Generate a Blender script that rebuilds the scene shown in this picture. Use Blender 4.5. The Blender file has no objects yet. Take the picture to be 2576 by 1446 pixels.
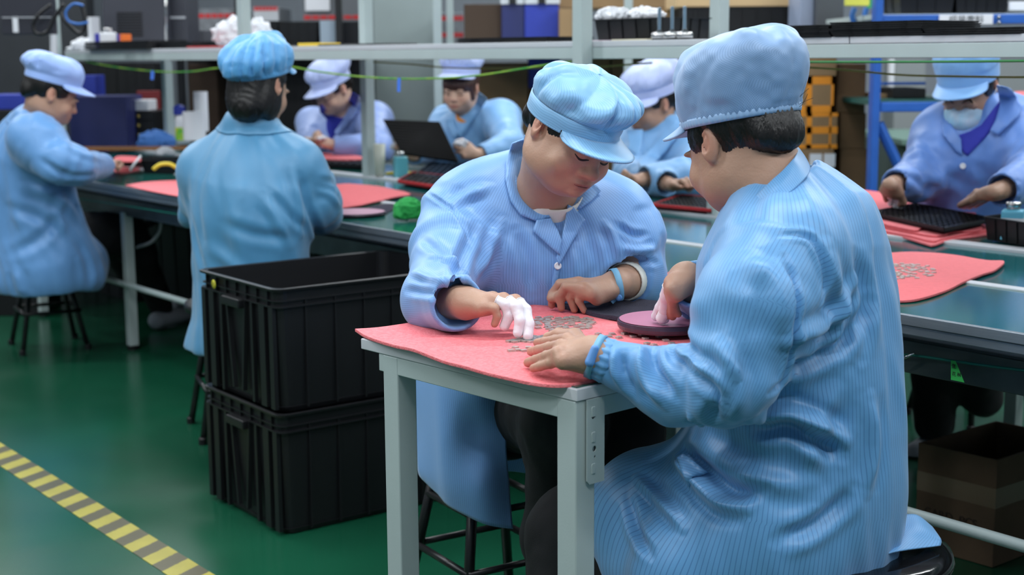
import bpy, math, random
import numpy as np
from mathutils import Vector, Matrix, geometry
from mathutils.bvhtree import BVHTree
rnd = random.Random(7)
C = bpy.context.scene.collection
F = 3578.0
CAM = Vector((0, 0, 1.25))
RC = Matrix.Rotation(math.radians(90) - math.atan(585 / F), 3, 'X') @ Matrix.Rotation(math.radians(-0.4), 3, 'Z')

# ------------------------------------------------------------ measuring the photograph
def ray(x, y):
    return RC @ Vector(((x - 1288) / F, -(y - 723) / F, -1))
def PD(x, y, Y):            # the point seen at pixel x, y that lies Y metres ahead
    d = ray(x, y); return CAM + d * (Y / d.y)
def PZ(x, y, z):            # the point seen at pixel x, y at height z
    d = ray(x, y); return CAM + d * ((z - CAM.z) / d.z)
def px(p):
    q = RC.transposed() @ (Vector(p) - CAM)
    return (1288 + F * q.x / -q.z, 723 - F * q.y / -q.z)

def lin(c):
    c = c / 255.0
    return c / 12.92 if c <= 0.04045 else ((c + 0.055) / 1.055) ** 2.4
def rgb(r, g, b): return (lin(r), lin(g), lin(b), 1)

# ------------------------------------------------------------ materials
MATS = {}
def mat(name, col, rough=0.5, metal=0.0, noise=0.0, nscale=40, bump=0.0, bscale=200, spec=None, coat=0.0,
        sheen=0.0, alpha=1.0, trans=0.0, emit=None, col2=None, stretch=None):
    if name in MATS: return MATS[name]
    m = bpy.data.materials.new(name); m.use_nodes = True
    nt = m.node_tree; b = nt.nodes['Principled BSDF']
    b.inputs['Base Color'].default_value = col
    b.inputs['Roughness'].default_value = rough
    b.inputs['Metallic'].default_value = metal
    if spec is not None: b.inputs['Specular IOR Level'].default_value = spec
    b.inputs['Coat Weight'].default_value = coat
    b.inputs['Sheen Weight'].default_value = sheen
    b.inputs['Alpha'].default_value = alpha
    b.inputs['Transmission Weight'].default_value = trans
    if emit:
        b.inputs['Emission Color'].default_value = emit[0]; b.inputs['Emission Strength'].default_value = emit[1]
    tc = nt.nodes.new('ShaderNodeTexCoord')
    vec = tc.outputs['Object']
    if stretch:
        mp = nt.nodes.new('ShaderNodeMapping'); mp.inputs['Scale'].default_value = stretch
        nt.links.new(vec, mp.inputs[0]); vec = mp.outputs[0]
    if noise > 0 or col2:
        n = nt.nodes.new('ShaderNodeTexNoise'); n.inputs['Scale'].default_value = nscale; n.inputs['Detail'].default_value = 5
        nt.links.new(vec, n.inputs['Vector'])
        mx = nt.nodes.new('ShaderNodeMix'); mx.data_type = 'RGBA'
        c2 = col2 or tuple(c * (1 - noise) for c in col[:3]) + (1,)
        mx.inputs[6].default_value = col; mx.inputs[7].default_value = c2
        rp = nt.nodes.new('ShaderNodeMapRange'); rp.inputs[1].default_value = .35; rp.inputs[2].default_value = .65
        nt.links.new(n.outputs[0], rp.inputs[0]); nt.links.new(rp.outputs[0], mx.inputs[0])
        nt.links.new(mx.outputs[2], b.inputs['Base Color'])
    if bump > 0:
        n2 = nt.nodes.new('ShaderNodeTexNoise'); n2.inputs['Scale'].default_value = bscale; n2.inputs['Detail'].default_value = 4
        nt.links.new(vec, n2.inputs['Vector'])
        bp = nt.nodes.new('ShaderNodeBump'); bp.inputs['Strength'].default_value = bump; bp.inputs['Distance'].default_value = .01
        nt.links.new(n2.outputs[0], bp.inputs['Height']); nt.links.new(bp.outputs[0], b.inputs['Normal'])
    MATS[name] = m
    return m

def math_node(nt, op, a, b=None, c=None):
    n = nt.nodes.new('ShaderNodeMath'); n.operation = op
    for i, v in enumerate((a, b, c)):
        if v is None: continue
        if isinstance(v, (int, float)): n.inputs[i].default_value = v
        else: nt.links.new(v, n.inputs[i])
    return n.outputs[0]

def fabric(name, col, line, spacing=0.0062, width=0.11, strength=0.75, rough=0.42, mesh=False, col2=None):
    """polyester coat cloth: pinstripes follow the attribute 'st' (metres round the garment)"""
    if name in MATS: return MATS[name]
    m = mat(name, col, rough, sheen=0.25, bump=.06, bscale=900, col2=col2, nscale=5)
    nt = m.node_tree; b = nt.nodes['Principled BSDF']
    base = b.inputs['Base Color'].links[0].from_socket if b.inputs['Base Color'].links else None
    at = nt.nodes.new('ShaderNodeAttribute'); at.attribute_name = 'st'
    f = math_node(nt, 'FRACT', math_node(nt, 'DIVIDE', at.outputs['Fac'], spacing))
    d = math_node(nt, 'ABSOLUTE', math_node(nt, 'SUBTRACT', f, 0.5))
    k = math_node(nt, 'MULTIPLY', math_node(nt, 'SUBTRACT', 1.0, math_node(nt, 'SMOOTH_MIN', math_node(nt, 'DIVIDE', d, width), 1.0, .2)), strength)
    k = math_node(nt, 'MAXIMUM', k, 0.0)
    mx = nt.nodes.new('ShaderNodeMix'); mx.data_type = 'RGBA'
    nt.links.new(k, mx.inputs[0])
    if base: nt.links.new(base, mx.inputs[6])
    else: mx.inputs[6].default_value = col
    mx.inputs[7].default_value = line
    nt.links.new(mx.outputs[2], b.inputs['Base Color'])
    if mesh:        # fine open net: dark holes in a square grid
        a2 = nt.nodes.new('ShaderNodeAttribute'); a2.attribute_name = 'sv'
        g1 = math_node(nt, 'SINE', math_node(nt, 'MULTIPLY', at.outputs['Fac'], 6.2832 / 0.0034))
        g2 = math_node(nt, 'SINE', math_node(nt, 'MULTIPLY', a2.outputs['Fac'], 6.2832 / 0.0034))
        g = math_node(nt, 'MULTIPLY', g1, g2)
        mr = nt.nodes.new('ShaderNodeMapRange'); mr.inputs[1].default_value = .05; mr.inputs[2].default_value = .6; mr.inputs[4].default_value = .5
        nt.links.new(g, mr.inputs[0])
        nt.links.new(mr.outputs[0], mx.inputs[0])
    return m

# ------------------------------------------------------------ objects
def mesh_obj(name, V, Fc, m=None, parent=None, smooth=True, attrs=None, mats=None, fmat=None):
    me = bpy.data.meshes.new(name)
    if isinstance(V, np.ndarray):
        Fc = np.asarray(Fc)
        me.vertices.add(len(V)); me.vertices.foreach_set('co', V.astype(np.float32).ravel())
        n = Fc.shape[1]
        me.loops.add(Fc.size); me.loops.foreach_set('vertex_index', Fc.astype(np.int32).ravel())
        me.polygons.add(len(Fc)); me.polygons.foreach_set('loop_start', np.arange(0, Fc.size, n, dtype=np.int32))
        me.update(calc_edges=True)
    else:
        me.from_pydata([tuple(v) for v in V], [], Fc)
    me.validate()
    if smooth: me.polygons.foreach_set('use_smooth', [True] * len(me.polygons))
    for k, a in (attrs or {}).items():
        at = me.attributes.new(k, 'FLOAT', 'POINT'); at.data.foreach_set('value', np.asarray(a, np.float32))
    if mats:
        for x in mats: me.materials.append(x)
        if fmat is not None: me.polygons.foreach_set('material_index', fmat)
    elif m: me.materials.append(m)
    o = bpy.data.objects.new(name, me); C.objects.link(o)
    if parent: o.parent = parent
    return o

def tag(o, label=None, cat=None, group=None, kind=None):
    if label: o['label'] = label
    if cat: o['category'] = cat
    if group: o['group'] = group
    if kind: o['kind'] = kind
    return o
def empty(name, loc=(0, 0, 0), rz=0, label=None, cat=None, group=None):
    o = bpy.data.objects.new(name, None); C.objects.link(o); o.location = loc; o.rotation_euler = (0, 0, rz)
    o.empty_display_size = .05
    return tag(o, label, cat, group)
def copy_tree(o, parent=None):
    c = o.copy(); C.objects.link(c); c.parent = parent
    for ch in list(o.children): copy_tree(ch, c)
    return c

class MB:
    """collects simple solids into one mesh"""
    def __init__(s): s.v = []; s.f = []
    def add(s, V, Fc):
        n = len(s.v); s.v += [Vector(v) for v in V]; s.f += [tuple(i + n for i in f) for f in Fc]; return s
    def box(s, lo, hi, M=None):
        x0, y0, z0 = lo; x1, y1, z1 = hi
        V = [Vector(p) for p in ((x0, y0, z0), (x1, y0, z0), (x1, y1, z0), (x0, y1, z0), (x0, y0, z1), (x1, y0, z1), (x1, y1, z1), (x0, y1, z1))]
        if M is not None: V = [M @ v for v in V]
        return s.add(V, [(3, 2, 1, 0), (4, 5, 6, 7), (0, 1, 5, 4), (1, 2, 6, 5), (2, 3, 7, 6), (3, 0, 4, 7)])
    def loft(s, rings, cap=True, closed=True):
        n = len(rings[0]); base = len(s.v)
        V = [p for r in rings for p in r]; Fc = []
        m = n if closed else n - 1
        for i in range(len(rings) - 1):
            for j in range(m):
                a = i * n + j; b = i * n + (j + 1) % n
                Fc.append((a, b, b + n, a + n))
        if cap:
            Fc.append(tuple(range(n - 1, -1, -1))); Fc.append(tuple(range((len(rings) - 1) * n, len(rings) * n)))
        return s.add(V, Fc)
    def lathe(s, prof, c=(0, 0, 0), n=32, M=None):
        c = Vector(c)
        rings = [[(M @ Vector((r * math.cos(6.28318 * j / n), r * math.sin(6.28318 * j / n), z)) if M is not None else Vector((r * math.cos(6.28318 * j / n), r * math.sin(6.28318 * j / n), z))) + c for j in range(n)] for r, z in prof]
        return s.loft(rings)
    def tube(s, pts, r, n=10, cap=True):
        pts = [Vector(p) for p in pts]; rs = r if isinstance(r, (list, tuple)) else [r] * len(pts)
        rings = []; up = None
        for i, p in enumerate(pts):
            d = (pts[min(i + 1, len(pts) - 1)] - pts[max(i - 1, 0)]).normalized()
            if up is None: up = d.orthogonal().normalized()
            u = (up - d * up.dot(d)).normalized(); up = u; w = d.cross(u)
            rings.append([p + (u * math.cos(6.28318 * j / n) + w * math.sin(6.28318 * j / n)) * rs[i] for j in range(n)])
        return s.loft(rings, cap)
    def obj(s, name, m, parent=None, bevel=0, smooth=False, seg=2, **kw):
        o = mesh_obj(name, s.v, s.f, m, parent, smooth, **kw)
        if bevel:
            b = o.modifiers.new('bevel', 'BEVEL'); b.width = bevel; b.segments = seg; b.limit_method = 'ANGLE'; b.angle_limit = math.radians(40)
            o.data.polygons.foreach_set('use_smooth', [True] * len(o.data.polygons))
            w = o.modifiers.new('wn', 'WEIGHTED_NORMAL'); w.keep_sharp = False
        return o

def frame(o, xdir, z=(0, 0, 1)):      # 4x4 with local x along xdir
    x = Vector(xdir).normalized(); z = Vector(z).normalized(); y = z.cross(x).normalized(); z = x.cross(y)
    M = Matrix((x, y, z)).transposed().to_4x4(); M.translation = Vector(o); return M

def smooth_path(pts, n=8):
    P = [Vector(p) for p in pts]; out = []
    for i in range(len(P) - 1):
        p0 = P[max(i - 1, 0)]; p1 = P[i]; p2 = P[i + 1]; p3 = P[min(i + 2, len(P) - 1)]
        for k in range(n):
            t = k / n
            out.append(.5 * ((2 * p1) + (p2 - p0) * t + (2 * p0 - 5 * p1 + 4 * p2 - p3) * t * t + (3 * p1 - p0 - 3 * p2 + p3) * t ** 3))
    out.append(P[-1]); return out

def text_mesh(name, body, size, M, m, parent, depth=.0006, align='CENTER'):
    cu = bpy.data.curves.new(name, 'FONT'); cu.body = body; cu.size = size; cu.extrude = depth
    cu.align_x = align; cu.align_y = 'CENTER'
    t = bpy.data.objects.new(name, cu); C.objects.link(t)
    dg = bpy.context.evaluated_depsgraph_get(); dg.update()
    me = bpy.data.meshes.new_from_object(t.evaluated_get(dg))
    bpy.data.objects.remove(t)
    me.transform(M); me.materials.clear(); me.materials.append(m)
    o = bpy.data.objects.new(name, me); C.objects.link(o)
    if parent: o.parent = parent
    return o

# ------------------------------------------------------------ numpy noise
_tab = np.random.RandomState(3).rand(32, 32, 32).astype(np.float32) * 2 - 1
def vnoise(p):
    i = np.floor(p).astype(int); f = (p - i); u = f * f * (3 - 2 * f); i = i % 32; j = (i + 1) % 32
    r = 0
    for a in (0, 1):
        for b in (0, 1):
            for c in (0, 1):
                w = (u[:, 0] if a else 1 - u[:, 0]) * (u[:, 1] if b else 1 - u[:, 1]) * (u[:, 2] if c else 1 - u[:, 2])
                r = r + w * _tab[(j if a else i)[:, 0], (j if b else i)[:, 1], (j if c else i)[:, 2]]
    return r

# ------------------------------------------------------------ signed distance modelling
class Sdf:
    def __init__(s): s.p = []
    def cap(s, a, b, ra, rb=None, k=.02, flat=None, fs=1.0, sub=False):
        a = np.array(a, np.float32); b = np.array(b, np.float32); rb = ra if rb is None else rb
        fl = None if flat is None else np.array(Vector(flat).normalized(), np.float32)
        def d(p):
            ba = b - a; q = p - a; t = np.clip(q @ ba / max(ba @ ba, 1e-9), 0, 1)
            q = q - t[:, None] * ba
            if fl is not None:
                q = q + fl[None] * ((q @ fl) * (1 / fs - 1))[:, None]
            L = np.sqrt((q * q).sum(1)) - (ra + (rb - ra) * t)
            return L * min(1, fs)
        s.p.append((d, k, sub)); return s
    def chain(s, pts, rs, k=.02, **kw):
        for i in range(len(pts) - 1): s.cap(pts[i], pts[i + 1], rs[i], rs[i + 1], k if i else kw.get('k0', k), **{a: b for a, b in kw.items() if a != 'k0'})
        return s
    def ell(s, c, r, R=None, k=.02, sub=False):
        c = np.array(c, np.float32); r = np.array(r, np.float32); R = np.eye(3, dtype=np.float32) if R is None else np.array(R, np.float32)
        def d(p):
            q = (p - c) @ R
            k0 = np.sqrt(((q / r) ** 2).sum(1)); k1 = np.sqrt(((q / (r * r)) ** 2).sum(1)) + 1e-9
            return k0 * (k0 - 1) / k1
        s.p.append((d, k, sub)); return s
    def plane(s, c, n, k=.01):       # removes what lies on the side n points to
        c = np.array(c, np.float32); n = np.array(Vector(n).normalized(), np.float32)
        s.p.append((lambda p: -((p - c) @ n), k, True)); return s
    def cut(s, c, n, R, k=.004):     # local cut: the half ball beyond c
        c = np.array(c, np.float32); n = np.array(Vector(n).normalized(), np.float32)
        s.p.append((lambda p: np.maximum(-((p - c) @ n), np.sqrt(((p - c) ** 2).sum(1)) - R), k, True)); return s
    def mesh(s, res, pad=.02, smooth=1):
        """blockwise evaluation, then surface nets"""
        B = 12
        lo = np.array(s.lo, float) - pad; hi = np.array(s.hi, float) + pad
        nb = np.ceil((hi - lo) / (res * B)).astype(int); n = nb * B
        g = np.stack(np.meshgrid(*[np.arange(k) for k in nb], indexing='ij'), -1).reshape(-1, 3)
        cen = (lo + (g + .5) * B * res).astype(np.float32)
        hd = B * res * .87
        D = None; ds = []
        for (d, k, sub) in s.p:
            v = d(cen); ds.append(v)
            D = s.comb(D, v, k, sub)
        ds = np.array(ds)
        val = np.empty(n, np.float32)
        sgn = np.where(D < 0, -1, 1).reshape(nb)
        val[:] = np.repeat(np.repeat(np.repeat(sgn, B, 0), B, 1), B, 2)
        act = np.nonzero(np.abs(D) < hd * 1.5 + .01)[0]
        off = np.stack(np.meshgrid(*[np.arange(B)] * 3, indexing='ij'), -1).reshape(-1, 3)
        for b in act:
            o3 = g[b] * B
            p = (lo + (o3 + off) * res).astype(np.float32)
            A = None; lim = abs(D[b]) + 2.2 * hd
            for i, (d, k, sub) in enumerate(s.p):
                if ds[i, b] > lim + k: continue
                A = s.comb(A, d(p), k, sub)
            if A is None: A = np.ones(len(p), np.float32)
            val[o3[0]:o3[0] + B, o3[1]:o3[1] + B, o3[2]:o3[2] + B] = A.reshape(B, B, B)
        val[0] = val[-1] = 1; val[:, 0] = val[:, -1] = 1; val[:, :, 0] = val[:, :, -1] = 1
        V, Q = surface_nets(val, lo, res)
        for _ in range(smooth): V = relax(V, Q, .5)
        return V, Q
    @staticmethod
    def comb(D, v, k, sub):
        if D is None: return v if not sub else np.ones_like(v)
        if sub:
            h = np.clip(k - np.abs(D + v), 0, None) / k
            return np.maximum(D, -v) + h * h * k * .25
        h = np.clip(k - np.abs(D - v), 0, None) / k
        return np.minimum(D, v) - h * h * k * .25

def surface_nets(val, lo, res):
    ins = val < 0
    c8 = [(a, b, c) for a in (0, 1) for b in (0, 1) for c in (0, 1)]
    sl = lambda A, o: A[o[0]:A.shape[0] - 1 + o[0], o[1]:A.shape[1] - 1 + o[1], o[2]:A.shape[2] - 1 + o[2]]
    anyi = np.zeros(tuple(x - 1 for x in val.shape), bool); alli = np.ones_like(anyi)
    for o in c8: anyi |= sl(ins, o); alli &= sl(ins, o)
    I = np.argwhere(anyi & ~alli)
    cv = np.stack([val[I[:, 0] + o[0], I[:, 1] + o[1], I[:, 2] + o[2]] for o in c8], 1)
    c8a = np.array(c8, float); acc = np.zeros((len(I), 3)); cnt = np.zeros(len(I))
    for i in range(8):
        for j in range(i + 1, 8):
            if np.abs(c8a[i] - c8a[j]).sum() == 1:
                a = cv[:, i]; b = cv[:, j]; m = (a < 0) != (b < 0)
                t = np.where(m, a / np.where(m, a - b, 1), 0)
                acc += (c8a[i] + t[:, None] * (c8a[j] - c8a[i])) * m[:, None]; cnt += m
    V = lo + (I + acc / cnt[:, None]) * res
    idx = np.full(anyi.shape, -1, np.int32); idx[I[:, 0], I[:, 1], I[:, 2]] = np.arange(len(I))
    Q = []
    for ax in range(3):
        o1 = [0, 0, 0]; o1[ax] = 1
        A = ins[:-1, :-1, :-1] if 0 else None
        s0 = [slice(1, -1)] * 3; s0[ax] = slice(0, -1); s1 = [slice(1, -1)] * 3; s1[ax] = slice(1, None)
        a = ins[tuple(s0)]; b = ins[tuple(s1)]
        E = np.argwhere(a != b); fl = a[tuple(E.T)]
        P = E + 1; P[:, ax] -= 1
        u, w = [(1, 2), (2, 0), (0, 1)][ax]
        def at(du, dw):
            q = P.copy(); q[:, u] -= du; q[:, w] -= dw; return idx[tuple(q.T)]
        q = np.stack([at(1, 1), at(0, 1), at(0, 0), at(1, 0)], 1)
        q = np.where(fl[:, None], q, q[:, ::-1])
        Q.append(q)
    Q = np.concatenate(Q); Q = Q[(Q >= 0).all(1)]
    return V, Q

def relax(V, Q, f):
    acc = np.zeros_like(V); cnt = np.zeros(len(V))
    for a, b in ((0, 1), (1, 2), (2, 3), (3, 0)):
        for x in range(3):
            acc[:, x] += np.bincount(Q[:, a], V[Q[:, b], x], len(V)) + np.bincount(Q[:, b], V[Q[:, a], x], len(V))
        cnt += np.bincount(Q[:, a], minlength=len(V)) + np.bincount(Q[:, b], minlength=len(V))
    return V + f * (acc / np.maximum(cnt, 1)[:, None] - V)

def normals(V, Q):
    n = np.cross(V[Q[:, 2]] - V[Q[:, 0]], V[Q[:, 3]] - V[Q[:, 1]]); N = np.zeros_like(V)
    for a in range(4):
        for x in range(3): N[:, x] += np.bincount(Q[:, a], n[:, x], len(V))
    return N / (np.linalg.norm(N, axis=1)[:, None] + 1e-12)

def seg_dist(V, P):
    """distance to a polyline and the arc length of the nearest point"""
    best = np.full(len(V), 1e9); tt = np.zeros(len(V)); L = 0
    for i in range(len(P) - 1):
        a = P[i]; ba = P[i + 1] - a; l = np.linalg.norm(ba)
        t = np.clip((V - a) @ ba / max(l * l, 1e-9), 0, 1); d = np.linalg.norm(V - a - t[:, None] * ba, axis=1)
        m = d < best; best[m] = d[m]; tt[m] = (L + t * l)[m]; L += l
    return best, tt, L

def cast(bvh, x, y):
    h = bvh.ray_cast(CAM, ray(x, y).normalized())
    return h[0], h[1]

def folds(V, Q, lst):
    """press folds into a mesh along strokes read off the photograph: (pixels, half width m, height m; negative = crease)"""
    bvh = BVHTree.FromPolygons([tuple(v) for v in V], [tuple(int(i) for i in q) for q in Q])
    N = normals(V, Q); out = V.copy()
    for pts, w, h in lst:
        P = []
        for q in smooth_path([(a, b, 0) for a, b in pts], 4):
            c, nn = cast(bvh, q.x, q.y)
            if c is not None and (not P or (Vector(c) - Vector(P[-1])).length < .12): P.append(np.array(c))
        if len(P) < 2: continue
        d, t, L = seg_dist(V, P)
        e = np.clip(np.minimum(t, L - t) / (L * .25 + 1e-6), 0, 1) ** .7
        prof = np.exp(-(d / w) ** 2) - .45 * np.exp(-((d - 1.9 * w) / w) ** 2)
        out += N * (prof * h * np.where(d < 1.5 * w, np.maximum(e, .25), e))[:, None]
    return out
# ============================================================ people
def skin_mat(name, base, lip, blush):
    if name in MATS: return MATS[name]
    m = mat(name, base, .48, bump=.08, bscale=260)
    nt = m.node_tree; b = nt.nodes['Principled BSDF']
    b.inputs['Subsurface Weight'].default_value = .12; b.inputs['Subsurface Radius'].default_value = (.012, .005, .003); b.inputs['Subsurface Scale'].default_value = .6
    prev = None
    for an, c in (('blush', blush), ('lip', lip)):
        a = nt.nodes.new('ShaderNodeAttribute'); a.attribute_name = an
        mx = nt.nodes.new('ShaderNodeMix'); mx.data_type = 'RGBA'; nt.links.new(a.outputs['Fac'], mx.inputs[0])
        if prev: nt.links.new(prev, mx.inputs[6])
        else: mx.inputs[6].default_value = base
        mx.inputs[7].default_value = c; prev = mx.outputs[2]
    nt.links.new(prev, b.inputs['Base Color'])
    return m
SKIN = skin_mat('skin', rgb(178, 140, 118), rgb(150, 90, 82), rgb(186, 122, 104))
SKIN2 = skin_mat('skin_light', rgb(206, 168, 146), rgb(180, 100, 94), rgb(212, 142, 124))
HAIR = mat('black_hair', rgb(20, 17, 18), .38, noise=.5, nscale=30, bump=.25, bscale=60, stretch=(6, 6, 1))
HAIRB = mat('brown_hair', rgb(72, 42, 36), .45, noise=.5, nscale=30, bump=.25, bscale=60, stretch=(6, 6, 1))
BLACKCLOTH = mat('black_cloth', rgb(17, 18, 22), .85, bump=.1, bscale=400)
COT = mat('white_latex', rgb(226, 226, 232), .42, bump=.1, bscale=120)
WHITEKNIT = mat('white_knit', rgb(226, 226, 218), .8, bump=.2, bscale=600)
LASH = mat('dark_lash', rgb(40, 26, 24), .6)
LINE = rgb(45, 95, 150)
COATS = {
    'front': fabric('blue_striped_cloth', rgb(98, 158, 210), rgb(36, 84, 142), spacing=.0043),
    'mid': fabric('light_blue_striped_cloth', rgb(118, 167, 224), rgb(52, 94, 160), spacing=.0040),
    'teal': fabric('teal_blue_cloth', rgb(74, 138, 180), rgb(80, 135, 185), strength=.25),
    'left': fabric('pale_blue_cloth', rgb(98, 150, 206), rgb(90, 140, 200), strength=.2),
    'lilac': fabric('lilac_blue_cloth', rgb(146, 172, 230), rgb(130, 150, 215), strength=.2),
    'sky': fabric('sky_blue_cloth', rgb(124, 176, 226), rgb(110, 160, 215), strength=.2),
    'deep': fabric('cornflower_cloth', rgb(98, 140, 212), rgb(90, 125, 200), strength=.2),
}
CAPS = {
    'net': fabric('blue_net_cloth', rgb(138, 172, 214), rgb(72, 112, 162), mesh=True),
    'plain': fabric('blue_cap_cloth', rgb(150, 185, 225), rgb(150, 185, 225), strength=.0),
    'pin': fabric('pinstriped_cap_cloth', rgb(126, 180, 222), rgb(70, 122, 172), spacing=.0048),
    'teal': fabric('bright_blue_cap_cloth', rgb(86, 158, 214), rgb(80, 135, 185), strength=.1),
    'lilac': fabric('lilac_cap_cloth', rgb(188, 202, 246), rgb(150, 160, 220), strength=.2),
    'left': fabric('periwinkle_cap_cloth', rgb(150, 180, 238), rgb(130, 150, 215), strength=.1),
    'deep': fabric('cornflower_cap_cloth', rgb(128, 176, 228), rgb(90, 125, 200), strength=.1),
}

def settle(e):        # the parts were measured in room coordinates
    for ch in e.children: ch.matrix_parent_inverse = Matrix.Translation(-e.location)

def axes(f, u):
    f = Vector(f).normalized(); x = f.cross(Vector(u)).normalized(); u = x.cross(f)
    return Matrix((x, f, u)).transposed()       # columns: right, forward, up

def head_prims(S, H, c, s=1.0, neck=None, jaw=1.0, eyes=True, nose=1.0):
    W = lambda x, y, z: c + H @ Vector((x * s, y * s, z * s))
    Hn = np.array(H, np.float32)
    E = lambda p, r, k, sub=False, R=None: S.ell(W(*p), [q * s for q in r], Hn if R is None else np.array(H @ R, np.float32), k, sub)
    E((0, -.014, .03), (.073, .093, .084), .01)
    E((0, .03, -.02), (.062 * jaw ** .3, .066, .085), .03)
    E((0, .050, -.074), (.036 * jaw, .034, .027), .035)
    for q in (1, -1):
        E((q * .043 * jaw, .012, -.058), (.022, .04, .03), .03)
        E((q * .037, .064, -.034), (.026 * jaw, .022, .027), .018)
    if eyes:
        for q in (1, -1):
            E((q * .030, .103, .002), (.019, .017, .0105), .012, True)
            E((q * .030, .0765, -.001), (.0165, .0145, .0125), .004)
            E((q * .030, .090, .014), (.020, .010, .0055), .010)
    S.cap(W(0, .083, .012), W(0, .103, -.026), .0065 * s, .0088 * s, .012)
    E((0, .1045, -.030), (.0120 * nose, .0100 * nose, .0090 * nose), .008)
    for q in (1, -1):
        E((q * .0120 * nose, .095, -.033), (.0078 * nose, .010, .0072 * nose), .006)
        E((q * .006, .1035, -.0405), (.0032, .004, .003), .003, True)
    E((0, .082, -.058), (.028, .016, .018), .014)
    E((0, .0965, -.0555), (.0215, .0075, .0046), .004)
    E((0, .0945, -.0655), (.0175, .0075, .0052), .004)
    E((0, .104, -.0605), (.024, .006, .0012), .002, True)
    E((0, .086, -.080), (.016, .012, .010), .012)
    for q in (1, -1):
        Re = Matrix.Rotation(math.radians(-q * 22), 3, 'Z') @ Matrix.Rotation(math.radians(12), 3, 'X')
        E((q * .078, -.010, -.002), (.0070, .0165, .0275), .006, False, Re)
        E((q * .0845, -.006, .004), (.0080, .0095, .0165), .003, True, Re)
        E((q * .0795, -.008, .002), (.0035, .006, .013), .003, False, Re)
        E((q * .075, -.003, -.023), (.006, .009, .009), .005)
    if neck is not None:
        n0 = W(0, -.025, -.045)
        S.cap(n0, neck, .054 * s, .060 * s, .03)

def finger(S, K, T, n, L, r0, r1, k=.0025):
    K = Vector(K); T = Vector(T); d = T - K; c = d.length; h = math.sqrt(max(L * L - c * c, 0)) * .46
    n = (n - d * (n.dot(d) / max(c * c, 1e-9))).normalized()
    P = [K, K + d * .40 + n * h, K + d * .76 + n * h * .8, T]
    rr = [r0, r0 * .96, r0 * .86, r1]
    S.chain(P, rr, k, k0=.006)
    S.ell(P[1], (rr[1] * 1.03,) * 3, None, .002)
    return P, rr

def hand(S, wrist, knuckles, tips, thumb, n, r=.0092, wr=.026, L=(.080, .088, .082, .066), palm=.0118):
    """wrist, four knuckles index..little, four fingertips, thumb = (root, joint, tip), n = back-of-hand direction"""
    n = Vector(n).normalized(); w = Vector(wrist); out = []
    Kc = sum((Vector(q) for q in knuckles), Vector()) / 4
    S.cap(w, w + (Kc - w) * .45, wr, wr * .9, .02, flat=n, fs=.7)
    for i, K in enumerate(knuckles):
        K = Vector(K); S.cap(w + (K - w) * .2 - n * .004, K - n * .004, palm * 1.15, palm, .014)
    S.ell(w + (Kc - w) * .55 - n * .010, (.030, .032, .014), np.array(axes(Kc - w, n), np.float32), .015)
    for i in range(4):
        q = .88 if i == 3 else 1
        out.append(finger(S, knuckles[i], tips[i], n, L[i], r * q, r * .80 * q))
    a, b, c = [Vector(q) for q in thumb]
    S.cap(w + (a - w) * .2, a, .014, .0135, .014); S.chain([a, b, c], [.0128, .0105, .0088], .006)
    out.append(([a, b, c], [.0128, .0105, .0088]))
    return out

def cots(person, fingers, which, res=.0013, start=.35):
    for i in which:
        P, rr = fingers[i]
        S = Sdf()
        if len(P) == 4:
            a = P[0] + (P[1] - P[0]) * start
            pts = [a, P[1], P[2], P[3]]; r2 = [rr[0] + .0016, rr[1] + .0018, rr[2] + .0015, rr[3] + .0013]
        else:
            pts = P[1:]; r2 = [x + .0015 for x in rr[1:]]
        S.chain([tuple(p) for p in pts], r2, .004)
        d0 = (pts[1] - pts[0]).normalized()
        S.cut(pts[0] - d0 * .001, -d0, .016, .001)
        A = np.array([tuple(p) for p in pts]); S.lo = A.min(0) - .014; S.hi = A.max(0) + .014
        V, Q = S.mesh(res, .004, 1)
        N = normals(V, Q); V = V + N * (vnoise(V / .006) * .0004)[:, None]
        o = mesh_obj('finger_cot', V, Q, COT, person)
        if len(P) == 4:      # rolled rim
            u = d0.orthogonal().normalized(); w = d0.cross(u); rr0 = r2[0] + .0003
            ring = [pts[0] + (u * math.cos(t * .5236) + w * math.sin(t * .5236)) * rr0 for t in range(13)]
            MB().tube(ring, .0010, 6, False).obj('rolled_rim', COT, o, smooth=True)

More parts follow.
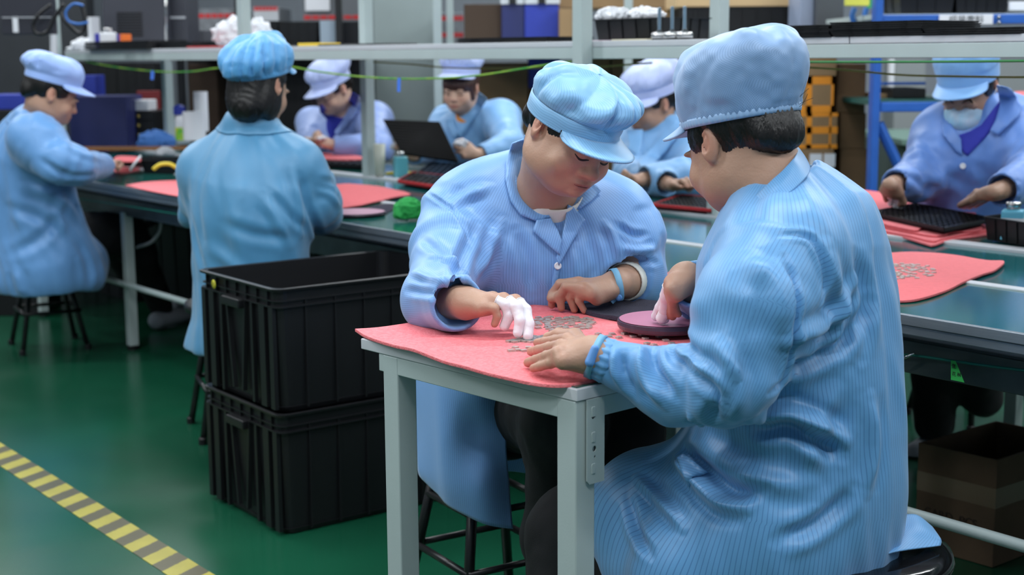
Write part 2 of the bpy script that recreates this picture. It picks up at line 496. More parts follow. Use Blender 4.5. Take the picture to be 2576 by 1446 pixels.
def headgear(person, H, c, s, material, style, brim=None, brim_mat=None):
    """crown, band and peak of a factory cap; style: tilt (deg), zb, profile [(scale, z, yshift)], pleats, pleat depth, band rows"""
    a, b = .083 * s, .104 * s
    Rt = Matrix.Rotation(math.radians(style.get('roll', 0)), 3, 'Y') @ Matrix.Rotation(math.radians(style.get('tilt', 0)), 3, 'X')
    o0 = Vector((0, -.010, style.get('zb', .045))) * s
    prof = style['profile']; n = 160
    pp = smooth_path([(q[0], q[1], q[2]) for q in prof], 7)
    V = []; st = []; sv = []; L = 0; last = None
    nz = [rnd.uniform(.6, 1.4) for _ in range(64)]
    band = style.get('band', .034); npl = style.get('npl', 11); pd = style.get('pd', .03); gath = style.get('gather', 0)
    sk = style.get('skew', 0)
    for p in pp:
        if last is not None: L += math.hypot((p.x - last.x) * .09, p.y - last.y)
        last = p
        for j in range(n):
            th = 2 * math.pi * j / n
            k = p.x
            h = max(0, min(1, (p.y - band) / .02)); fall = max(0, min(1, p.x * 1.4))
            ph = th * npl / 2 + 1.3 * math.sin(th * 2 + 1) + L * 9
            w = 1 - abs(math.sin(ph)); w = w ** 1.6
            k *= 1 - pd * 2.2 * w * h * fall * (1 + .35 * math.sin(th * 3 + 1)) + pd * .5 * h * fall
            if gath and p.y < .016: k *= 1 + gath * math.sin(th * 60)
            x = a * k * math.sin(th) + sk * p.y * s; y = b * k * math.cos(th) + p.z * s
            z = p.y * s + (.006 * math.sin(th * 3 + 2) + .004 * math.sin(th * 7)) * h * s * min(1, p.x)
            q = o0 + Rt @ Vector((x, y, z))
            V.append(tuple(c + H @ q)); tt_ = h * max(0, min(1, (1.15 - p.x) / .5)) if p.y > band + .03 else 0; st.append((th if th < math.pi else th - 2 * math.pi) * a * 1.08 * (1 - tt_) + x * tt_); sv.append(L + p.y * .0)
    m = len(pp)
    Q = [(i * n + j, i * n + (j + 1) % n, (i + 1) * n + (j + 1) % n, (i + 1) * n + j) for i in range(m - 1) for j in range(n)]
    Va = np.array(V); Qa = np.array(Q)
    N = normals(Va, Qa)
    amp = style.get('noise', .0025)
    hgt = np.repeat(np.array([max(0, min(1, (p.y - band) / .02)) for p in pp]), n)
    Va = Va + N * (vnoise(Va / .035) * amp * hgt + vnoise(Va / .013) * amp * .3 * hgt)[:, None]
    cap = mesh_obj('cap', Va, Qa, material, person, attrs={'st': st, 'sv': sv})
    sm = cap.modifiers.new('thick', 'SOLIDIFY'); sm.thickness = .0012; sm.offset = 1
    if gath:                       # gathered elastic edge
        V = []; st = []
        for i, (z, k) in enumerate(((-.003, 1.015), (-.003, 1.05), (.002, 1.065), (.008, 1.07), (.011, 1.055), (.011, 1.03))):
            for j in range(480):
                th = 2 * math.pi * j / 480; kk = k + (.006 * math.sin(th * 72 + 2 * math.sin(th * 9)) + .003 * math.sin(th * 37)) * (1 if 0 < i < 5 else .3)
                V.append(tuple(c + H @ (o0 + Rt @ Vector((a * kk * math.sin(th), b * kk * math.cos(th), z * s))))); st.append(th * a)
        Q = [(i * 480 + j, i * 480 + (j + 1) % 480, (i + 1) * 480 + (j + 1) % 480, (i + 1) * 480 + j) for i in range(5) for j in range(480)]
        mesh_obj('elastic_band', np.array(V), np.array(Q), brim_mat or material, cap, attrs={'st': st, 'sv': st})
    if band > .01 and not gath:    # sewn band
        V = []; st = []
        for i, (z, k) in enumerate(((-.001, 1.022), (.008, 1.03), (band * .6, 1.034), (band, 1.03), (band + .002, 1.01))):
            for j in range(n):
                th = 2 * math.pi * j / n
                V.append(tuple(c + H @ (o0 + Rt @ Vector((a * k * math.sin(th), b * k * math.cos(th), z * s)))))
                st.append(z * s + .0015 * math.sin(th * 9))
        Q = [(i * n + j, i * n + (j + 1) % n, (i + 1) * n + (j + 1) % n, (i + 1) * n + j) for i in range(4) for j in range(n)]
        mesh_obj('cap_band', np.array(V), np.array(Q), material, cap, attrs={'st': st, 'sv': st})
    if brim:
        ext, half, droop = brim; V = []; st = []; rows = 9; cols = 40
        for i in range(rows):
            for j in range(cols + 1):
                ph = math.radians(half) * (2 * j / cols - 1); t = i / (rows - 1)
                e = ext * max(0, math.cos(ph / math.radians(half) * 1.5708)) ** .55
                k = 1.03
                x = a * k * math.sin(ph); y = b * k * math.cos(ph) + e * t * (.35 + .65 * math.cos(ph)) * s; x += math.sin(ph) * e * t * .5
                z = .006 - droop * e * t * (1 + .9 * (ph / math.radians(half)) ** 2) - .012 * t * (ph / math.radians(half)) ** 2
                V.append(tuple(c + H @ (o0 + Rt @ Vector((x, y, z * s))))); st.append(x)
        w = cols + 1
        Q = [(i * w + j, i * w + j + 1, (i + 1) * w + j + 1, (i + 1) * w + j) for i in range(rows - 1) for j in range(cols)]
        bo = mesh_obj('cap_peak', np.array(V), np.array(Q), brim_mat or material, cap, attrs={'st': st, 'sv': st})
        sm = bo.modifiers.new('thick', 'SOLIDIFY'); sm.thickness = .0035; sm.offset = 0
    return cap

PUFF = dict(tilt=8, zb=.045, band=.034, npl=13, pd=.035, profile=[(1.01, 0, 0), (1.03, .02, 0), (1.04, .034, 0), (1.17, .05, -.004), (1.22, .075, -.01), (1.08, .10, -.014), (.75, .118, -.016), (.3, .126, -.016), (.02, .127, -.016)])

def hair_mesh(person, H, c, s, style, m, res=.004):
    S = Sdf(); W = lambda x, y, z: c + H @ Vector((x * s, y * s, z * s)); Hn = np.array(H, np.float32)
    S.ell(W(0, -.016, .032), (.080 * s, .099 * s, .090 * s), Hn, .01)
    if style == 'up':
        S.ell(W(0, -.088, -.02), (.045, .022, .03), Hn, .03)
        S.plane(W(0, -.03, -.036), H @ Vector((0, .45, -1)), .012)
        S.ell(W(0, .085, -.02), (.078 * s, .075 * s, .085 * s), Hn, .01, True)
        for q in (1, -1):
            S.ell(W(q * .08, -.004, -.012), (.02, .026, .040), Hn, .006, True)
            S.ell(W(q * .067, .026, .020), (.007, .026, .024), Hn, .012)
    elif style == 'bob':
        S.ell(W(0, -.040, -.050), (.068, .052, .068), Hn, .04)
        S.ell(W(.01, -.045, -.085), (.045, .036, .040), Hn, .03)
        for q in (1, -1): S.ell(W(q * .062, .0, -.05), (.018, .045, .055), Hn, .025)
        S.ell(W(0, .118, -.055), (.07, .078, .10), Hn, .015, True)
        S.plane(W(0, -.03, -.135), H @ Vector((0, -.1, -1)), .015)
    elif style == 'fringe':
        S.ell(W(0, .045, .03), (.072, .058, .05), Hn, .02)
        for q in (1, -1): S.ell(W(q * .066, .03, -.03), (.012, .020, .065), Hn, .01)
        S.ell(W(0, .085, -.05), (.062, .065, .062), Hn, .006, True)
        S.plane(W(0, -.03, -.07), H @ Vector((0, .3, -1)), .012)
    S.plane(W(0, -.02, .088), H @ Vector((0, 0, 1)), .01)      # flattened under the cap
    S.lo = np.array(c) - .17 * s; S.hi = np.array(c) + .17 * s
    V, Q = S.mesh(res, .01, 2)
    loc = (V - np.array(c)) @ Hn
    th = np.arctan2(loc[:, 0], loc[:, 1] + .02)
    V = V + normals(V, Q) * (np.sin(th * 90 + 8 * vnoise(V / .04)) * .0008 + .0022 * vnoise(np.stack([th * 9, V[:, 2] * 6, V[:, 0] * 0], 1)))[:, None]
    return mesh_obj('hair', V, Q, m, person)

def strand(parent, pts, r=.0006, m=None, name='loose_hair'):
    return MB().tube(smooth_path(pts, 5), [r] * (len(pts) * 5 - 4), 5).obj(name, m or HAIR, parent, smooth=True)

def face_marks(person, body, H, c, s, brow=True, m=None):
    bv = BVHTree.FromObject(body, bpy.context.evaluated_depsgraph_get())
    d = -(H @ Vector((0, 1, 0)))
    def snap(x, z, off=.0006):
        o = c + H @ Vector((x * s, .2, z * s)); h = bv.ray_cast(o, d)
        return (h[0] - d * off) if h[0] is not None else None
    for q in (1, -1):
        P = [snap(q * x, z) for x, z in ((.0155, -.0065), (.021, -.0085), (.028, -.0105), (.035, -.0105), (.041, -.0075), (.046, -.004))]
        if all(P): MB().tube(smooth_path(P, 3), [.0007 + .0013 * math.sin(3.14 * i / 15) for i in range(16)], 6).obj('eyelashes', LASH, person, smooth=True)
        P = [snap(q * x, z, .0002) for x, z in ((.0165, .0015), (.024, .0045), (.032, .0045), (.040, .001))]
        if all(P): MB().tube(smooth_path(P, 3), .0005, 5).obj('eyelid_crease', mat('eyelid_crease', rgb(150, 105, 88), .6), person, smooth=True)
        if brow:
            P = [snap(q * x, z, .0) for x, z in ((.013, .018), (.022, .0225), (.033, .0225), (.044, .017))]
            if all(P): MB().tube(smooth_path(P, 4), [.0012 + .0016 * math.sin(3.14 * i / 13) for i in range(13)], 6).obj('eyebrow', m or HAIR, person, smooth=True)
    P = [snap(x, z, .0001) for x, z in ((-.021, -.0600), (-.010, -.0612), (0, -.0606), (.010, -.0612), (.021, -.0600))]
    if all(P): MB().tube(smooth_path(P, 3), .0006, 5).obj('lip_line', mat('lip_line', rgb(120, 62, 58), .6), person, smooth=True)

def body_mesh(person, H, c, s, neck, chest, arms, hands, lo, hi, res, skin=None, jaw=1.0, hres=None, nose=1.0):
    S = Sdf(); head_prims(S, H, c, s, neck, jaw, nose=nose)
    S.cap(neck, chest, .052, .08, .04)
    for A in arms: S.chain([chest] + A['p'], [.06] + A['r'], .03)
    F_ = [hand(S, **h) for h in hands]
    S.lo = lo; S.hi = hi
    V, Q = S.mesh(res, .02, 1)
    loc = ((V - np.array(c)) @ np.array(H)) / s
    g = lambda x, y, z, rx, rz, yy=.05: np.exp(-((np.abs(loc[:, 0]) - x) / rx) ** 2 - ((loc[:, 2] - z) / rz) ** 2) * (loc[:, 1] > yy)
    lip = np.clip(1.5 * g(0, 0, -.0605, .019, .0075, .085), 0, 1) * .8
    lip[loc[:, 1] < .088] = 0
    bl = .40 * g(.037, 0, -.03, .02, .02) + .45 * g(0, 0, -.032, .014, .012, .09)
    ear = np.exp(-((np.abs(loc[:, 0]) - .08) / .008) ** 2 - (loc[:, 2] / .03) ** 2 - ((loc[:, 1] + .008) / .025) ** 2); bl = bl + .6 * ear
    for h in hands:
        for K in h['knuckles']: bl = bl + .4 * np.exp(-(np.linalg.norm(V - np.array(K), axis=1) / .010) ** 2)
        for K in h['tips']: bl = bl + .35 * np.exp(-(np.linalg.norm(V - np.array(K), axis=1) / .012) ** 2)
    V = V + normals(V, Q) * (vnoise(V / .01) * .00025)[:, None]
    b = mesh_obj('body', V, Q, skin or SKIN, person, attrs={'lip': lip, 'blush': np.clip(bl, 0, 1)})
    return b, F_

def coat_mesh(person, spec, res, lo, hi, material, name='coat', fold=None, amp=1.0):
    """spec: spine [(P, side, ratio)], front (vector), sleeves {pts, r, open}, extra [(kind, args)], carve [...]"""
    S = Sdf(); fr = Vector(spec['front']).normalized()
    sp = spec['spine']; k = spec.get('k', .07)
    for i in range(len(sp) - 1):
        S.cap(sp[i][0], sp[i + 1][0], sp[i][1], sp[i + 1][1], k, flat=fr, fs=(sp[i][2] + sp[i + 1][2]) / 2)
    for e in spec.get('extra', []): getattr(S, e[0])(*e[1:-1], **e[-1])
    for sl in spec['sleeves']:
        S.chain(sl['p'], sl['r'], sl.get('k', .028), k0=sl.get('k0', .06))
    for e in spec.get('carve', []): getattr(S, e[0])(*e[1:-1], **dict(e[-1], sub=True))
    for sl in spec['sleeves']:
        a, b = Vector(sl['p'][-2]), Vector(sl['p'][-1]); d = (b - a).normalized(); r = sl['r'][-1]
        S.cut(b + d * sl.get('cut', .004), d, r * sl.get('cr', 1.35), .004)
        S.cap(b - d * .02, b + d * .06, r - .009, r - .008, .003, sub=True)
    if 'hem' in spec: S.plane(spec['hem'][0], spec['hem'][1], .008)
    S.lo = lo; S.hi = hi
    V, Q = S.mesh(res, .03, 2)
    # which tube does each vertex belong to
    P = [np.array([tuple(q[0]) for q in sp])]; dd, tt, L = seg_dist(V, P[0])
    rr = np.mean([q[1] for q in sp]); best = dd - rr * .8; own = np.zeros(len(V), int); T = tt.copy(); RR = np.full(len(V), rr)
    fv = np.array(fr); axis = P[0][-1] - P[0][0]; axis /= np.linalg.norm(axis); side = np.cross(axis, fv)
    ctr = P[0][0] + ((V - P[0][0]) @ axis)[:, None] * axis
    # nearest spine point for the angle
    def angle(Pl, V, ref, t):
        q = V.copy(); acc = 0; out = np.zeros(len(V)); dn = np.full(len(V), 1e9)
        for i in range(len(Pl) - 1):
            a = Pl[i]; ba = Pl[i + 1] - a; l = np.linalg.norm(ba); bb = ba / l
            tt = np.clip((V - a) @ bb, 0, l); w = V - a - tt[:, None] * bb; d = np.linalg.norm(w, axis=1)
            r1 = ref - bb * (ref @ bb); r1 /= np.linalg.norm(r1); r2 = np.cross(bb, r1)
            an = np.arctan2(w @ r2, w @ r1); m = d < dn; dn[m] = d[m]; out[m] = an[m]
        return out
    ang = angle(P[0], V, -fv * 0 + fv, None)
    st = ang * rr * .9
    wr = vnoise(np.stack([ang * 3.2, tt / .30, ang * 0 + 3], 1)) * .0075 + vnoise(np.stack([ang * 8 + tt * 14, tt / .13, ang * 0 + 9], 1)) * .0028
    for n_, sl in enumerate(spec['sleeves']):
        A = np.array([tuple(q) for q in sl['p']]); d, t, L = seg_dist(V, A)
        rs = np.interp(t, np.concatenate([[0], np.cumsum(np.linalg.norm(np.diff(A, axis=0), axis=1))]), sl['r'])
        m = (d - rs * 1.0) < best - (dd * 0 + .0) if False else ((d - rs) < np.minimum(best, .03)) & (t > .02)
        ref = np.cross(A[1] - A[0], A[-1] - A[-2]); ref = ref / (np.linalg.norm(ref) + 1e-9)
        if sl.get('ref') is not None: ref = np.array(Vector(sl['ref']).normalized())
        an = angle(A, V, ref, t)
        st[m] = (an * np.mean(sl['r']))[m]; own[m] = n_ + 1
        el = sl.get('elbow', np.linalg.norm(A[1] - A[0])); wgt = np.exp(-((t - el) / .09) ** 2) + .25; wgt = wgt * np.clip((L - t - .004) / .035, 0, 1)
        ring = np.sin(t / .0095 + 2.6 * vnoise(np.stack([an * 1.2, t / .06, an * 0 + n_ * 7], 1)) + 1.5 * np.sin(an)) * .0024 * wgt
        lump = vnoise(np.stack([an * 1.6 + t * 9, t / .045, an * 0 + 5 + n_], 1)) * .0075 * wgt
        wr = np.where(m, ring + lump, wr)
    for _ in range(3):
        w2 = np.zeros(len(V)); cn = np.zeros(len(V))
        for a, b in ((0, 1), (1, 2), (2, 3), (3, 0)):
            w2 += np.bincount(Q[:, a], wr[Q[:, b]], len(V)) + np.bincount(Q[:, b], wr[Q[:, a]], len(V)); cn += np.bincount(Q[:, a], minlength=len(V)) + np.bincount(Q[:, b], minlength=len(V))
        wr = w2 / cn
    V = V + normals(V, Q) * (wr * amp)[:, None]
    if fold: V = folds(V, Q, fold)
    if spec.get('stfun'): st = spec['stfun'](V, st, own)
    o = mesh_obj(name, V, Q, material, person, attrs={'st': st})
    bvh = BVHTree.FromPolygons([tuple(v) for v in V], [tuple(int(i) for i in q) for q in Q])
    return o, bvh

def patch(bvh, poly, off, m, parent, name, thick=.0022, st='x', step=7, fallY=None, curl=None, smooth=True, round_=0):
    """a sewn-on piece of cloth: outline read off the photograph, laid on the garment below"""
    pts = [Vector((a, b)) for a, b in poly]; B = []
    for i in range(len(pts)):
        a = pts[i]; b = pts[(i + 1) % len(pts)]; n = max(1, int((b - a).length / step))
        B += [a + (b - a) * (k / n) for k in range(n)]
    x0 = min(p.x for p in B); x1 = max(p.x for p in B); y0 = min(p.y for p in B); y1 = max(p.y for p in B)
    inner = []
    def inside(p):
        c = False
        for i in range(len(B)):
            a = B[i]; b = B[i - 1]
            if (a.y > p.y) != (b.y > p.y) and p.x < (b.x - a.x) * (p.y - a.y) / (b.y - a.y) + a.x: c = not c
        return c
    y = y0 + step * .6; r = 0
    while y < y1:
        x = x0 + step * (.6 if r % 2 else .1)
        while x < x1:
            p = Vector((x, y))
            if inside(p) and min((p - q).length for q in B) > step * .55: inner.append(p)
            x += step
        y += step * .9; r += 1
    P = B + inner; nb = len(B)
    res = geometry.delaunay_2d_cdt(P, [(i, (i + 1) % nb) for i in range(nb)], [list(range(nb))], 1, 1e-4)
    V2, _, F2 = res[0], res[1], res[2]
    V = []; last = None
    for p in V2:
        h, nn = cast(bvh, p.x, p.y) if bvh else (None, None)
        if h is None or (fallY and h.y > fallY + .15):
            h = PD(p.x, p.y, fallY or (last.y if last else 2.7)); nn = (CAM - h).normalized()
        V.append((h, nn)); last = h
    # even out the depth so that the piece does not copy every wrinkle
    D = [(v[0] - CAM).length for v in V]
    nbr = [[] for _ in V]
    for f in F2:
        for i in range(len(f)):
            nbr[f[i]].append(f[i - 1]); nbr[f[i - 1]].append(f[i])
    for _ in range(6): D = [(.4 * D[i] + .6 * sum(D[j] for j in nbr[i]) / len(nbr[i])) if nbr[i] else D[i] for i in range(len(D))]
    vs = []
    for i, p in enumerate(V2):
        o_ = off if not callable(off) else off(p.x, p.y)
        q = CAM + ray(p.x, p.y).normalized() * (D[i] - o_)
        vs.append(q)
    if st == 'x': sa = [v.x for v in vs]
    elif st == 'y': sa = [v.z for v in vs]
    else: sa = [v.x * st[0] + v.y * st[1] + v.z * st[2] for v in vs]
    Fc = [tuple(reversed(f)) if True else f for f in F2]
    o = mesh_obj(name, vs, Fc, m, parent, smooth, attrs={'st': sa, 'sv': sa})
    if o.data.polygons and o.data.polygons[0].normal.dot(CAM - vs[0]) < 0: o.data.flip_normals()
    s_ = o.modifiers.new('thick', 'SOLIDIFY'); s_.thickness = thick; s_.offset = -1
    return o

def collar(parent, c, up, fr, bvh, m, a=.074, b=.066, h=.034, drop=.062, gap=35, lift=.0, open_v=.03):
    """turned-down collar round the neck base: c centre, up axis, fr front"""
    H = axes(fr, up); V = []; st = []; n = 56
    prof = [(0, -.006), (-.003, h * .5), (.001, h), (.010, h * 1.08), (.020, h * .8), (.030, h * .2), (.042, -h * .35), (.042 + drop * .3, -h * .35 - drop * .35)]
    g = math.radians(gap)
    for i in range(n + 1):
        th = g + (2 * math.pi - 2 * g) * i / n      # from the front opening round the back
        e = min(i, n - i) / (n * .5)
        for j, (dr, dz) in enumerate(prof):
            x = (a + dr) * math.sin(th); y = (b + dr) * math.cos(th)
            fo = math.cos(th)
            z = dz - (open_v * max(0, fo) if True else 0) - (.03 * max(0, fo) ** 2 * (j > 3))
            p = c + H @ Vector((x, y, z + lift * -fo))
            if j >= 5 and bvh:
                d = (c + H @ Vector((0, 0, z))) - p
                q = bvh.find_nearest(p)
                if q[0] is not None:
                    off = (p - q[0]).dot(q[1])
                    if off < .005 or j >= 6: p = q[0] + q[1] * (.004 if j == 5 else .0022)
            V.append(p); st.append(j * .008 + .002 * math.sin(i * .3))
    w = len(prof)
    Q = [(i * w + j, (i + 1) * w + j, (i + 1) * w + j + 1, i * w + j + 1) for i in range(n) for j in range(w - 1)]
    o = mesh_obj('collar', V, Q, m, parent, attrs={'st': [x for x in st], 'sv': st})
    sb = o.modifiers.new('sub', 'SUBSURF'); sb.levels = 1; sb.render_levels = 1
    s_ = o.modifiers.new('thick', 'SOLIDIFY'); s_.thickness = .002; s_.offset = 0
    return o

def sdf_part(name, parent, m, fn, lo, hi, res=.006, wr=0, attrs=None, smooth=1):
    S = Sdf(); fn(S); S.lo = lo; S.hi = hi; V, Q = S.mesh(res, .02, smooth)
    if wr: V = V + normals(V, Q) * (vnoise(V / .05) * wr + vnoise(V / .02) * wr * .4)[:, None]
    return mesh_obj(name, V, Q, m, parent, attrs={k: f(V) for k, f in (attrs or {}).items()})
# ============================================================ camera, light, room
cam = bpy.data.cameras.new('camera'); co = bpy.data.objects.new('camera', cam); C.objects.link(co)
cam.sensor_width = 36; cam.lens = 36 * F / 2576; co.location = CAM; co.rotation_euler = RC.to_euler()
cam.clip_start = .05; cam.clip_end = 60
cam.dof.use_dof = True; cam.dof.focus_distance = 2.5; cam.dof.aperture_fstop = 4.5
bpy.context.scene.camera = co
sc = bpy.context.scene
sc.view_settings.view_transform = 'Standard'; sc.view_settings.look = 'None'; sc.view_settings.gamma = 1; sc.view_settings.exposure = 0.0
sc.cycles.max_bounces = 6; sc.cycles.diffuse_bounces = 3; sc.cycles.glossy_bounces = 3; sc.cycles.transmission_bounces = 4; sc.cycles.adaptive_threshold = .04
w = bpy.data.worlds.new('world'); sc.world = w; w.use_nodes = True
w.node_tree.nodes['Background'].inputs[0].default_value = (.72, .82, 1, 1); w.node_tree.nodes['Background'].inputs[1].default_value = .06

GREY = mat('grey_paint', rgb(176, 190, 190), .45, noise=.05, nscale=8, bump=.03, bscale=300)
LGREY = mat('light_grey_paint', rgb(196, 200, 206), .4, noise=.04, nscale=10)
ALU = mat('brushed_aluminium', rgb(140, 148, 156), .38, .6, noise=.1, nscale=20, stretch=(1, 30, 30))
TOPG = mat('green_bench_mat', rgb(22, 92, 84), .14, noise=.25, nscale=3, spec=.6)
BELT = mat('teal_belt', rgb(30, 100, 106), .12, noise=.2, nscale=2.5, spec=.6, stretch=(1, 6, 1))
BLACKP = mat('black_plastic', rgb(20, 21, 24), .42, bump=.05, bscale=300, spec=.4)
BLACKM = mat('black_metal', rgb(18, 19, 22), .35, spec=.5)
STEEL = mat('polished_steel', rgb(200, 200, 200), .16, 1.0)
PINK = mat('pink_foam', rgb(244, 132, 138), .72, nscale=160, bump=.3, bscale=260, col2=rgb(236, 112, 120))
PINK2 = mat('coral_foam', rgb(228, 112, 118), .7, noise=.08, nscale=90, bump=.3, bscale=120)
RED = mat('red_plastic', rgb(190, 45, 50), .4)
CARD = mat('cardboard', rgb(146, 118, 84), .8, noise=.15, nscale=6)
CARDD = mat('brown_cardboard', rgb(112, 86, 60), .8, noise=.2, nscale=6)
BLUEP = mat('blue_plastic', rgb(38, 56, 160), .45, noise=.1, nscale=5)
NAVY = mat('navy_plastic', rgb(30, 38, 96), .5, noise=.2, nscale=5)
RACK = mat('blue_rack_paint', rgb(42, 98, 186), .4, noise=.1, nscale=12)
WHITE = mat('white_plastic', rgb(228, 230, 236), .45)
INK = mat('black_ink', rgb(20, 22, 26), .7)
DARK = mat('dark_panel', rgb(44, 48, 54), .55, noise=.2, nscale=4)

# floor: green epoxy
fl = mat('green_epoxy', rgb(20, 82, 58), .22, noise=.3, nscale=1.3, spec=.5)
nt = fl.node_tree; b = nt.nodes['Principled BSDF']
n = nt.nodes.new('ShaderNodeTexNoise'); n.inputs['Scale'].default_value = 2.2; n.inputs['Detail'].default_value = 6
tcn = nt.nodes.new('ShaderNodeTexCoord'); nt.links.new(tcn.outputs['Object'], n.inputs['Vector'])
r_ = nt.nodes.new('ShaderNodeMapRange'); r_.inputs[3].default_value = .12; r_.inputs[4].default_value = .34
nt.links.new(n.outputs[0], r_.inputs[0]); nt.links.new(r_.outputs[0], b.inputs['Roughness'])
tag(MB().box((-7, -1.5, -.1), (7, 12.2, 0)).obj('floor', fl), kind='structure')
WALL = mat('wall_paint', rgb(150, 158, 168), .7, noise=.06, nscale=3)
tag(MB().box((-7, 12, 0), (7, 12.2, 3.6)).obj('wall_back', WALL), kind='structure')
tag(MB().box((-7.2, -1.5, 0), (-7, 12.2, 3.6)).obj('wall_left', WALL), kind='structure')
tag(MB().box((7, -1.5, 0), (7.2, 12.2, 3.6)).obj('wall_right', WALL), kind='structure')
tag(MB().box((-7, -1.7, 0), (7, -1.5, 3.6)).obj('wall_front', WALL), kind='structure')
tag(MB().box((-7.2, -1.7, 3.6), (7.2, 12.2, 3.7)).obj('ceiling', mat('ceiling_paint', rgb(190, 196, 204), .8)), kind='structure')
# grey building column behind the bench
def col_box(x0, x1, Y, d, z0, z1):
    a = PD(x0, 300, Y); b_ = PD(x1, 300, Y); return (a.x, Y, z0), (b_.x, Y + d, z1)
tag(MB().box(*col_box(944, 1108, 9.6, .45, 0, 3.6)).obj('column', mat('column_paint', rgb(146, 160, 160), .6, noise=.04, nscale=4), bevel=.01), kind='structure')

# ceiling lamps in rows
lampm = mat('lamp_diffuser', (1, 1, 1, 1), .5, emit=((.93, .97, 1, 1), 6))
def ceiling_light(x, y, pw):
    e = empty('ceiling_light', (x, y, 3.0), 0, 'long white fluorescent fitting hung above the benches', 'ceiling light', 'fluorescent fittings under the ceiling')
    MB().box((-.7, -.09, .02), (.7, .09, .07)).obj('housing', WHITE, e, bevel=.01)
    for s in (-1, 1): MB().tube([(s * .55, 0, .06), (s * .55, 0, .6)], .004, 6).obj('hanger', STEEL, e)
    l = bpy.data.lights.new('tube_light', 'AREA'); l.shape = 'RECTANGLE'; l.size = 1.35; l.size_y = .16; l.energy = pw; l.color = (.93, .97, 1)
    lo = bpy.data.objects.new('tube_light', l); C.objects.link(lo); lo.parent = e; lo.location = (0, 0, .0)
for j, y in enumerate((.6, 2.6, 4.6, 6.8, 9.2)):
    for x in (-4.0, -1.9, .2, 2.3, 4.4):
        ceiling_light(x, y, 34)

# hazard tape on the floor
a0 = PZ(-30, 1095, 0); a1 = PZ(-30, 1152, 0); b0 = PZ(560, 1459, 0)
d = (b0 - a0).normalized(); wv = Vector((d.y, -d.x, 0)); wid = abs((a1 - a0).dot(wv))
Mt = frame(a0, d)
tp = mat('hazard_tape', rgb(172, 162, 64), .35, noise=.15, nscale=14)
nt = tp.node_tree; b = nt.nodes['Principled BSDF']; base = b.inputs['Base Color'].links[0].from_socket
tc = nt.nodes.new('ShaderNodeTexCoord'); sx = nt.nodes.new('ShaderNodeSeparateXYZ'); nt.links.new(tc.outputs['Object'], sx.inputs[0])
wob = nt.nodes.new('ShaderNodeTexNoise'); wob.inputs['Scale'].default_value = 60; nt.links.new(tc.outputs['Object'], wob.inputs['Vector'])
s = math_node(nt, 'ADD', math_node(nt, 'ADD', sx.outputs[0], math_node(nt, 'MULTIPLY', sx.outputs[1], .5)), math_node(nt, 'MULTIPLY', wob.outputs[0], .008))
k = math_node(nt, 'GREATER_THAN', math_node(nt, 'FRACT', math_node(nt, 'DIVIDE', s, .118)), .5)
mx = nt.nodes.new('ShaderNodeMix'); mx.data_type = 'RGBA'; nt.links.new(k, mx.inputs[0]); nt.links.new(base, mx.inputs[6]); mx.inputs[7].default_value = rgb(84, 80, 56)
nt.links.new(mx.outputs[2], b.inputs['Base Color'])
tape = MB().box((-.6, -wid, 0.0), (2.2, 0, .0012)).obj('hazard_tape', tp); tape.matrix_world = Mt
tape.location.z = 0.0003
tag(tape, 'yellow and dark striped hazard tape stuck across the green floor', 'floor tape')

# ============================================================ small work table
TM = frame((.0962, 2.10, 0), (-.680, .734, 0))       # x runs from the near corner to the left corner, -y along the side towards the bench
TB = PZ(1451, 979, .752); TA = PZ(907, 850, .752)
td = (TA - TB); TW = td.length; TM = frame((TB.x, TB.y, 0), td); TL = .78
tbl = empty('work_table', (0, 0, 0)); tbl.matrix_world = TM
tag(tbl, 'light grey steel work table with a pink foam sheet on top', 'table')
def tbox(m, u0, u1, v0, v1, z0, z1): return m.box((u0, -v1, z0), (u1, -v0, z1))
m = MB(); tbox(m, 0, TW, 0, .0015, .732, .752); tbox(m, 0, TW, TL, TL + .0015, .732, .752)
tbox(MB(), 0, TW, 0, TL, .732, .7515).obj('table_top', LGREY, tbl, bevel=.002)
tbox(MB(), .006, TW - .006, .006, TL - .006, .7515, .7530).obj('top_mat', TOPG, tbl)
m = MB()
tbox(m, .004, TW - .05, .002, .024, .700, .732); tbox(m, .002, .024, .03, TL - .03, .700, .732)
tbox(m, TW - .07, TW - .048, .03, TL - .03, .700, .732); tbox(m, .004, TW - .05, TL - .024, TL - .002, .700, .732)
m.obj('apron', GREY, tbl, bevel=.002)
for u in (.003, TW - .105):
    for v in (.001, TL - .045):
        lg = tbox(MB(), u, u + .042, v, v + .042, .02, .732).obj('leg', GREY, tbl, bevel=.003)
        MB().lathe([(.02, 0), (.02, .01), (.006, .011), (.006, .024)], (u + .021, -(v + .021), 0), 16).obj('foot', BLACKP, lg)
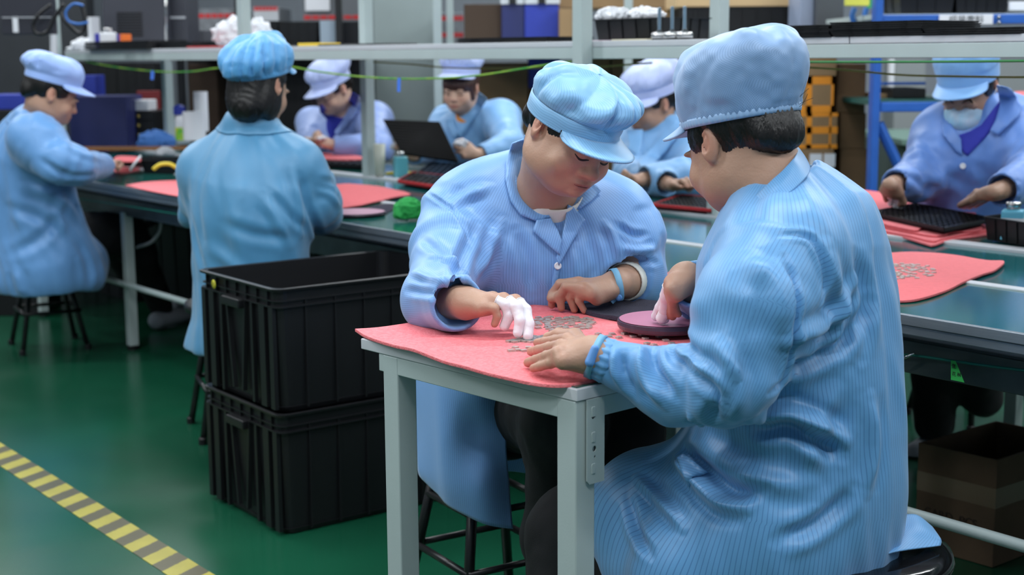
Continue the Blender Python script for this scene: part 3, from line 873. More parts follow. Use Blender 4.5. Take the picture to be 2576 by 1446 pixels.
# slotted bracket on the outer face of the near leg
br = empty('slotted_bracket', (0, 0, 0)); br.parent = tbl
pl = MB()
def holes_plate():
    outl = []
    v0, v1, z0, z1 = .020, .058, .598, .732
    V = [Vector((y, z)) for y, z in ((v0 + .006, z0), (v1, z0), (v1, z1), (v0, z1), (v0, z0 + .006))]
    E = [(i, (i + 1) % 5) for i in range(5)]; faces = [list(range(5))]
    holes = [(.0335, .705, .004, .005), (.036, .653, .0045, .005), (.0368, .640, .0018, .0025)]
    for cy, cz, ry, rz in holes:
        n0 = len(V)
        V += [Vector((cy + ry * math.cos(t * .3927), cz + rz * math.sin(t * .3927))) for t in range(16)]
        E += [(n0 + i, n0 + (i + 1) % 16) for i in range(16)]
    r = geometry.delaunay_2d_cdt(V, E, [], 0, 1e-6)
    keep = []
    for f in r[2]:
        c_ = sum((r[0][i] for i in f), Vector((0, 0))) / len(f)
        if any(((c_.x - h[0]) / h[2]) ** 2 + ((c_.y - h[1]) / h[3]) ** 2 < .9 for h in holes): continue
        if c_.x < v0 + .0058 and c_.y < z0 + .0058 and (c_.x - v0) + (c_.y - z0) < .006: continue
        keep.append(tuple(f))
    o = mesh_obj('plate', [(-.0012, -p.x, p.y) for p in r[0]], keep, GREY, br, smooth=False)
    s_ = o.modifiers.new('thick', 'SOLIDIFY'); s_.thickness = .002; s_.offset = 0
holes_plate()
for z in (.712, .672, .622):
    m = MB(); m.loft([[(x, -(.0335 + .0042 * a * k_), z + .0075 * b_ * k_) for a, b_ in ((-.8, -1), (.8, -1), (1, .6), (.7, 1), (-.7, 1), (-1, .6))] for x, k_ in ((-.0005, 1.15), (-.0035, 1.0), (-.0036, .7))])
    m.obj('slot_lug', GREY, br, smooth=False)

# ============================================================ black totes
def tote(name_label, z0, group, sticker):
    top_near = PZ(691, 724, .668); top_left = PZ(497, 672, .668)
    W = (top_left - top_near); wlen = W.length
    wd = W.normalized(); ld = Vector((wd.y, -wd.x, 0)); L = .62
    e = empty('storage_tote', (top_near.x, top_near.y, 0)); M = frame((top_near.x, top_near.y, z0), ld); e.matrix_world = M
    tag(e, name_label, 'storage bin', group)
    Hh = .331
    def ringr(i0, z, rr=.03, n=5):
        x0, x1, y0, y1 = i0, L - i0, i0, wlen - i0; P = []
        for cx, cy, a in ((x1 - rr, y1 - rr, 0), (x0 + rr, y1 - rr, 90), (x0 + rr, y0 + rr, 180), (x1 - rr, y0 + rr, 270)):
            for k in range(n + 1):
                t = math.radians(a + 90 * k / n); P.append(Vector((cx + rr * math.cos(t), cy + rr * math.sin(t), z)))
        return P
    b = MB()
    b.loft([ringr(.026, .008), ringr(.018, .014), ringr(.012, Hh * .5), ringr(.008, Hh - .036), ringr(.008, Hh), ringr(.012, Hh), ringr(.013, Hh - .04), ringr(.018, Hh * .5), ringr(.024, .02)])
    b.obj('body', BLACKP, e, smooth=False)
    r = MB(); r.loft([ringr(-.003, Hh - .006), ringr(-.004, Hh), ringr(.002, Hh + .002), ringr(.010, Hh), ringr(.010, Hh - .006)], cap=False)
    r.loft([ringr(.010, Hh - .050), ringr(-.001, Hh - .050), ringr(-.001, Hh - .046), ringr(.010, Hh - .046)], cap=False)
    r.loft([ringr(.010, Hh - .034), ringr(.002, Hh - .034), ringr(.002, Hh - .031), ringr(.010, Hh - .031)], cap=False)
    r.loft([ringr(.024, .0), ringr(.020, .002), ringr(.014, .016), ringr(.022, .016)])
    r.obj('rim', BLACKP, e, smooth=False)
    rb = MB()
    for k in range(6):      # ribs down the long sides
        x = .09 + k * (L - .18) / 5
        for y, s in ((.0105, -1), (wlen - .0105, 1)):
            rb.box((x - .0025, min(y, y + s * .007), .012), (x + .0025, max(y, y + s * .007), Hh - .032))
    for x, s in ((.0105, -1), (L - .0105, 1)):     # short ends: wide uprights around a handle recess
        for yy, ww in ((.030, .022), (.080, .030), (.140, .012), (wlen - .140, .012), (wlen - .080, .030), (wlen - .030, .022)):
            rb.box((min(x, x + s * .011), yy - ww / 2, .012), (max(x, x + s * .011), yy + ww / 2, Hh - .048))
        for q in (-1, 1):
            c0 = wlen / 2
            rb.loft([[(x + s * .012, c0 + q * (.055 - .028 * t) - .004, z), (x, c0 + q * (.055 - .028 * t) - .006, z), (x, c0 + q * (.055 - .028 * t) + .006, z), (x + s * .012, c0 + q * (.055 - .028 * t) + .004, z)] for t, z in ((0, Hh - .05), (1, .03))])
        for k in range(7):
            yy = .05 + k * (wlen - .1) / 6
            rb.box((min(x, x + s * .009), yy - .0015, Hh - .048), (max(x, x + s * .009), yy + .0015, Hh - .008))
    rb.obj('rib', BLACKP, e, smooth=False)
    for x, s in ((0.004, -1), (L - .004, 1)):
        MB().box((min(x, x + s * .022), wlen / 2 - .052, Hh - .072), (max(x, x + s * .022), wlen / 2 + .052, Hh - .047)).obj('handle', BLACKP, e, bevel=.004)
    if sticker:
        Y1 = mat('yellow_sticker', rgb(200, 196, 40), .5)
        ss = MB(); ss.lathe([(.0, 0), (.0125, 0), (.0125, .0006), (0, .0006)], (0, 0, 0), 28)
        M2 = Matrix.Translation((-.0045, wlen * .76, Hh - .028)) @ Matrix.Rotation(math.radians(-90), 4, 'Y')
        o = mesh_obj('round_sticker', [M2 @ v for v in ss.v], ss.f, Y1, e)
        q = MB()
        q.tube([Vector((.0085 * math.cos(t * .2618), .0085 * math.sin(t * .2618), .0008)) for t in range(25)], .0006, 5, False)
        q.tube([(-.005, -.003, .0008), (0, -.001, .0008), (.003, .003, .0008)], .0008, 5); q.tube([(-.002, .004, .0008), (.005, -.004, .0008)], .0006, 5)
        mesh_obj('sticker_print', [M2 @ v for v in q.v], q.f, INK, o)
    return e
tote('black plastic storage tote on the floor, under the open one', .0, 'stacked black totes', False)
tote('open black plastic storage tote with round yellow sticker, topmost of the stack', .331, 'stacked black totes', True)

# ============================================================ stools
def stool(p, label, h=.45, rz=0.3, r=.165, top=None, group='black stools under the workers'):
    e = empty('stool', p, rz, label, 'stool', group)
    MB().lathe([(.0, -.03), (r - .02, -.03), (r - .004, -.022), (r, -.008), (r - .004, .004), (r - .02, .009), (r * .5, .004), (.0, .003)], (0, 0, h - .009), 48).obj('seat', top or BLACKP, e, smooth=True)
    for k in range(4):
        a = math.pi / 4 + k * math.pi / 2; c_, s_ = math.cos(a), math.sin(a)
        lg = MB().tube([(c_ * r * .62, s_ * r * .62, h - .03), (c_ * r * 1.20, s_ * r * 1.20, .008)], .0115, 10).obj('leg', BLACKM, e, smooth=True)
        MB().lathe([(.011, 0), (.0145, .0), (.0145, .02), (.011, .024)], (c_ * r * 1.21, s_ * r * 1.21, 0), 12).obj('foot_cap', BLACKP, lg)
    for z, f in ((.17, 1.0), (.29, .82)):
        m = MB()
        for k in range(4):
            a = math.pi / 4 + k * math.pi / 2; a2 = a + math.pi / 2; q = r * f * 1.02
            m.tube([(math.cos(a) * q, math.sin(a) * q, z), (math.cos(a2) * q, math.sin(a2) * q, z)], .008, 8)
        m.obj('foot_ring', BLACKM, e, smooth=True)
    return e
# ============================================================ the long conveyor bench (local x towards us on the right, y across it)
BO = Vector((.31, 3.41, 0)); BX = Vector((.6222, -.7828, 0)); BY = Vector((.7828, .6222, 0)); BM = frame(BO, BX)
def L2(px_, py_, z): 
    p = PZ(px_, py_, z) - BO; return p.dot(BX), p.dot(BY)
def atx(px_, perp, z=1.2):      # point at pixel column px_, perp metres across the bench
    d = ray(px_, 140); t = (perp - (CAM - BO).to_2d().dot(BY.to_2d())) / (d.x * BY.x + d.y * BY.y); p = CAM + d * t; return Vector((p.x, p.y, z))
def bx(p): q = Vector(p) - BO; return q.dot(BX), q.dot(BY)
X0, X1 = -5.6, 3.2; ZB = .73
bench = empty('conveyor_bench'); bench.matrix_world = BM
tag(bench, 'long assembly bench with green top and glossy teal conveyor belt down its middle', 'workbench')
def lbox(name, x0, x1, y0, y1, z0, z1, m, bevel=0, par=bench):
    return MB().box((x0, y0, z0), (x1, y1, z1)).obj(name, m, par, bevel=bevel)
lbox('worktop', X0, X1, .004, .43, ZB - .016, ZB, TOPG)
lbox('worktop', X0, X1, 1.05, 1.47, ZB - .016, ZB, TOPG)
lbox('belt', X0, X1, .462, .985, ZB - .02, ZB - .004, BELT)
m = MB(); m.box((X0, -.006, ZB - .020), (X1, .006, ZB + .0015)); m.box((X0, .0, ZB - .040), (X1, .03, ZB - .021)); m.obj('edge_profile', ALU, bench, bevel=.002)
m = MB(); m.box((X0, 1.468, ZB - .020), (X1, 1.48, ZB + .0015)); m.obj('edge_profile', ALU, bench, bevel=.002)
for y0, y1 in ((.430, .460), (.987, 1.047)): lbox('belt_rail', X0, X1, y0, y1, ZB - .03, ZB + .004, LGREY, .002)
lbox('belt_pan', X0, X1, .47, .98, ZB - .16, ZB - .10, DARK)
lbox('under_beam', X0, X1, .10, .125, .585, .655, mat('galvanised_steel', rgb(96, 106, 106), .4, .7, noise=.3, nscale=9), .003)
lbox('under_beam', X0, X1, .13, .16, .650, .69, LGREY, .003)
lbox('under_beam', X0, X1, 1.36, 1.385, .585, .655, GREY, .003)
for y in (.06, 1.42): MB().tube([(X0, y, .30), (X1, y, .30)], .0125, 10).obj('foot_rail', GREY, bench, smooth=True)
for x in (-5.4, -4.35, -3.3, -2.2, -1.1, .15, 1.75, 3.0):
    for y in (.09, 1.36):
        l_ = MB().box((x, y, .02), (x + .04, y + .04, .60)).obj('leg', GREY, bench, bevel=.002)
        MB().lathe([(.024, 0), (.024, .012), (.008, .016), (.008, .03)], (x + .02, y + .02, 0), 14).obj('foot', BLACKP, l_)
# shelf gantry over the bench
gan = empty('shelf_gantry'); gan.matrix_world = BM
tag(gan, 'white painted steel shelf on square posts running above the conveyor bench', 'shelf')
ZS = 1.236
def post(px_, perp, z0, z1, w=.045, n='post'):
    x, y = bx(atx(px_, perp)); return MB().box((x - w / 2, y - w / 2, z0), (x + w / 2, y + w / 2, z1)).obj(n, GREY, gan, bevel=.003)
PF, PB = .56, 1.015
for q in (1465, 617, 142): post(q, PF, ZB, 2.6)
for q, qt in ((1808, 1808), (922, 918), (418, None)): post(q, PB, ZB + .004, ZS if qt is None else 2.6)
xs, _ = bx(atx(166, PF + .03)); xe = 3.2
seg = sorted([xs, bx(atx(617, PF))[0], bx(atx(1465, PF))[0], bx(atx(2120, PF))[0], xe])
for a, b_ in zip(seg[:-1], seg[1:]):
    lbox('shelf_board', a + .0015, b_ - .0015, PF + .024, PB - .024, ZS + .036, ZS + .054, LGREY, .002, gan)
lbox('shelf_beam', xs, xe, PF + .024, PF + .050, ZS, ZS + .035, GREY, .002, gan)
lbox('shelf_beam', xs, xe, PB - .050, PB - .024, ZS, ZS + .035, GREY, .002, gan)
lbox('shelf_beam', xs, xe, PF - .02, PB + .02, 2.6, 2.64, GREY, .002, gan)
ZT = ZS + .0545
def top(px_, perp=.70): x, y = bx(atx(px_, perp)); return x, y
def onb(name, label, cat, x, y, z, rz=0, group=None):       # an Empty standing on the bench or shelf, turned with it
    p = BM @ Vector((x, y, z)); return empty(name, p, math.atan2(BX.y, BX.x) + rz, label, cat, group)
def size_at(px_, perp): return atx(px_, perp).y / F       # metres per pixel there

# earth wire strung below the shelf: yellow-green, sagging between ties
WIRE = mat('yellow_green_wire', rgb(150, 190, 60), .5, col2=rgb(40, 150, 60), noise=.1, nscale=9)
def wire(label, pts, m, r=.0035, cat='cable'):
    o = MB().tube(smooth_path(pts, 6), r, 8).obj('cable', m, None, smooth=True); tag(o, label, cat); return o
def PP(x, y, perp): # point at pixel x,y lying perp across the bench
    d = ray(x, y); o = CAM - BO; t = (perp - o.dot(BY)) / d.dot(BY); return CAM + d * t
wire('yellow-green earth wire sagging under the shelf between the posts', [PP(x, y, .60) for x, y in ((215, 155), (300, 170), (400, 180), (480, 180), (540, 172), (640, 165), (725, 167), (800, 180), (900, 192), (1000, 198), (1100, 197), (1200, 190), (1300, 175), (1380, 162), (1438, 154))], WIRE)
wire('thin olive earth wire slung under the far side of the shelf', [PP(x, y, .95) for x, y in ((940, 156), (1040, 162), (1120, 170), (1230, 172), (1400, 170), (1500, 168), (1640, 158))], mat('olive_wire', rgb(130, 130, 50), .5), .003)
wire('dark yellow wire hanging behind the shelf near the blue rack', [PP(x, y, .95) for x, y in ((2000, 168), (2120, 175), (2260, 188), (2400, 192), (2576, 194), (2700, 190))], mat('olive_wire', rgb(130, 130, 50), .5), .003)
wire('green wire clipped along the underside of the near shelf beam', [PP(x, y, .575) for x, y in ((2020, 156), (2200, 156), (2400, 155), (2600, 153), (2700, 152))], mat('green_wire', rgb(40, 120, 60), .5), .003)
tags = mat('blue_tag', rgb(40, 110, 220), .5)
for x, y, l in ((383, 180, 22), (1003, 198, 34)):
    a = PP(x, y - 2, .592); k = a.y / F
    o = mesh_obj('cable_tag', [a + Vector((-3 * k, 0, 0)), a + Vector((5 * k, 0, 0)), a + Vector((4 * k, -.01, -l * k)), a + Vector((-4 * k, -.01, -l * k))], [(0, 1, 2, 3)], tags, smooth=False)
    o.modifiers.new('t', 'SOLIDIFY').thickness = .001
    tag(o, 'blue tag hanging from the green wire %s' % ('near the far left post' if x < 500 else 'in front of the grey column'), 'tag')

# ------------------------------------------------------------ little connectors
def connector():
    o = MB(); o.box((-.0055, -.0042, .0006), (.0045, .0042, .0036)); o.box((-.0055, -.0045, 0), (.0048, .0045, .0008)); o.box((.0048, -.0046, 0), (.0072, -.003, .0009)); o.box((.0048, .003, 0), (.0072, .0046, .0009)); o.box((.0045, -.003, .0008), (.0058, .003, .0022))
    ob = o.obj('metal_connector', mat('tinned_metal', rgb(186, 180, 174), .38, .55), None, bevel=.0004)
    return ob
proto = connector()
used = [False]
def put_conn(p, rz, label, group, tiltx=0):
    if not used[0]: c = proto; used[0] = True
    else: c = proto.copy(); C.objects.link(c)
    c.location = p; c.rotation_euler = (tiltx, 0, rz); tag(c, label, 'connector', group); return c
def pile(poly, z, n, label, group, rz0=.4, jit=.5, mind=.010, seed=1):
    R = random.Random(seed); P = []; tries = 0
    xs_ = [q[0] for q in poly]; ys_ = [q[1] for q in poly]
    def inside(x, y):
        c = False
        for i in range(len(poly)):
            a = poly[i]; b = poly[i - 1]
            if (a[1] > y) != (b[1] > y) and x < (b[0] - a[0]) * (y - a[1]) / (b[1] - a[1]) + a[0]: c = not c
        return c
    while len(P) < n and tries < 20000:
        tries += 1; x = R.uniform(min(xs_), max(xs_)); y = R.uniform(min(ys_), max(ys_))
        if not inside(x, y): continue
        p = PZ(x, y, z)
        if any((p - q).length < mind for q in P): continue
        P.append(p)
    for p in P: put_conn(p, rz0 + R.uniform(-jit, jit) + (math.pi if R.random() < .3 else 0), label, group)
ZM = .753 + .0055
pile([(1340, 812), (1352, 800), (1410, 797), (1455, 800), (1494, 806), (1497, 818), (1480, 828), (1430, 834), (1380, 834), (1345, 826)], ZM, 64, 'small metal connector in the loose heap on the pink sheet', 'connectors heaped on the pink sheet', .5, .45, .0098, 3)
# the block laid out in rows under her finger tips
R = random.Random(5); o0 = PZ(1283, 860, ZM); dx = (PZ(1375, 838, ZM) - PZ(1270, 858, ZM)).normalized(); dy = Vector((dx.y, -dx.x, 0))
if dy.y > 0: dy = -dy
for i in range(4):
    for j in range(7):
        if (i, j) in ((3, 0), (2, 0), (3, 5), (3, 6), (0, 6)): continue
        p = o0 + dx * (.0118 * j + .004 * i) + dy * (.0098 * i) - dx * .002
        put_conn(p, math.atan2(dx.y, dx.x) + R.uniform(-.06, .06), 'small metal connector in the neat rows by the white finger cots', 'connectors laid out in rows')
for x, y in ((1285, 884), (1302, 882), (1318, 884), (1330, 876), (1296, 876)):
    put_conn(PZ(x, y, ZM), R.uniform(0, 3), 'small shiny metal connector in front of the neat rows', 'loose connectors before the rows')
for x, y in ((1540, 842), (1532, 848), (1571, 841), (1557, 851), (1593, 848), (1614, 844), (1624, 853), (1658, 848), (1675, 858), (1628, 866), (1645, 870), (1505, 842), (1516, 852), (1690, 866)):
    put_conn(PZ(x, y, ZM), .5 + R.uniform(-.25, .25), 'small metal connector lying singly between sleeve and disc', 'connectors scattered singly')

# ------------------------------------------------------------ foam sheets
def foam(label, edge, z, m, thick=.005, lift=None, group=None, name='foam_sheet', amp=.0, step=.02, seed=0, category='foam sheet'):
    """sheet whose outline was read off the photograph at height z; lift(p) -> extra height"""
    P = [PZ(x, y, z) for x, y in edge]; P = smooth_path(P + [P[0]], 8)[:-1]
    B = []
    for i in range(len(P)):
        a, b = P[i], P[(i + 1) % len(P)]; n = max(1, int((b - a).length / step)); B += [(a + (b - a) * (k / n)).to_2d() for k in range(n)]
    xs_ = [p.x for p in B]; ys_ = [p.y for p in B]; inner = []
    y = min(ys_) + step / 2
    while y < max(ys_):
        x = min(xs_) + step / 2
        while x < max(xs_):
            c = False
            for i in range(len(B)):
                a, b = B[i], B[i - 1]
                if (a.y > y) != (b.y > y) and x < (b.x - a.x) * (y - a.y) / (b.y - a.y) + a.x: c = not c
            if c and min((Vector((x, y)) - q).length for q in B) > step * .5: inner.append(Vector((x, y)))
            x += step
        y += step
    nb = len(B); r = geometry.delaunay_2d_cdt(B + inner, [(i, (i + 1) % nb) for i in range(nb)], [list(range(nb))], 1, 1e-5)
    V = []
    for p in r[0]:
        q = Vector((p.x, p.y, z)); q.z += (lift(q) if lift else 0)
        if amp: q.z += amp * (1 + float(vnoise(np.array([[p.x / .11, p.y / .11, seed]]))[0]))
        V.append(q)
    o = mesh_obj(name, V, [tuple(f) for f in r[2]], m, None, True)
    if o.data.polygons[0].normal.z < 0: o.data.flip_normals()
    s_ = o.modifiers.new('thick', 'SOLIDIFY'); s_.thickness = thick; s_.offset = -1
    b_ = o.modifiers.new('round', 'BEVEL'); b_.width = thick * .35; b_.segments = 2; b_.limit_method = 'ANGLE'
    tag(o, label, category, group); return o
def edge_lift(pts, w):
    Q = [(PZ(x, y, ZM), h) for x, y, h in pts]
    return lambda p: sum(h * math.exp(-((p - q).length / w) ** 2) for q, h in Q)
foam('pink foam sheet with wavy edges spread over the small work table', [(893, 829), (915, 842), (960, 858), (1020, 876), (1080, 893), (1160, 917), (1240, 940), (1330, 956), (1400, 964), (1450, 960), (1515, 946), (1600, 915), (1700, 885), (1760, 862), (1750, 845), (1690, 833), (1580, 800), (1490, 785), (1420, 772), (1360, 762), (1325, 764), (1230, 784), (1100, 800), (1000, 816), (930, 826)], ZM, PINK, .0055,
     edge_lift([(900, 832, .002), (1370, 950, -.004), (1040, 880, .003), (1120, 905, -.002), (1480, 955, -.002), (1340, 770, .006)], .04))
p0 = PZ(1656, 792, .79)
TOWEL = mat('charcoal_towel', rgb(62, 60, 78), .95, bump=.8, bscale=500)
foam('dark grey folded towel beneath the pink abrasive disc', [(1368, 752), (1400, 764), (1440, 772), (1480, 783), (1545, 797), (1600, 806), (1700, 812), (1760, 800), (1700, 768), (1620, 752), (1590, 757), (1560, 748), (1530, 752), (1490, 748), (1440, 750)], .7665, TOWEL, .008, lambda p: .003 * math.sin(p.x * 60) * math.cos(p.y * 40), name='towel', category='towel', step=.012)
def disc(label, p, r, h, m1, m2, rz=0):
    e = empty('abrasive_disc', p, 0, label, 'abrasive disc')
    MB().lathe([(0, 0), (r - .002, 0), (r, .003), (r + .001, h * .5), (r, h - .002), (r - .002, h - .0015), (0, h - .0015)], (0, 0, 0), 64).obj('base', m2, e, smooth=False)
    MB().lathe([(.0, h - .0015), (r - .004, h - .0015), (r - .003, h), (0, h)], (0, 0, 0), 64).obj('pad', m1, e, smooth=False)
    return e
ROSE = mat('rose_abrasive', rgb(176, 112, 140), .6, noise=.12, nscale=14)
q = PZ(1655, 800, .784); disc('thick rose pink abrasive disc on the dark towel', (q.x + .012, q.y, .7675), .084, .016, ROSE, mat('smoky_resin', rgb(70, 56, 72), .3, noise=.3, nscale=30))

# ------------------------------------------------------------ things on the bench, right-hand end
ZBt = ZB + .0055
foam('pink foam sheet with curled corner lying on the conveyor, metal parts on it', [(2120, 640), (2213, 637), (2300, 634), (2400, 642), (2480, 654), (2526, 657), (2505, 678), (2470, 690), (2420, 712), (2370, 735), (2310, 753), (2260, 757), (2221, 752), (2120, 735)], ZBt, PINK2, .005, lambda p: .0, amp=.0012)
pile([(2150, 690), (2180, 668), (2230, 664), (2290, 664), (2345, 672), (2356, 684), (2345, 696), (2290, 704), (2225, 704), (2165, 706)], ZBt + .001, 105, 'small metal connector heaped on the pink sheet over the conveyor', 'connectors heaped over the conveyor', .3, .6, .0105, 9)
proto.data.materials[0].node_tree.nodes['Principled BSDF'].inputs['Roughness'].default_value = .34
for k, (edge, z) in enumerate((
    ([(2120, 562), (2190, 582), (2260, 592), (2330, 612), (2350, 615), (2390, 602), (2470, 592), (2500, 580), (2420, 540), (2300, 520), (2160, 520)], ZBt),
    ([(2130, 548), (2200, 574), (2280, 590), (2345, 605), (2375, 598), (2470, 580), (2480, 570), (2420, 530), (2290, 512), (2160, 512)], ZBt + .006),
    ([(2140, 535), (2190, 560), (2280, 580), (2355, 592), (2400, 582), (2470, 572), (2430, 520), (2290, 502), (2160, 502)], ZBt + .012),
    ([(2140, 525), (2185, 552), (2290, 576), (2315, 574), (2330, 560), (2350, 500), (2200, 500)], ZBt + .019))):
    foam(['coral foam sheet at the bottom of the stack under the black tray', 'coral foam sheet, second from the bottom under the black tray', 'coral foam sheet, third from the bottom under the black tray', 'short coral foam sheet directly under the black tray'][k], edge, z, PINK2, .0055, group='coral foam sheets under the black tray')
foam('coral foam sheet behind the stack, reaching towards the blue rack', [(2100, 470), (2140, 474), (2210, 482), (2330, 500), (2420, 512), (2400, 535), (2200, 530), (2120, 530)], ZBt, PINK2, .0055)
def grid_tray(label, corners, z, h=.012, nx=14, ny=10, m=BLACKP, rim=None, name='component_tray'):
    """shallow pocketed tray; corners = three pixels: near-left, near-right, far-left at height z"""
    a, b_, c_ = [PZ(x, y, z) for x, y in corners]; X = b_ - a; Y = c_ - a
    e = empty(name, a, 0, label, 'tray'); W = lambda u, v, w_: X * u + Y * v + Vector((0, 0, w_))
    m1 = MB()
    def bb(u0, u1, v0, v1, z0, z1):
        V = [W(u0, v0, z0), W(u1, v0, z0), W(u1, v1, z0), W(u0, v1, z0), W(u0, v0, z1), W(u1, v0, z1), W(u1, v1, z1), W(u0, v1, z1)]
        m1.add(V, [(3, 2, 1, 0), (4, 5, 6, 7), (0, 1, 5, 4), (1, 2, 6, 5), (2, 3, 7, 6), (3, 0, 4, 7)])
    bb(0, 1, 0, 1, -h, -h * .55)
    m1.obj('base', m, e)
    m1 = MB(); t = .012
    for u0, u1, v0, v1 in ((0, 1, 0, t * 1.5), (0, 1, 1 - t * 1.5, 1), (0, t, 0, 1), (1 - t, 1, 0, 1)): bb(u0, u1, v0, v1, -h, .001)
    m1.obj('rim', rim or m, e)
    m1 = MB(); s = .18
    for i in range(1, nx): bb(i / nx - s / nx / 2, i / nx + s / nx / 2, .01, .99, -h * .6, -.001)
    for i in range(1, ny): bb(.01, .99, i / ny - s / ny / 2, i / ny + s / ny / 2, -h * .6, -.001)
    m1.obj('pocket_grid', m, e)
    return e
grid_tray('black pocketed tray on the coral foam stack, in front of the masked worker', [(2376, 574), (2500, 548), (2182, 532)], ZBt + .033, .012, 10, 14)
# black bin with blue dispenser bottle at the right edge
def bin_(label, a, b_, c_, z0, h, m=BLACKP, ribs=6, name='parts_bin', cat='bin'):
    a, b_, c_ = Vector(a), Vector(b_), Vector(c_); X = b_ - a; Y = c_ - a; e = empty(name, (a.x, a.y, z0), 0, label, cat)
    t = .004; lx, ly = X.length, Y.length; X.normalize(); Y.normalize(); X.z = Y.z = 0
    def ring(i0, z, s=0): return [X * (i0) + Y * (i0) + Vector((0, 0, z)), X * (lx - i0) + Y * i0 + Vector((0, 0, z)), X * (lx - i0) + Y * (ly - i0) + Vector((0, 0, z)), X * i0 + Y * (ly - i0) + Vector((0, 0, z))]
    r = MB().loft([ring(.008, 0), ring(.0, h), ring(-.005, h), ring(-.005, h + .003), ring(t, h + .003), ring(.011, .004)])
    for i in range(1, ribs):
        for s0, d0, y0, n_ in ((X * (lx * i / ribs), X, Vector(), -Y), (X * (lx * i / ribs), X, Y * ly, Y), (Y * (ly * i / ribs), Y, Vector(), -X), (Y * (ly * i / ribs), Y, X * lx, X)):
            q = s0 + y0
            r.loft([[q - d0 * .0015 - n_ * (.008 - .001 if z == 0 else 0), q + d0 * .0015 - n_ * (.007 if z == 0 else 0), q + d0 * .0015 + n_ * (.004 if z else -.004), q - d0 * .0015 + n_ * (.004 if z else -.004)] for z in (0, 1)])
            n0 = len(r.v) - 8
            for k in range(8): r.v[n0 + k] = r.v[n0 + k] + Vector((0, 0, 0.003 if k < 4 else h - .002))
    r.obj('body', m, e)
    return e
a = PZ(2474, 606, ZB + .001); b_ = PZ(2640, 634, ZB + .001); Y = Vector((.7828, .6222, 0)) * .13
bin_('black ribbed bin at the right edge holding a blue bottle', a, b_, a + Y, ZB + .005, .062)
def bottle(label, p, w=.052, h=.062, rz=0, col=(92, 176, 204), band=True, s=1.0, writing=True):
    e = empty('dispenser_bottle', p, rz, label, 'bottle'); e.scale = (s, s, s)
    m = mat('blue_bottle_%d' % col[0], rgb(*col), .3)
    r = MB(); n = 6
    def rr(i0, z, q):
        P = []
        for cx, cy, a_ in ((w / 2 - q, w / 2 - q, 0), (-w / 2 + q, w / 2 - q, 90), (-w / 2 + q, -w / 2 + q, 180), (w / 2 - q, -w / 2 + q, 270)):
            for k in range(n + 1):
                t = math.radians(a_ + 90 * k / n); P.append(Vector((cx * (1 - i0) + q * math.cos(t), cy * (1 - i0) + q * math.sin(t), z)))
        return P
    r.loft([rr(0, 0, .006), rr(0, .001, .008), rr(0, h * .9, .008), rr(.03, h * .96, .008), rr(.12, h, .006)]); r.obj('body', m, e, smooth=True, )
    if band: MB().loft([rr(-.012, h * .52, .0083), rr(-.012, h * .74, .0083)], cap=False).obj('label_band', WHITE, e)
    MB().lathe([(.014, h - .002), (.017, h), (.018, h + .006), (.0165, h + .009), (.0195, h + .011), (.0205, h + .016), (.0195, h + .021), (.010, h + .023), (.0, h + .022)], (0, 0, 0), 32).obj('pump_cap', STEEL, e, smooth=True)
    if writing:
        text_mesh('label_text', '酒精', .020, Matrix.Translation((.0, -w / 2 - .0012, h * .30)) @ Matrix.Rotation(math.radians(90), 4, 'X'), INK, e)
        text_mesh('label_text', '▲  ▲\n――\n═══', .008, Matrix.Translation((-w / 2 - .001, 0, h * .5)) @ Matrix.Rotation(math.radians(-90), 4, 'Z') @ Matrix.Rotation(math.radians(90), 4, 'X'), INK, e)
    return e
q = a + (b_ - a).normalized() * .075 + Y.normalized() * .045; bottle('light blue bottle with steel pump cap standing in the black bin', (q.x, q.y, ZB + .012), .058, .080, -.45)
# small foam strip and parts between the two front women
foam('strip of pink foam on the bench between the two front women', [(1672, 690), (1690, 680), (1735, 668), (1900, 660), (1900, 690), (1735, 700)], ZBt, PINK2, .005)
q = [(1775, 508), (1775, 526), (1612, 505)]
grid_tray('black pocketed tray with red rim beside the right-hand post', [(1640, 512), (1790, 526), (1716, 488)], ZBt + .018, .014, 14, 9, BLACKP, RED)
# ------------------------------------------------------------ middle of the bench
a = PP(1008, 430, 1.08); bottle('small teal bottle with round steel cap beside the grey post', (a.x, a.y, ZB + .001), .056, .090, .3, (88, 170, 184), False, 1.0, False)
GLASSP = mat('cloudy_cup_plastic', rgb(214, 220, 206), .35, trans=.35)
def cup(label, p, r, h): 
    e = empty('plastic_cup', p, 0, label, 'cup'); MB().lathe([(r * .8, 0), (r, h), (r - .002, h), (r * .8 - .002, .003)], (0, 0, 0), 32).obj('cup_wall', GLASSP, e, smooth=True)
    MB().lathe([(0, .0), (r * .8, 0), (r * .8, .004), (0, .004)], (0, 0, 0), 32).obj('cup_base', GLASSP, e); return e
a = PP(956, 436, 1.02); cup('tall cloudy plastic cup against the grey post', (a.x, a.y, ZB + .005), .026, .14)
YEL = mat('yellow_plastic', rgb(220, 200, 60), .45)
a = PZ(1010, 438, ZB + .01); o = MB().tube(smooth_path([a + Vector((-.07, .02, 0)), a + Vector((-.02, 0, .004)), a + Vector((.03, -.01, .004)), a + Vector((.055, -.03, 0))], 5), [.006 + .004 * math.sin(i * .2) for i in range(16)], 8).obj('tweezers', YEL, None, smooth=True)
tag(o, 'yellow tweezers lying on the bench by the teal bottle', 'tweezers')
grid_tray('red-rimmed tray on the bench below the held black tray', [(1000, 452), (1120, 470), (1040, 430)], ZB + .022, .014, 8, 6, BLACKP, RED)
grid_tray('dark tray lying on the bench in front of the worker holding a tray', [(1040, 440), (1240, 455), (1090, 402)], ZB + .022, .014, 12, 8, mat('dark_navy_plastic', rgb(26, 32, 44), .3))
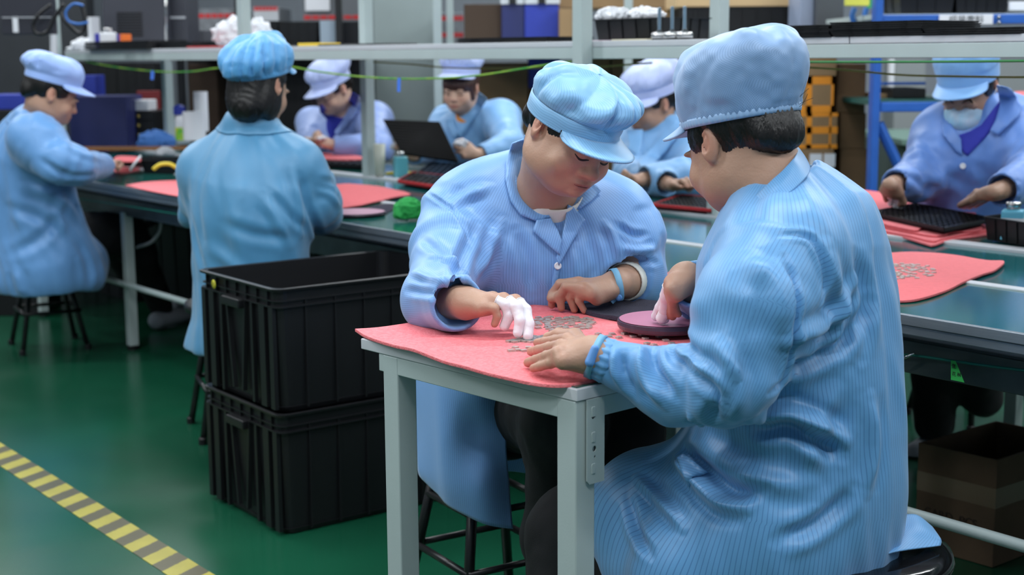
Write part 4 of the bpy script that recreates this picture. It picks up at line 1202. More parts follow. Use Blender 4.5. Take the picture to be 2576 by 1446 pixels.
foam('red foam sheet under the hands of the worker in glasses', [(770, 392), (830, 400), (905, 400), (905, 392), (850, 386), (780, 384)], ZB + .03, PINK2, .006)
grid_tray('black tray stack below the red sheet of the worker in glasses', [(800, 408), (910, 414), (850, 392)], ZB + .026, .022, 6, 4)
foam('large coral foam sheet on the bench beside the seated worker at centre left', [(800, 470), (862, 462), (900, 463), (960, 470), (1031, 487), (1000, 494), (940, 508), (890, 518), (820, 520)], ZBt + .003, PINK2, .005, amp=.001)
q = PZ(895, 533, ZB + .012); disc('pale pink abrasive disc beside the coral sheet', (q.x, q.y, ZB + .004), .098, .010, mat('pale_rose_abrasive', rgb(190, 150, 170), .6, noise=.1, nscale=14), mat('smoky_resin', rgb(70, 56, 72), .3))
foam('grey cloth peeping from under the pale disc', [(930, 520), (975, 512), (1003, 516), (985, 528), (960, 540), (900, 545)], ZB + .003, TOWEL, .003, name='cloth', category='cloth')
def crumple(label, p, r, m, squash=.6, name='crumpled_cloth', seed=0, cat='cloth'):
    S = Sdf(); S.ell(p, (r, r * .8, r * squash), None, .01); S.lo = np.array(p) - r * 1.3; S.hi = np.array(p) + r * 1.3
    S.plane((p[0], p[1], p[2] - r * squash * .55), (0, 0, -1), .004)
    V, Q = S.mesh(r / 16, .01, 1); N = normals(V, Q)
    V = V + N * ((1 - np.abs(vnoise(V / (r * .5) + seed))) * r * .22 - np.abs(vnoise(V / (r * .22) + seed)) * r * .12)[:, None]
    V[:, 2] = np.maximum(V[:, 2], p[2] - r * squash * .55)
    o = mesh_obj(name, V, Q, m); tag(o, label, cat); return o
q = PZ(1028, 532, ZB + .03); crumple('crumpled bright green cloth on the bench behind the light-blue sleeve', (q.x, q.y, ZB + .030), .045, mat('green_cloth', rgb(24, 140, 62), .8, bump=.2, bscale=200), .85)
q = PZ(1014, 546, ZB + .006); o = MB().box((-.018, -.006, 0), (.018, .006, .009)).obj('eraser', WHITE, None, bevel=.002); o.location = (q.x, q.y, ZB + .001); tag(o, 'small white block in front of the green cloth', 'eraser')
foam('pink foam sheet on the bench left of the seated worker at centre left', [(315, 466), (370, 458), (440, 454), (520, 456), (520, 500), (433, 490), (370, 478)], ZBt, PINK, .005, amp=.001)
# ------------------------------------------------------------ left end of the bench
a = PZ(356, 436, ZB); b_ = PZ(470, 440, ZB); bin_('small black tray of tools with a yellow roll, near the left end of the bench', a, b_, a + BY * .16, ZB + .001, .055, ribs=3)
q = PZ(415, 420, ZB + .06); o = MB().tube(smooth_path([q + Vector((-.05, 0, -.01)), q + Vector((-.02, 0, .01)), q + Vector((.02, 0, .012)), q + Vector((.05, 0, -.004))], 5), .009, 8).obj('tape_strip', YEL, None, smooth=True); tag(o, 'yellow strip curved over the small black tool tray', 'tape')
q = PZ(338, 412, ZB + .06); o = MB().tube([q + Vector((-.02, 0, -.03)), q + Vector((.0, 0, .0)), q + Vector((.03, .0, .035))], .006, 6).obj('tweezers', WHITE, None, smooth=True); tag(o, 'white tweezers propped on the small black tool tray', 'tweezers')
foam('coral foam sheet under a black tray near the left end of the bench', [(284, 424), (300, 434), (352, 424), (352, 414), (300, 408)], ZB + .004, PINK2, .006)
a = PZ(284, 420, ZB + .01); b_ = PZ(356, 420, ZB + .01); bin_('low black tray under pink foam at the left end of the bench', a, b_, a + BY * .2, ZB + .011, .035, ribs=2)
foam('coral foam sheet over the low black tray at the left', [(286, 398), (300, 404), (352, 404), (345, 394), (300, 392)], ZB + .062, PINK2, .006)
# ============================================================ the woman sorting parts, facing us across the small table
def T(*a): return tuple(PD(*a))
def woman_middle():
    s = 1.0
    e = empty('person', PZ(1330, 1600, 0).to_tuple(), 0, 'person in pinstriped light blue coat and peaked cap, head bowed, white finger cots picking parts', 'person')
    M0 = Matrix.Translation(-Vector(e.location))
    H = axes((.50, -.71, -.50), (.50, -.32, .80)); s = .99; c = PD(1497, 396, 2.66) - H @ Vector((0, .088, 0))
    neckb = PD(1372, 500, 2.84); chest = PD(1370, 600, 2.92)
    shR = PD(1140, 535, 2.86); elR = PD(1066, 752, 2.62); wrR = PZ(1168, 762, .814)
    shL = PD(1572, 575, 2.90); elL = PD(1640, 700, 2.86); wrL = PZ(1548, 716, .806)
    # right hand, fingers reaching down to the parts
    kR = [PZ(1298, 753, .822), PZ(1268, 749, .828), PZ(1238, 753, .826), PZ(1214, 772, .815)]
    tR = [PZ(1328, 845, .768), PZ(1303, 837, .773), PZ(1269, 820, .781), PZ(1244, 815, .785)]
    thR = (PD(1240, 752, 2.52), PD(1292, 775, 2.53), PD(1320, 832, 2.50))
    # left hand resting, fingers curled down
    kL = [PZ(1455, 708, .820), PZ(1470, 722, .814), PZ(1486, 736, .804), PZ(1500, 749, .792)]
    tL = [PZ(1388, 767, .770), PZ(1412, 774, .768), PZ(1445, 778, .766), PZ(1470, 781, .766)]
    thL = (PZ(1470, 730, .806), PZ(1420, 742, .792), PZ(1386, 750, .786))
    up = Vector((0, 0, 1))
    hands = [dict(wrist=wrR, knuckles=kR, tips=tR, thumb=thR, n=(.6, -.1, .8), wr=.027, L=(.088, .080, .068, .050), r=.0094),
             dict(wrist=wrL, knuckles=kL, tips=tL, thumb=thL, n=(-.35, -.2, 1), wr=.026, L=(.088, .090, .084, .068), r=.0094)]
    body, fg = body_mesh(e, H, c, s, neckb, chest, [dict(p=[PD(1215, 535, 2.87), PD(1145, 620, 2.82), elR + Vector((.022, 0, 0)), wrR], r=[.05, .05, .043, .029]), dict(p=[PD(1518, 575, 2.90), PD(1568, 625, 2.87), elL + Vector((-.035, .0, .0)), wrL], r=[.045, .045, .042, .027])],
                         hands, np.array((-.32, 2.25, .62)), np.array((.36, 3.05, 1.26)), .0024, jaw=1.30, nose=1.3)
    face_marks(e, body, H, c, s)
    cots(e, fg[0], (0, 1, 2), start=.35)
    hair_mesh(e, H, c, s, 'up', HAIR)
    for pts in ([(1395, 330), (1386, 350), (1378, 372), (1386, 398)], [(1402, 332), (1394, 356), (1390, 382)], [(1392, 332), (1380, 356), (1372, 388)]):
        strand(e, [PD(a + 8, b + 3, 2.66) for a, b in pts], .0004)
    st = dict(tilt=6, roll=8, skew=-.18, zb=.019, band=.030, npl=11, pd=.06, noise=.004, profile=[(1.03, 0, 0), (1.04, .018, 0), (1.04, .030, 0), (1.10, .038, .002), (1.15, .052, .006), (1.14, .068, .010), (1.02, .084, .012), (.74, .096, .012), (.3, .102, .012), (.02, .103, .012)])
    headgear(e, H, c, s * .98, CAPS['pin'], st, brim=(.064, 56, .16))
    # coat
    hip = PD(1300, 1010, 3.02)
    spec = dict(front=(.05, -1, .25), spine=[(PD(1352, 520, 2.92), .088, .85), (PD(1350, 600, 2.93), .165, .78), (PD(1350, 690, 2.96), .172, .82), (PD(1340, 780, 2.99), .168, .86), (PD(1320, 900, 3.02), .178, .9), (PD(1300, 1010, 3.04), .185, .9)],
        sleeves=[dict(p=[PD(1215, 535, 2.87), PD(1145, 620, 2.82), elR + Vector((.022, 0, 0)), PZ(1150, 764, .815)], r=[.078, .080, .060, .050], k0=.10, cr=1.9),
                 dict(p=[PD(1518, 575, 2.90), PD(1568, 625, 2.87), elL + Vector((-.035, .0, .0)), wrL.lerp(elL + Vector((-.035, 0, 0)), .66)], r=[.070, .068, .052, .046], k0=.10)],
        extra=[('cap', PD(1300, 450, 2.90), PD(1175, 530, 2.88), .050, .07, dict(k=.05)), ('cap', PD(1400, 470, 2.92), PD(1545, 540, 2.90), .05, .062, dict(k=.05)),
               ('ell', PD(1400, 640, 2.84), (.14, .08, .10), None, dict(k=.06)),
               ('ell', PD(1390, 720, 2.86), (.15, .09, .10), None, dict(k=.05))],
        carve=[('cap', PD(1390, 430, 2.84), PD(1362, 560, 2.90), .070, .052, dict(k=.02)), ('cap', PD(1385, 470, 2.74), PD(1404, 600, 2.72), .042, .012, dict(k=.02))])
    fo = [([(1200, 560), (1165, 640), (1150, 700)], .012, -.006), ([(1262, 560), (1230, 640), (1200, 690)], .012, .006), ([(1130, 690), (1160, 720), (1172, 760)], .008, -.006),
          ([(1090, 640), (1140, 660), (1180, 700)], .010, .006), ([(1060, 600), (1110, 640), (1150, 690)], .010, -.005), ([(1030, 680), (1080, 700), (1140, 715)], .008, .005), ([(1020, 730), (1070, 735), (1120, 740)], .008, -.005),
          ([(1300, 580), (1330, 660), (1340, 740)], .014, -.005), ([(1440, 620), (1450, 690), (1440, 750)], .012, .005), ([(1480, 600), (1500, 660), (1490, 710)], .012, -.005), ([(1520, 560), (1545, 600), (1560, 650)], .010, .006),
          ([(1550, 560), (1590, 590), (1630, 590)], .008, -.005), ([(1560, 620), (1600, 630), (1650, 625)], .008, .005), ([(1565, 650), (1610, 655), (1660, 660)], .007, -.004), ([(1235, 470), (1180, 490), (1130, 520)], .012, .004), ([(1075, 485), (1150, 540), (1185, 620)], .004, -.0035)]
    fo = [(a_, w * .85, h * 1.5) for a_, w, h in fo]
    coat, bv = coat_mesh(e, spec, .0048, np.array((-.36, 2.45, .40)), np.array((.42, 3.2, 1.2)), COATS['mid'], fold=fo)
    # undershirt showing at the neck
    nk = PD(1392, 478, 2.82); nd = ((c + H @ Vector((0, -.025, -.045))) - neckb).normalized()
    sdf_part('undershirt', e, WHITEKNIT, lambda S: (S.cap(nk, PD(1372, 600, 2.90), .064, .12, .03), S.cut(nk + nd * .004, nd, .12, .003), S.cap(nk - nd * .01, nk + nd * .06, .058, .058, .002, sub=True)),
        np.array((-.12, 2.62, .85)), np.array((.24, 3.05, 1.16)), .0035)
    # rolled collar, lapels, front band
    M = COATS['mid']
    patch(bv, [(1322, 350), (1290, 362), (1274, 400), (1271, 450), (1284, 505), (1310, 541), (1349, 556), (1386, 548), (1358, 508), (1336, 456), (1327, 395), (1326, 362)], .012, M, coat, 'collar', .003, st=(.7, .2, -.35))
    patch(bv, [(1350, 352), (1322, 342), (1318, 356), (1326, 372), (1338, 378)], .008, M, coat, 'collar', .003, st='y')
    patch(bv, [(1429, 505), (1455, 527), (1484, 508), (1512, 480), (1503, 468), (1494, 462), (1455, 488)], .012, M, coat, 'collar', .003, st=(.5, 0, .6))
    patch(bv, [(1350, 553), (1340, 580), (1374, 612), (1408, 642), (1414, 606), (1404, 580), (1386, 549)], .014, M, coat, 'lapel', .003, st=(.85, .1, -.3))
    patch(bv, [(1428, 514), (1442, 520), (1473, 553), (1440, 608), (1406, 668), (1399, 650), (1410, 610), (1421, 560)], .011, M, coat, 'lapel', .003, st=(.85, 0, .35))
    patch(bv, [(1402, 640), (1414, 640), (1404, 700), (1396, 765), (1380, 768), (1390, 700)], .006, M, coat, 'front_band', .002)
    h, nn = cast(bv, 1402, 668)
    def button(h, nn, par, r=.0072):
        Mb = axes(nn, (0.2, 0, 1)); P = [(0, -.001), (r * .8, -.001), (r, .0004), (r, .0016), (r * .8, .0022), (r * .55, .0012), (0, .0012)]
        R = Mb @ Matrix.Rotation(math.radians(-90), 3, 'X'); MB().lathe(P, h + nn * .008, 20, R).obj('button', WHITE, par, smooth=True)
    if h: button(h, nn, coat)
    # white ribbed cuff on her left arm
    a = wrL; b_ = wrL.lerp(elL + Vector((-.035, 0, 0)), .60); d = (a - b_).normalized()
    m = MB(); u = d.orthogonal().normalized(); w_ = d.cross(u)
    rings = []
    for t, r in ((-.02, .0405), (0, .0400), (.012, .0395), (.018, .0385), (.020, .036), (.012, .034)):
        rings.append([b_ + d * t + (u * math.cos(k * .10472) + w_ * math.sin(k * .10472)) * (r + .0006 * (k % 2)) for k in range(60)])
    m.loft(rings, cap=False).obj('shirt_cuff', WHITEKNIT, e, smooth=True)
    # blue wrist strap with stud
    ws = PZ(1550, 716, .807); wd = (PZ(1590, 708, .815) - PZ(1520, 722, .806)).normalized(); u = Vector((0, 0, 1)); u = (u - wd * u.dot(wd)).normalized(); w_ = wd.cross(u)
    st_m = mat('strap_blue', rgb(112, 170, 204), .5); rr = .0325
    m = MB()
    rings = [[ws + wd * q + (u * math.cos(t * .2094) * .92 + w_ * math.sin(t * .2094)) * (rr + e_) for t in range(30)] for q, e_ in ((-.006, .001), (-.006, .0028), (.006, .0028), (.006, .001))]
    strap = m.loft(rings, cap=False).obj('wrist_strap', st_m, e, smooth=True)
    hb = PZ(1556, 746, .787) + Vector((0, -.006, 0))
    MB().lathe([(0, 0), (.007, 0), (.007, .004), (.005, .0055), (0, .0055)], hb, 20, axes((.1, -.2, 1), (-.2, -1, -.1))).obj('stud', mat('stud_blue', rgb(96, 150, 214), .4), strap, smooth=True)
    MB().box((-.018, -.0055, -.002), (.012, .0055, .002), frame(hb + Vector((-.006, .004, -.002)), (-.62, -.1, -.55), (.2, -1, .3))).obj('strap_end', st_m, strap, bevel=.001)
    # hanging coat front below the table
    def sheet(name, rows, m, par, th=.002, stx=None, sub=2, st_scale=1.0):
        rr_ = [smooth_path([PD(*q) for q in r], sub * 4) for r in rows]; n = len(rr_[0])
        cols = [smooth_path([r[i] for r in rr_], sub * 3) for i in range(n)]; k = len(cols[0])
        V = np.array([[tuple(p) for p in cl] for cl in cols]); sst = []
        L = np.concatenate([[0], np.cumsum(np.linalg.norm(np.diff(V[:, k // 2], axis=0), axis=1))])
        Q = [(i * k + j, i * k + j + 1, (i + 1) * k + j + 1, (i + 1) * k + j) for i in range(n - 1) for j in range(k - 1)]
        V2 = V.reshape(-1, 3); Qa = np.array(Q)
        V2 = V2 + normals(V2, Qa) * (vnoise(np.stack([np.repeat(L, k) / .05, V2[:, 2] / .22, V2[:, 0] * 0], 1)) * .005)[:, None]
        o = mesh_obj(name, V2, Qa, m, par, attrs={'st': np.repeat(L, k) * st_scale, 'sv': np.repeat(L, k)})
        s_ = o.modifiers.new('thick', 'SOLIDIFY'); s_.thickness = th; s_.offset = 0
        return o
    woman_middle.sheet = sheet; woman_middle.button = button
    sheet('coat_skirt', [[(1040, 860, 2.93), (1130, 880, 2.80), (1220, 900, 2.80), (1300, 930, 2.86)],
                         [(1030, 960, 2.93), (1115, 960, 2.80), (1200, 985, 2.76), (1282, 1000, 2.82)],
                         [(1040, 1080, 2.92), (1120, 1085, 2.79), (1205, 1090, 2.79), (1273, 1110, 2.80)],
                         [(1050, 1180, 2.90), (1125, 1210, 2.80), (1210, 1220, 2.76), (1282, 1230, 2.80)],
                         [(1062, 1205, 2.90), (1130, 1270, 2.82), (1215, 1318, 2.78), (1292, 1331, 2.80)]], M, coat)
    o = PD(1272, 996, 2.812); button(o, (CAM - o).normalized(), coat, .0085)
    # trousers and shoes
    def tr(S):
        S.chain([PD(1180, 1020, 3.05), PD(1330, 1010, 2.90), PD(1420, 1060, 2.62)], [.10, .10, .078], .04)
        S.chain([PD(1420, 1060, 2.62), PD(1400, 1350, 2.70), PD(1390, 1560, 2.78)], [.074, .064, .055], .04)
        S.chain([PD(1400, 1020, 3.08), PD(1520, 1050, 2.85), PD(1570, 1100, 2.72)], [.10, .09, .076], .04)
        S.chain([PD(1570, 1100, 2.72), PD(1570, 1350, 2.80), PD(1560, 1560, 2.86)], [.074, .064, .055], .04)
    sdf_part('trousers', e, BLACKCLOTH, tr, np.array((-.25, 2.5, .0)), np.array((.4, 3.25, .78)), .007, .004)
    for x in (1390, 1560):
        p = PD(x, 1600, 2.80); a_ = Vector((p.x, p.y, .04))
        sdf_part('shoe', e, WHITE, lambda S: (S.cap(a_ + Vector((0, .05, 0)), a_ + Vector((0, -.13, -.008)), .04, .034, .02), S.plane((0, 0, .004), (0, 0, -1), .004)), np.array(a_) - .2, np.array(a_) + .2, .008)
    settle(e); return e
woman_middle()

# ============================================================ the woman with her back to us at the near side of the table
def woman_near():
    e = empty('person', (.45, 2.25, 0), 0, 'person seen from behind in pinstriped blue coat and tall netted cap, hand on pink sheet', 'person')
    H = axes((-.46, .78, -.38), (-.22, .22, .95)); c = PD(1868, 354, 2.30); s = 1.0
    neckb = PD(1945, 478, 2.26); chest = PD(1990, 640, 2.24)
    shL = PD(1930, 620, 2.10); elL = PD(1835, 985, 2.06); wrL = PZ(1488, 892, .797)
    shR = PD(1900, 560, 2.46); elR = PD(1800, 800, 2.56); wrR = PZ(1722, 700, .868)
    kL = [PZ(1428, 852, .806), PZ(1412, 868, .808), PZ(1408, 886, .804), PZ(1416, 905, .795)]
    tL = [PZ(1352, 862, .772), PZ(1336, 884, .769), PZ(1328, 912, .768), PZ(1342, 926, .768)]
    thL = (PZ(1446, 846, .794), PZ(1406, 841, .786), PZ(1378, 848, .778))
    kR = [PZ(1700, 702, .872), PZ(1686, 708, .868), PZ(1690, 724, .860), PZ(1700, 738, .850)]
    tR = [PZ(1650, 795, .796), PZ(1672, 802, .794), PZ(1692, 796, .800), PZ(1706, 790, .806)]
    thR = (PZ(1700, 720, .850), PZ(1684, 760, .826), PZ(1664, 800, .796))
    SL = [PD(1975, 645, 2.13), PD(1900, 775, 2.06), PD(1845, 950, 2.03), PD(1700, 974, 2.10), PZ(1504, 899, .792)]
    hands = [dict(wrist=wrL, knuckles=kL, tips=tL, thumb=thL, n=(-.05, .0, 1), wr=.028, L=(.074, .080, .076, .062), r=.0096),
             dict(wrist=wrR, knuckles=kR, tips=tR, thumb=thR, n=(-.7, 0, .7), wr=.026, L=(.088, .09, .082, .066), r=.0092)]
    body, fg = body_mesh(e, H, c, s, neckb, chest, [dict(p=SL + [wrL], r=[.045, .045, .040, .028, .022, .025]), dict(p=[shR, elR, wrR], r=[.05, .045, .027])],
                         hands, np.array((.02, 1.92, .62)), np.array((.62, 2.85, 1.34)), .0024, jaw=1.26)
    cots(e, fg[1], (0, 1)); cots(e, fg[1], (4,))
    hair_mesh(e, H, c, s, 'up', HAIR)
    for pts in ([(2000, 262), (2015, 240), (2035, 222)], [(2002, 268), (2022, 256), (2046, 246)], [(2000, 275), (2018, 262), (2032, 236)], [(1960, 340), (1950, 390), (1962, 425)], [(1935, 350), (1925, 400), (1930, 430)], [(1900, 350), (1905, 390), (1895, 420)], [(1880, 370), (1890, 410), (1882, 440)]):
        strand(e, [PD(a, b, 2.24) for a, b in pts], .0004)
    st = dict(tilt=13, zb=.034, band=.002, npl=7, pd=.018, gather=.012, noise=.004, skew=0, profile=[(1.03, 0, 0), (1.06, .008, -.002), (1.09, .02, -.004), (1.15, .045, -.010), (1.18, .07, -.016), (1.13, .095, -.022), (.98, .116, -.026), (.70, .131, -.03), (.35, .138, -.032), (.02, .139, -.032)])
    headgear(e, H, c, s * .99, CAPS['net'], st, brim=(.060, 60, .25), brim_mat=CAPS['plain'])
    # smooth cloth front panel of the cap over the net
    M = COATS['front']
    spec = dict(front=(-.68, .70, 0), k=.08, spine=[(PD(1982, 550, 2.26), .060, .9), (PD(1990, 640, 2.25), .128, .85), (PD(2002, 760, 2.25), .139, .9), (PD(2006, 900, 2.25), .142, .95), (PD(2008, 1060, 2.25), .145, 1), (PD(2002, 1200, 2.26), .150, 1), (PD(1980, 1330, 2.27), .164, 1)],
        sleeves=[dict(p=SL, r=[.074, .084, .068, .055, .032], k0=.08, elbow=.22),
                 dict(p=[PD(1905, 630, 2.42), PD(1850, 710, 2.52), PD(1790, 770, 2.60), PZ(1745, 715, .86)], r=[.06, .066, .06, .042], k0=.08)],
        extra=[('cap', PD(1970, 500, 2.25), PD(2055, 590, 2.22), .045, .085, dict(k=.05)), ('cap', PD(1992, 458, 2.27), PD(2062, 565, 2.23), .042, .075, dict(k=.04)), ('cap', PD(1990, 560, 2.24), PD(1975, 640, 2.14), .05, .074, dict(k=.05)),
               ('cap', PD(1940, 540, 2.30), PD(1890, 630, 2.42), .03, .055, dict(k=.05)),
               ('cap', PD(1960, 1290, 2.26), PD(1650, 1300, 2.36), .165, .115, dict(k=.08)),
               ('cap', PD(1960, 1290, 2.3), PD(1780, 1270, 2.55), .15, .11, dict(k=.08)),
               ('cap', PD(1640, 1290, 2.34), PD(1630, 1420, 2.30), .085, .07, dict(k=.06)), ('cap', PD(1900, 1360, 2.2), PD(1740, 1440, 2.2), .12, .10, dict(k=.08))],
        carve=[('cap', PD(1930, 400, 2.27), PD(1965, 520, 2.26), .072, .058, dict(k=.015))], hem=((0, 0, .37), (0, 0, -1)))
    fo = [([(1975, 640), (2010, 760), (1975, 940), (1935, 990)], .006, -.007), ([(1880, 650), (1960, 720), (1965, 850)], .02, .006), ([(1985, 860), (2090, 800), (2150, 700)], .014, .008), ([(1990, 930), (2110, 870), (2190, 760)], .014, -.008),
          ([(1890, 1060), (1990, 1040), (2130, 1110)], .014, .010), ([(1900, 1090), (1990, 1080), (2120, 1150)], .014, -.008), ([(1740, 1060), (1850, 1085), (1960, 1065)], .010, -.008), ([(1750, 1100), (1900, 1200), (2050, 1230)], .018, .006),
          ([(1700, 1150), (1800, 1260), (1880, 1280)], .012, .010), ([(1720, 1130), (1840, 1230), (1930, 1230)], .012, -.008), ([(1600, 1200), (1680, 1280), (1720, 1330)], .010, .007), ([(1580, 1240), (1600, 1330), (1640, 1400)], .010, -.006),
          ([(1720, 790), (1770, 850), (1730, 900)], .012, -.012), ([(1690, 870), (1740, 900), (1800, 960)], .010, .007), ([(1640, 870), (1650, 930), (1700, 1000)], .010, -.007), ([(1610, 880), (1620, 950), (1670, 1020)], .010, .007), ([(1570, 880), (1570, 940), (1600, 1000)], .008, -.006), ([(1545, 880), (1545, 930), (1560, 960)], .007, .005),
          ([(1800, 860), (1860, 960), (1850, 1050)], .014, .006), ([(1760, 940), (1800, 1000), (1790, 1060)], .012, -.007), ([(2080, 620), (2110, 760), (2090, 900)], .016, .006), ([(2150, 640), (2180, 760), (2170, 900)], .014, -.006), ([(2190, 1000), (2200, 1120), (2180, 1240)], .014, .006),
          ([(2150, 1230), (2050, 1320), (1950, 1360)], .014, -.007), ([(2120, 950), (2050, 1080), (2040, 1200)], .02, .006), ([(1960, 590), (2040, 600), (2080, 700), (2060, 780)], .006, -.004)]
    fo = [(a_, w * .85, h * 1.7) for a_, w, h in fo]
    coat, bv = coat_mesh(e, spec, .0048, np.array((.02, 1.9, .34)), np.array((.72, 2.8, 1.24)), M, fold=fo)
    woman_middle.sheet('collar', [[(2010, 368, 2.29), (1992, 405, 2.20), (1942, 448, 2.165), (1894, 500, 2.17), (1854, 562, 2.22), (1842, 578, 2.25)],
        [(2026, 390, 2.285), (2010, 424, 2.185), (1957, 466, 2.145), (1904, 516, 2.15), (1862, 572, 2.205), (1848, 584, 2.24)],
        [(2038, 412, 2.27), (2026, 448, 2.17), (1976, 490, 2.13), (1918, 536, 2.135), (1874, 588, 2.19), (1854, 594, 2.23)]], M, coat, .004)
    # gathered cuff and strap at her left wrist
    a = SL[-1]; d = (SL[-2] - SL[-1]).normalized(); u = Vector((0, 0, 1)); u = (u - d * u.dot(d)).normalized(); w_ = d.cross(u)
    def ring_part(name, prof, ripple, m, par, n=72):
        rings = [[a + d * t + (u * math.cos(k * 6.28318 / n) * .9 + w_ * math.sin(k * 6.28318 / n)) * (r + ripple * math.sin(k * 6.28318 * 17 / n)) for k in range(n)] for t, r in prof]
        return MB().loft(rings, cap=False).obj(name, m, par, smooth=True)
    ring_part('elastic_cuff', [(-.002, .028), (-.004, .033), (.002, .0365), (.010, .037), (.016, .0385), (.024, .034)], .0012, M, coat)
    sm_ = mat('strap_blue', rgb(112, 170, 204), .5)
    strap = ring_part('wrist_strap', [(-.009, .0370), (-.009, .0390), (.002, .0395), (.002, .037)], 0, sm_, e)
    hb = PZ(1496, 893, .818) + Vector((-.003, -.02, 0))
    S_ = Sdf(); cc = a - d * .004; tc = (CAM - cc); tc = (tc - d * tc.dot(d)).normalized(); tn = d.cross(tc); p0 = cc + tc * .0405 + tn * .011; p1 = cc + tc * .0415 - tn * .011
    S_.cap(p0, p1, .0075, .006, .004); S_.lo = np.minimum(p0, p1) - .012; S_.hi = np.maximum(p0, p1) + .012
    V, Q = S_.mesh(.0015, .004, 1); mesh_obj('stud', V, Q, mat('stud_blue', rgb(96, 150, 214), .4), strap)
    # coat tail spread on the stool
    zz = lambda x, y, z: (x, y, PZ(x, y, z).y)
    woman_middle.sheet('coat_tail', [[zz(2190, 1300, .50), zz(2240, 1292, .50), zz(2295, 1298, .488), zz(2345, 1325, .472)],
                        [zz(2160, 1335, .50), zz(2225, 1325, .492), zz(2300, 1330, .482), zz(2364, 1352, .470)],
                        [zz(2120, 1385, .490), zz(2190, 1372, .482), zz(2270, 1362, .474), zz(2368, 1362, .466)],
                        [zz(2090, 1425, .474), zz(2150, 1416, .470), zz(2230, 1398, .468), zz(2366, 1372, .463)]], M, coat)
    # pocket flap at the hip
    patch(bv, [(1702, 1150), (1718, 1140), (1782, 1188), (1762, 1196), (1742, 1198), (1735, 1230), (1720, 1200)], .012, M, coat, 'pocket_edge', .002, st=(.3, .3, .8))
    def tr(S):
        S.chain([PD(1930, 1330, 2.34), PD(1500, 1330, 2.46), PD(1440, 1345, 2.46)], [.12, .085, .078], .04)
        S.chain([PD(1440, 1345, 2.46), PD(1410, 1600, 2.40), PD(1410, 1900, 2.36)], [.076, .062, .05], .04)
        S.chain([PD(1950, 1380, 2.28), PD(1700, 1420, 2.34), PD(1600, 1440, 2.40)], [.10, .08, .072], .04)
        S.chain([PD(1600, 1440, 2.40), PD(1590, 1700, 2.36), PD(1590, 1950, 2.32)], [.074, .06, .05], .04)
    sdf_part('trousers', e, BLACKCLOTH, tr, np.array((-.06, 2.1, .05)), np.array((.6, 2.7, .62)), .008, .003)
    for (x, y) in ((.075, 2.36), (.19, 2.28)):
        a_ = Vector((x, y, .045))
        sdf_part('shoe', e, BLACKP, lambda S: (S.cap(a_ + Vector((.05, -.02, 0)), a_ + Vector((-.10, .04, -.008)), .042, .036, .02), S.plane((0, 0, .004), (0, 0, -1), .004)), np.array(a_) - .2, np.array(a_) + .2, .008)
    settle(e)
woman_near()
p = PD(2115, 1400, 2.24); stool((p.x, p.y, 0), 'black stool with glossy round seat, coat tail spread over it', .455, .2, .18, mat('glossy_black', rgb(16, 16, 18), .12, spec=.6))
p = PD(1225, 1100, 3.02); stool((p.x, p.y, 0), 'black stool behind the small table, half hidden by a hanging coat', .45, .55, .165)
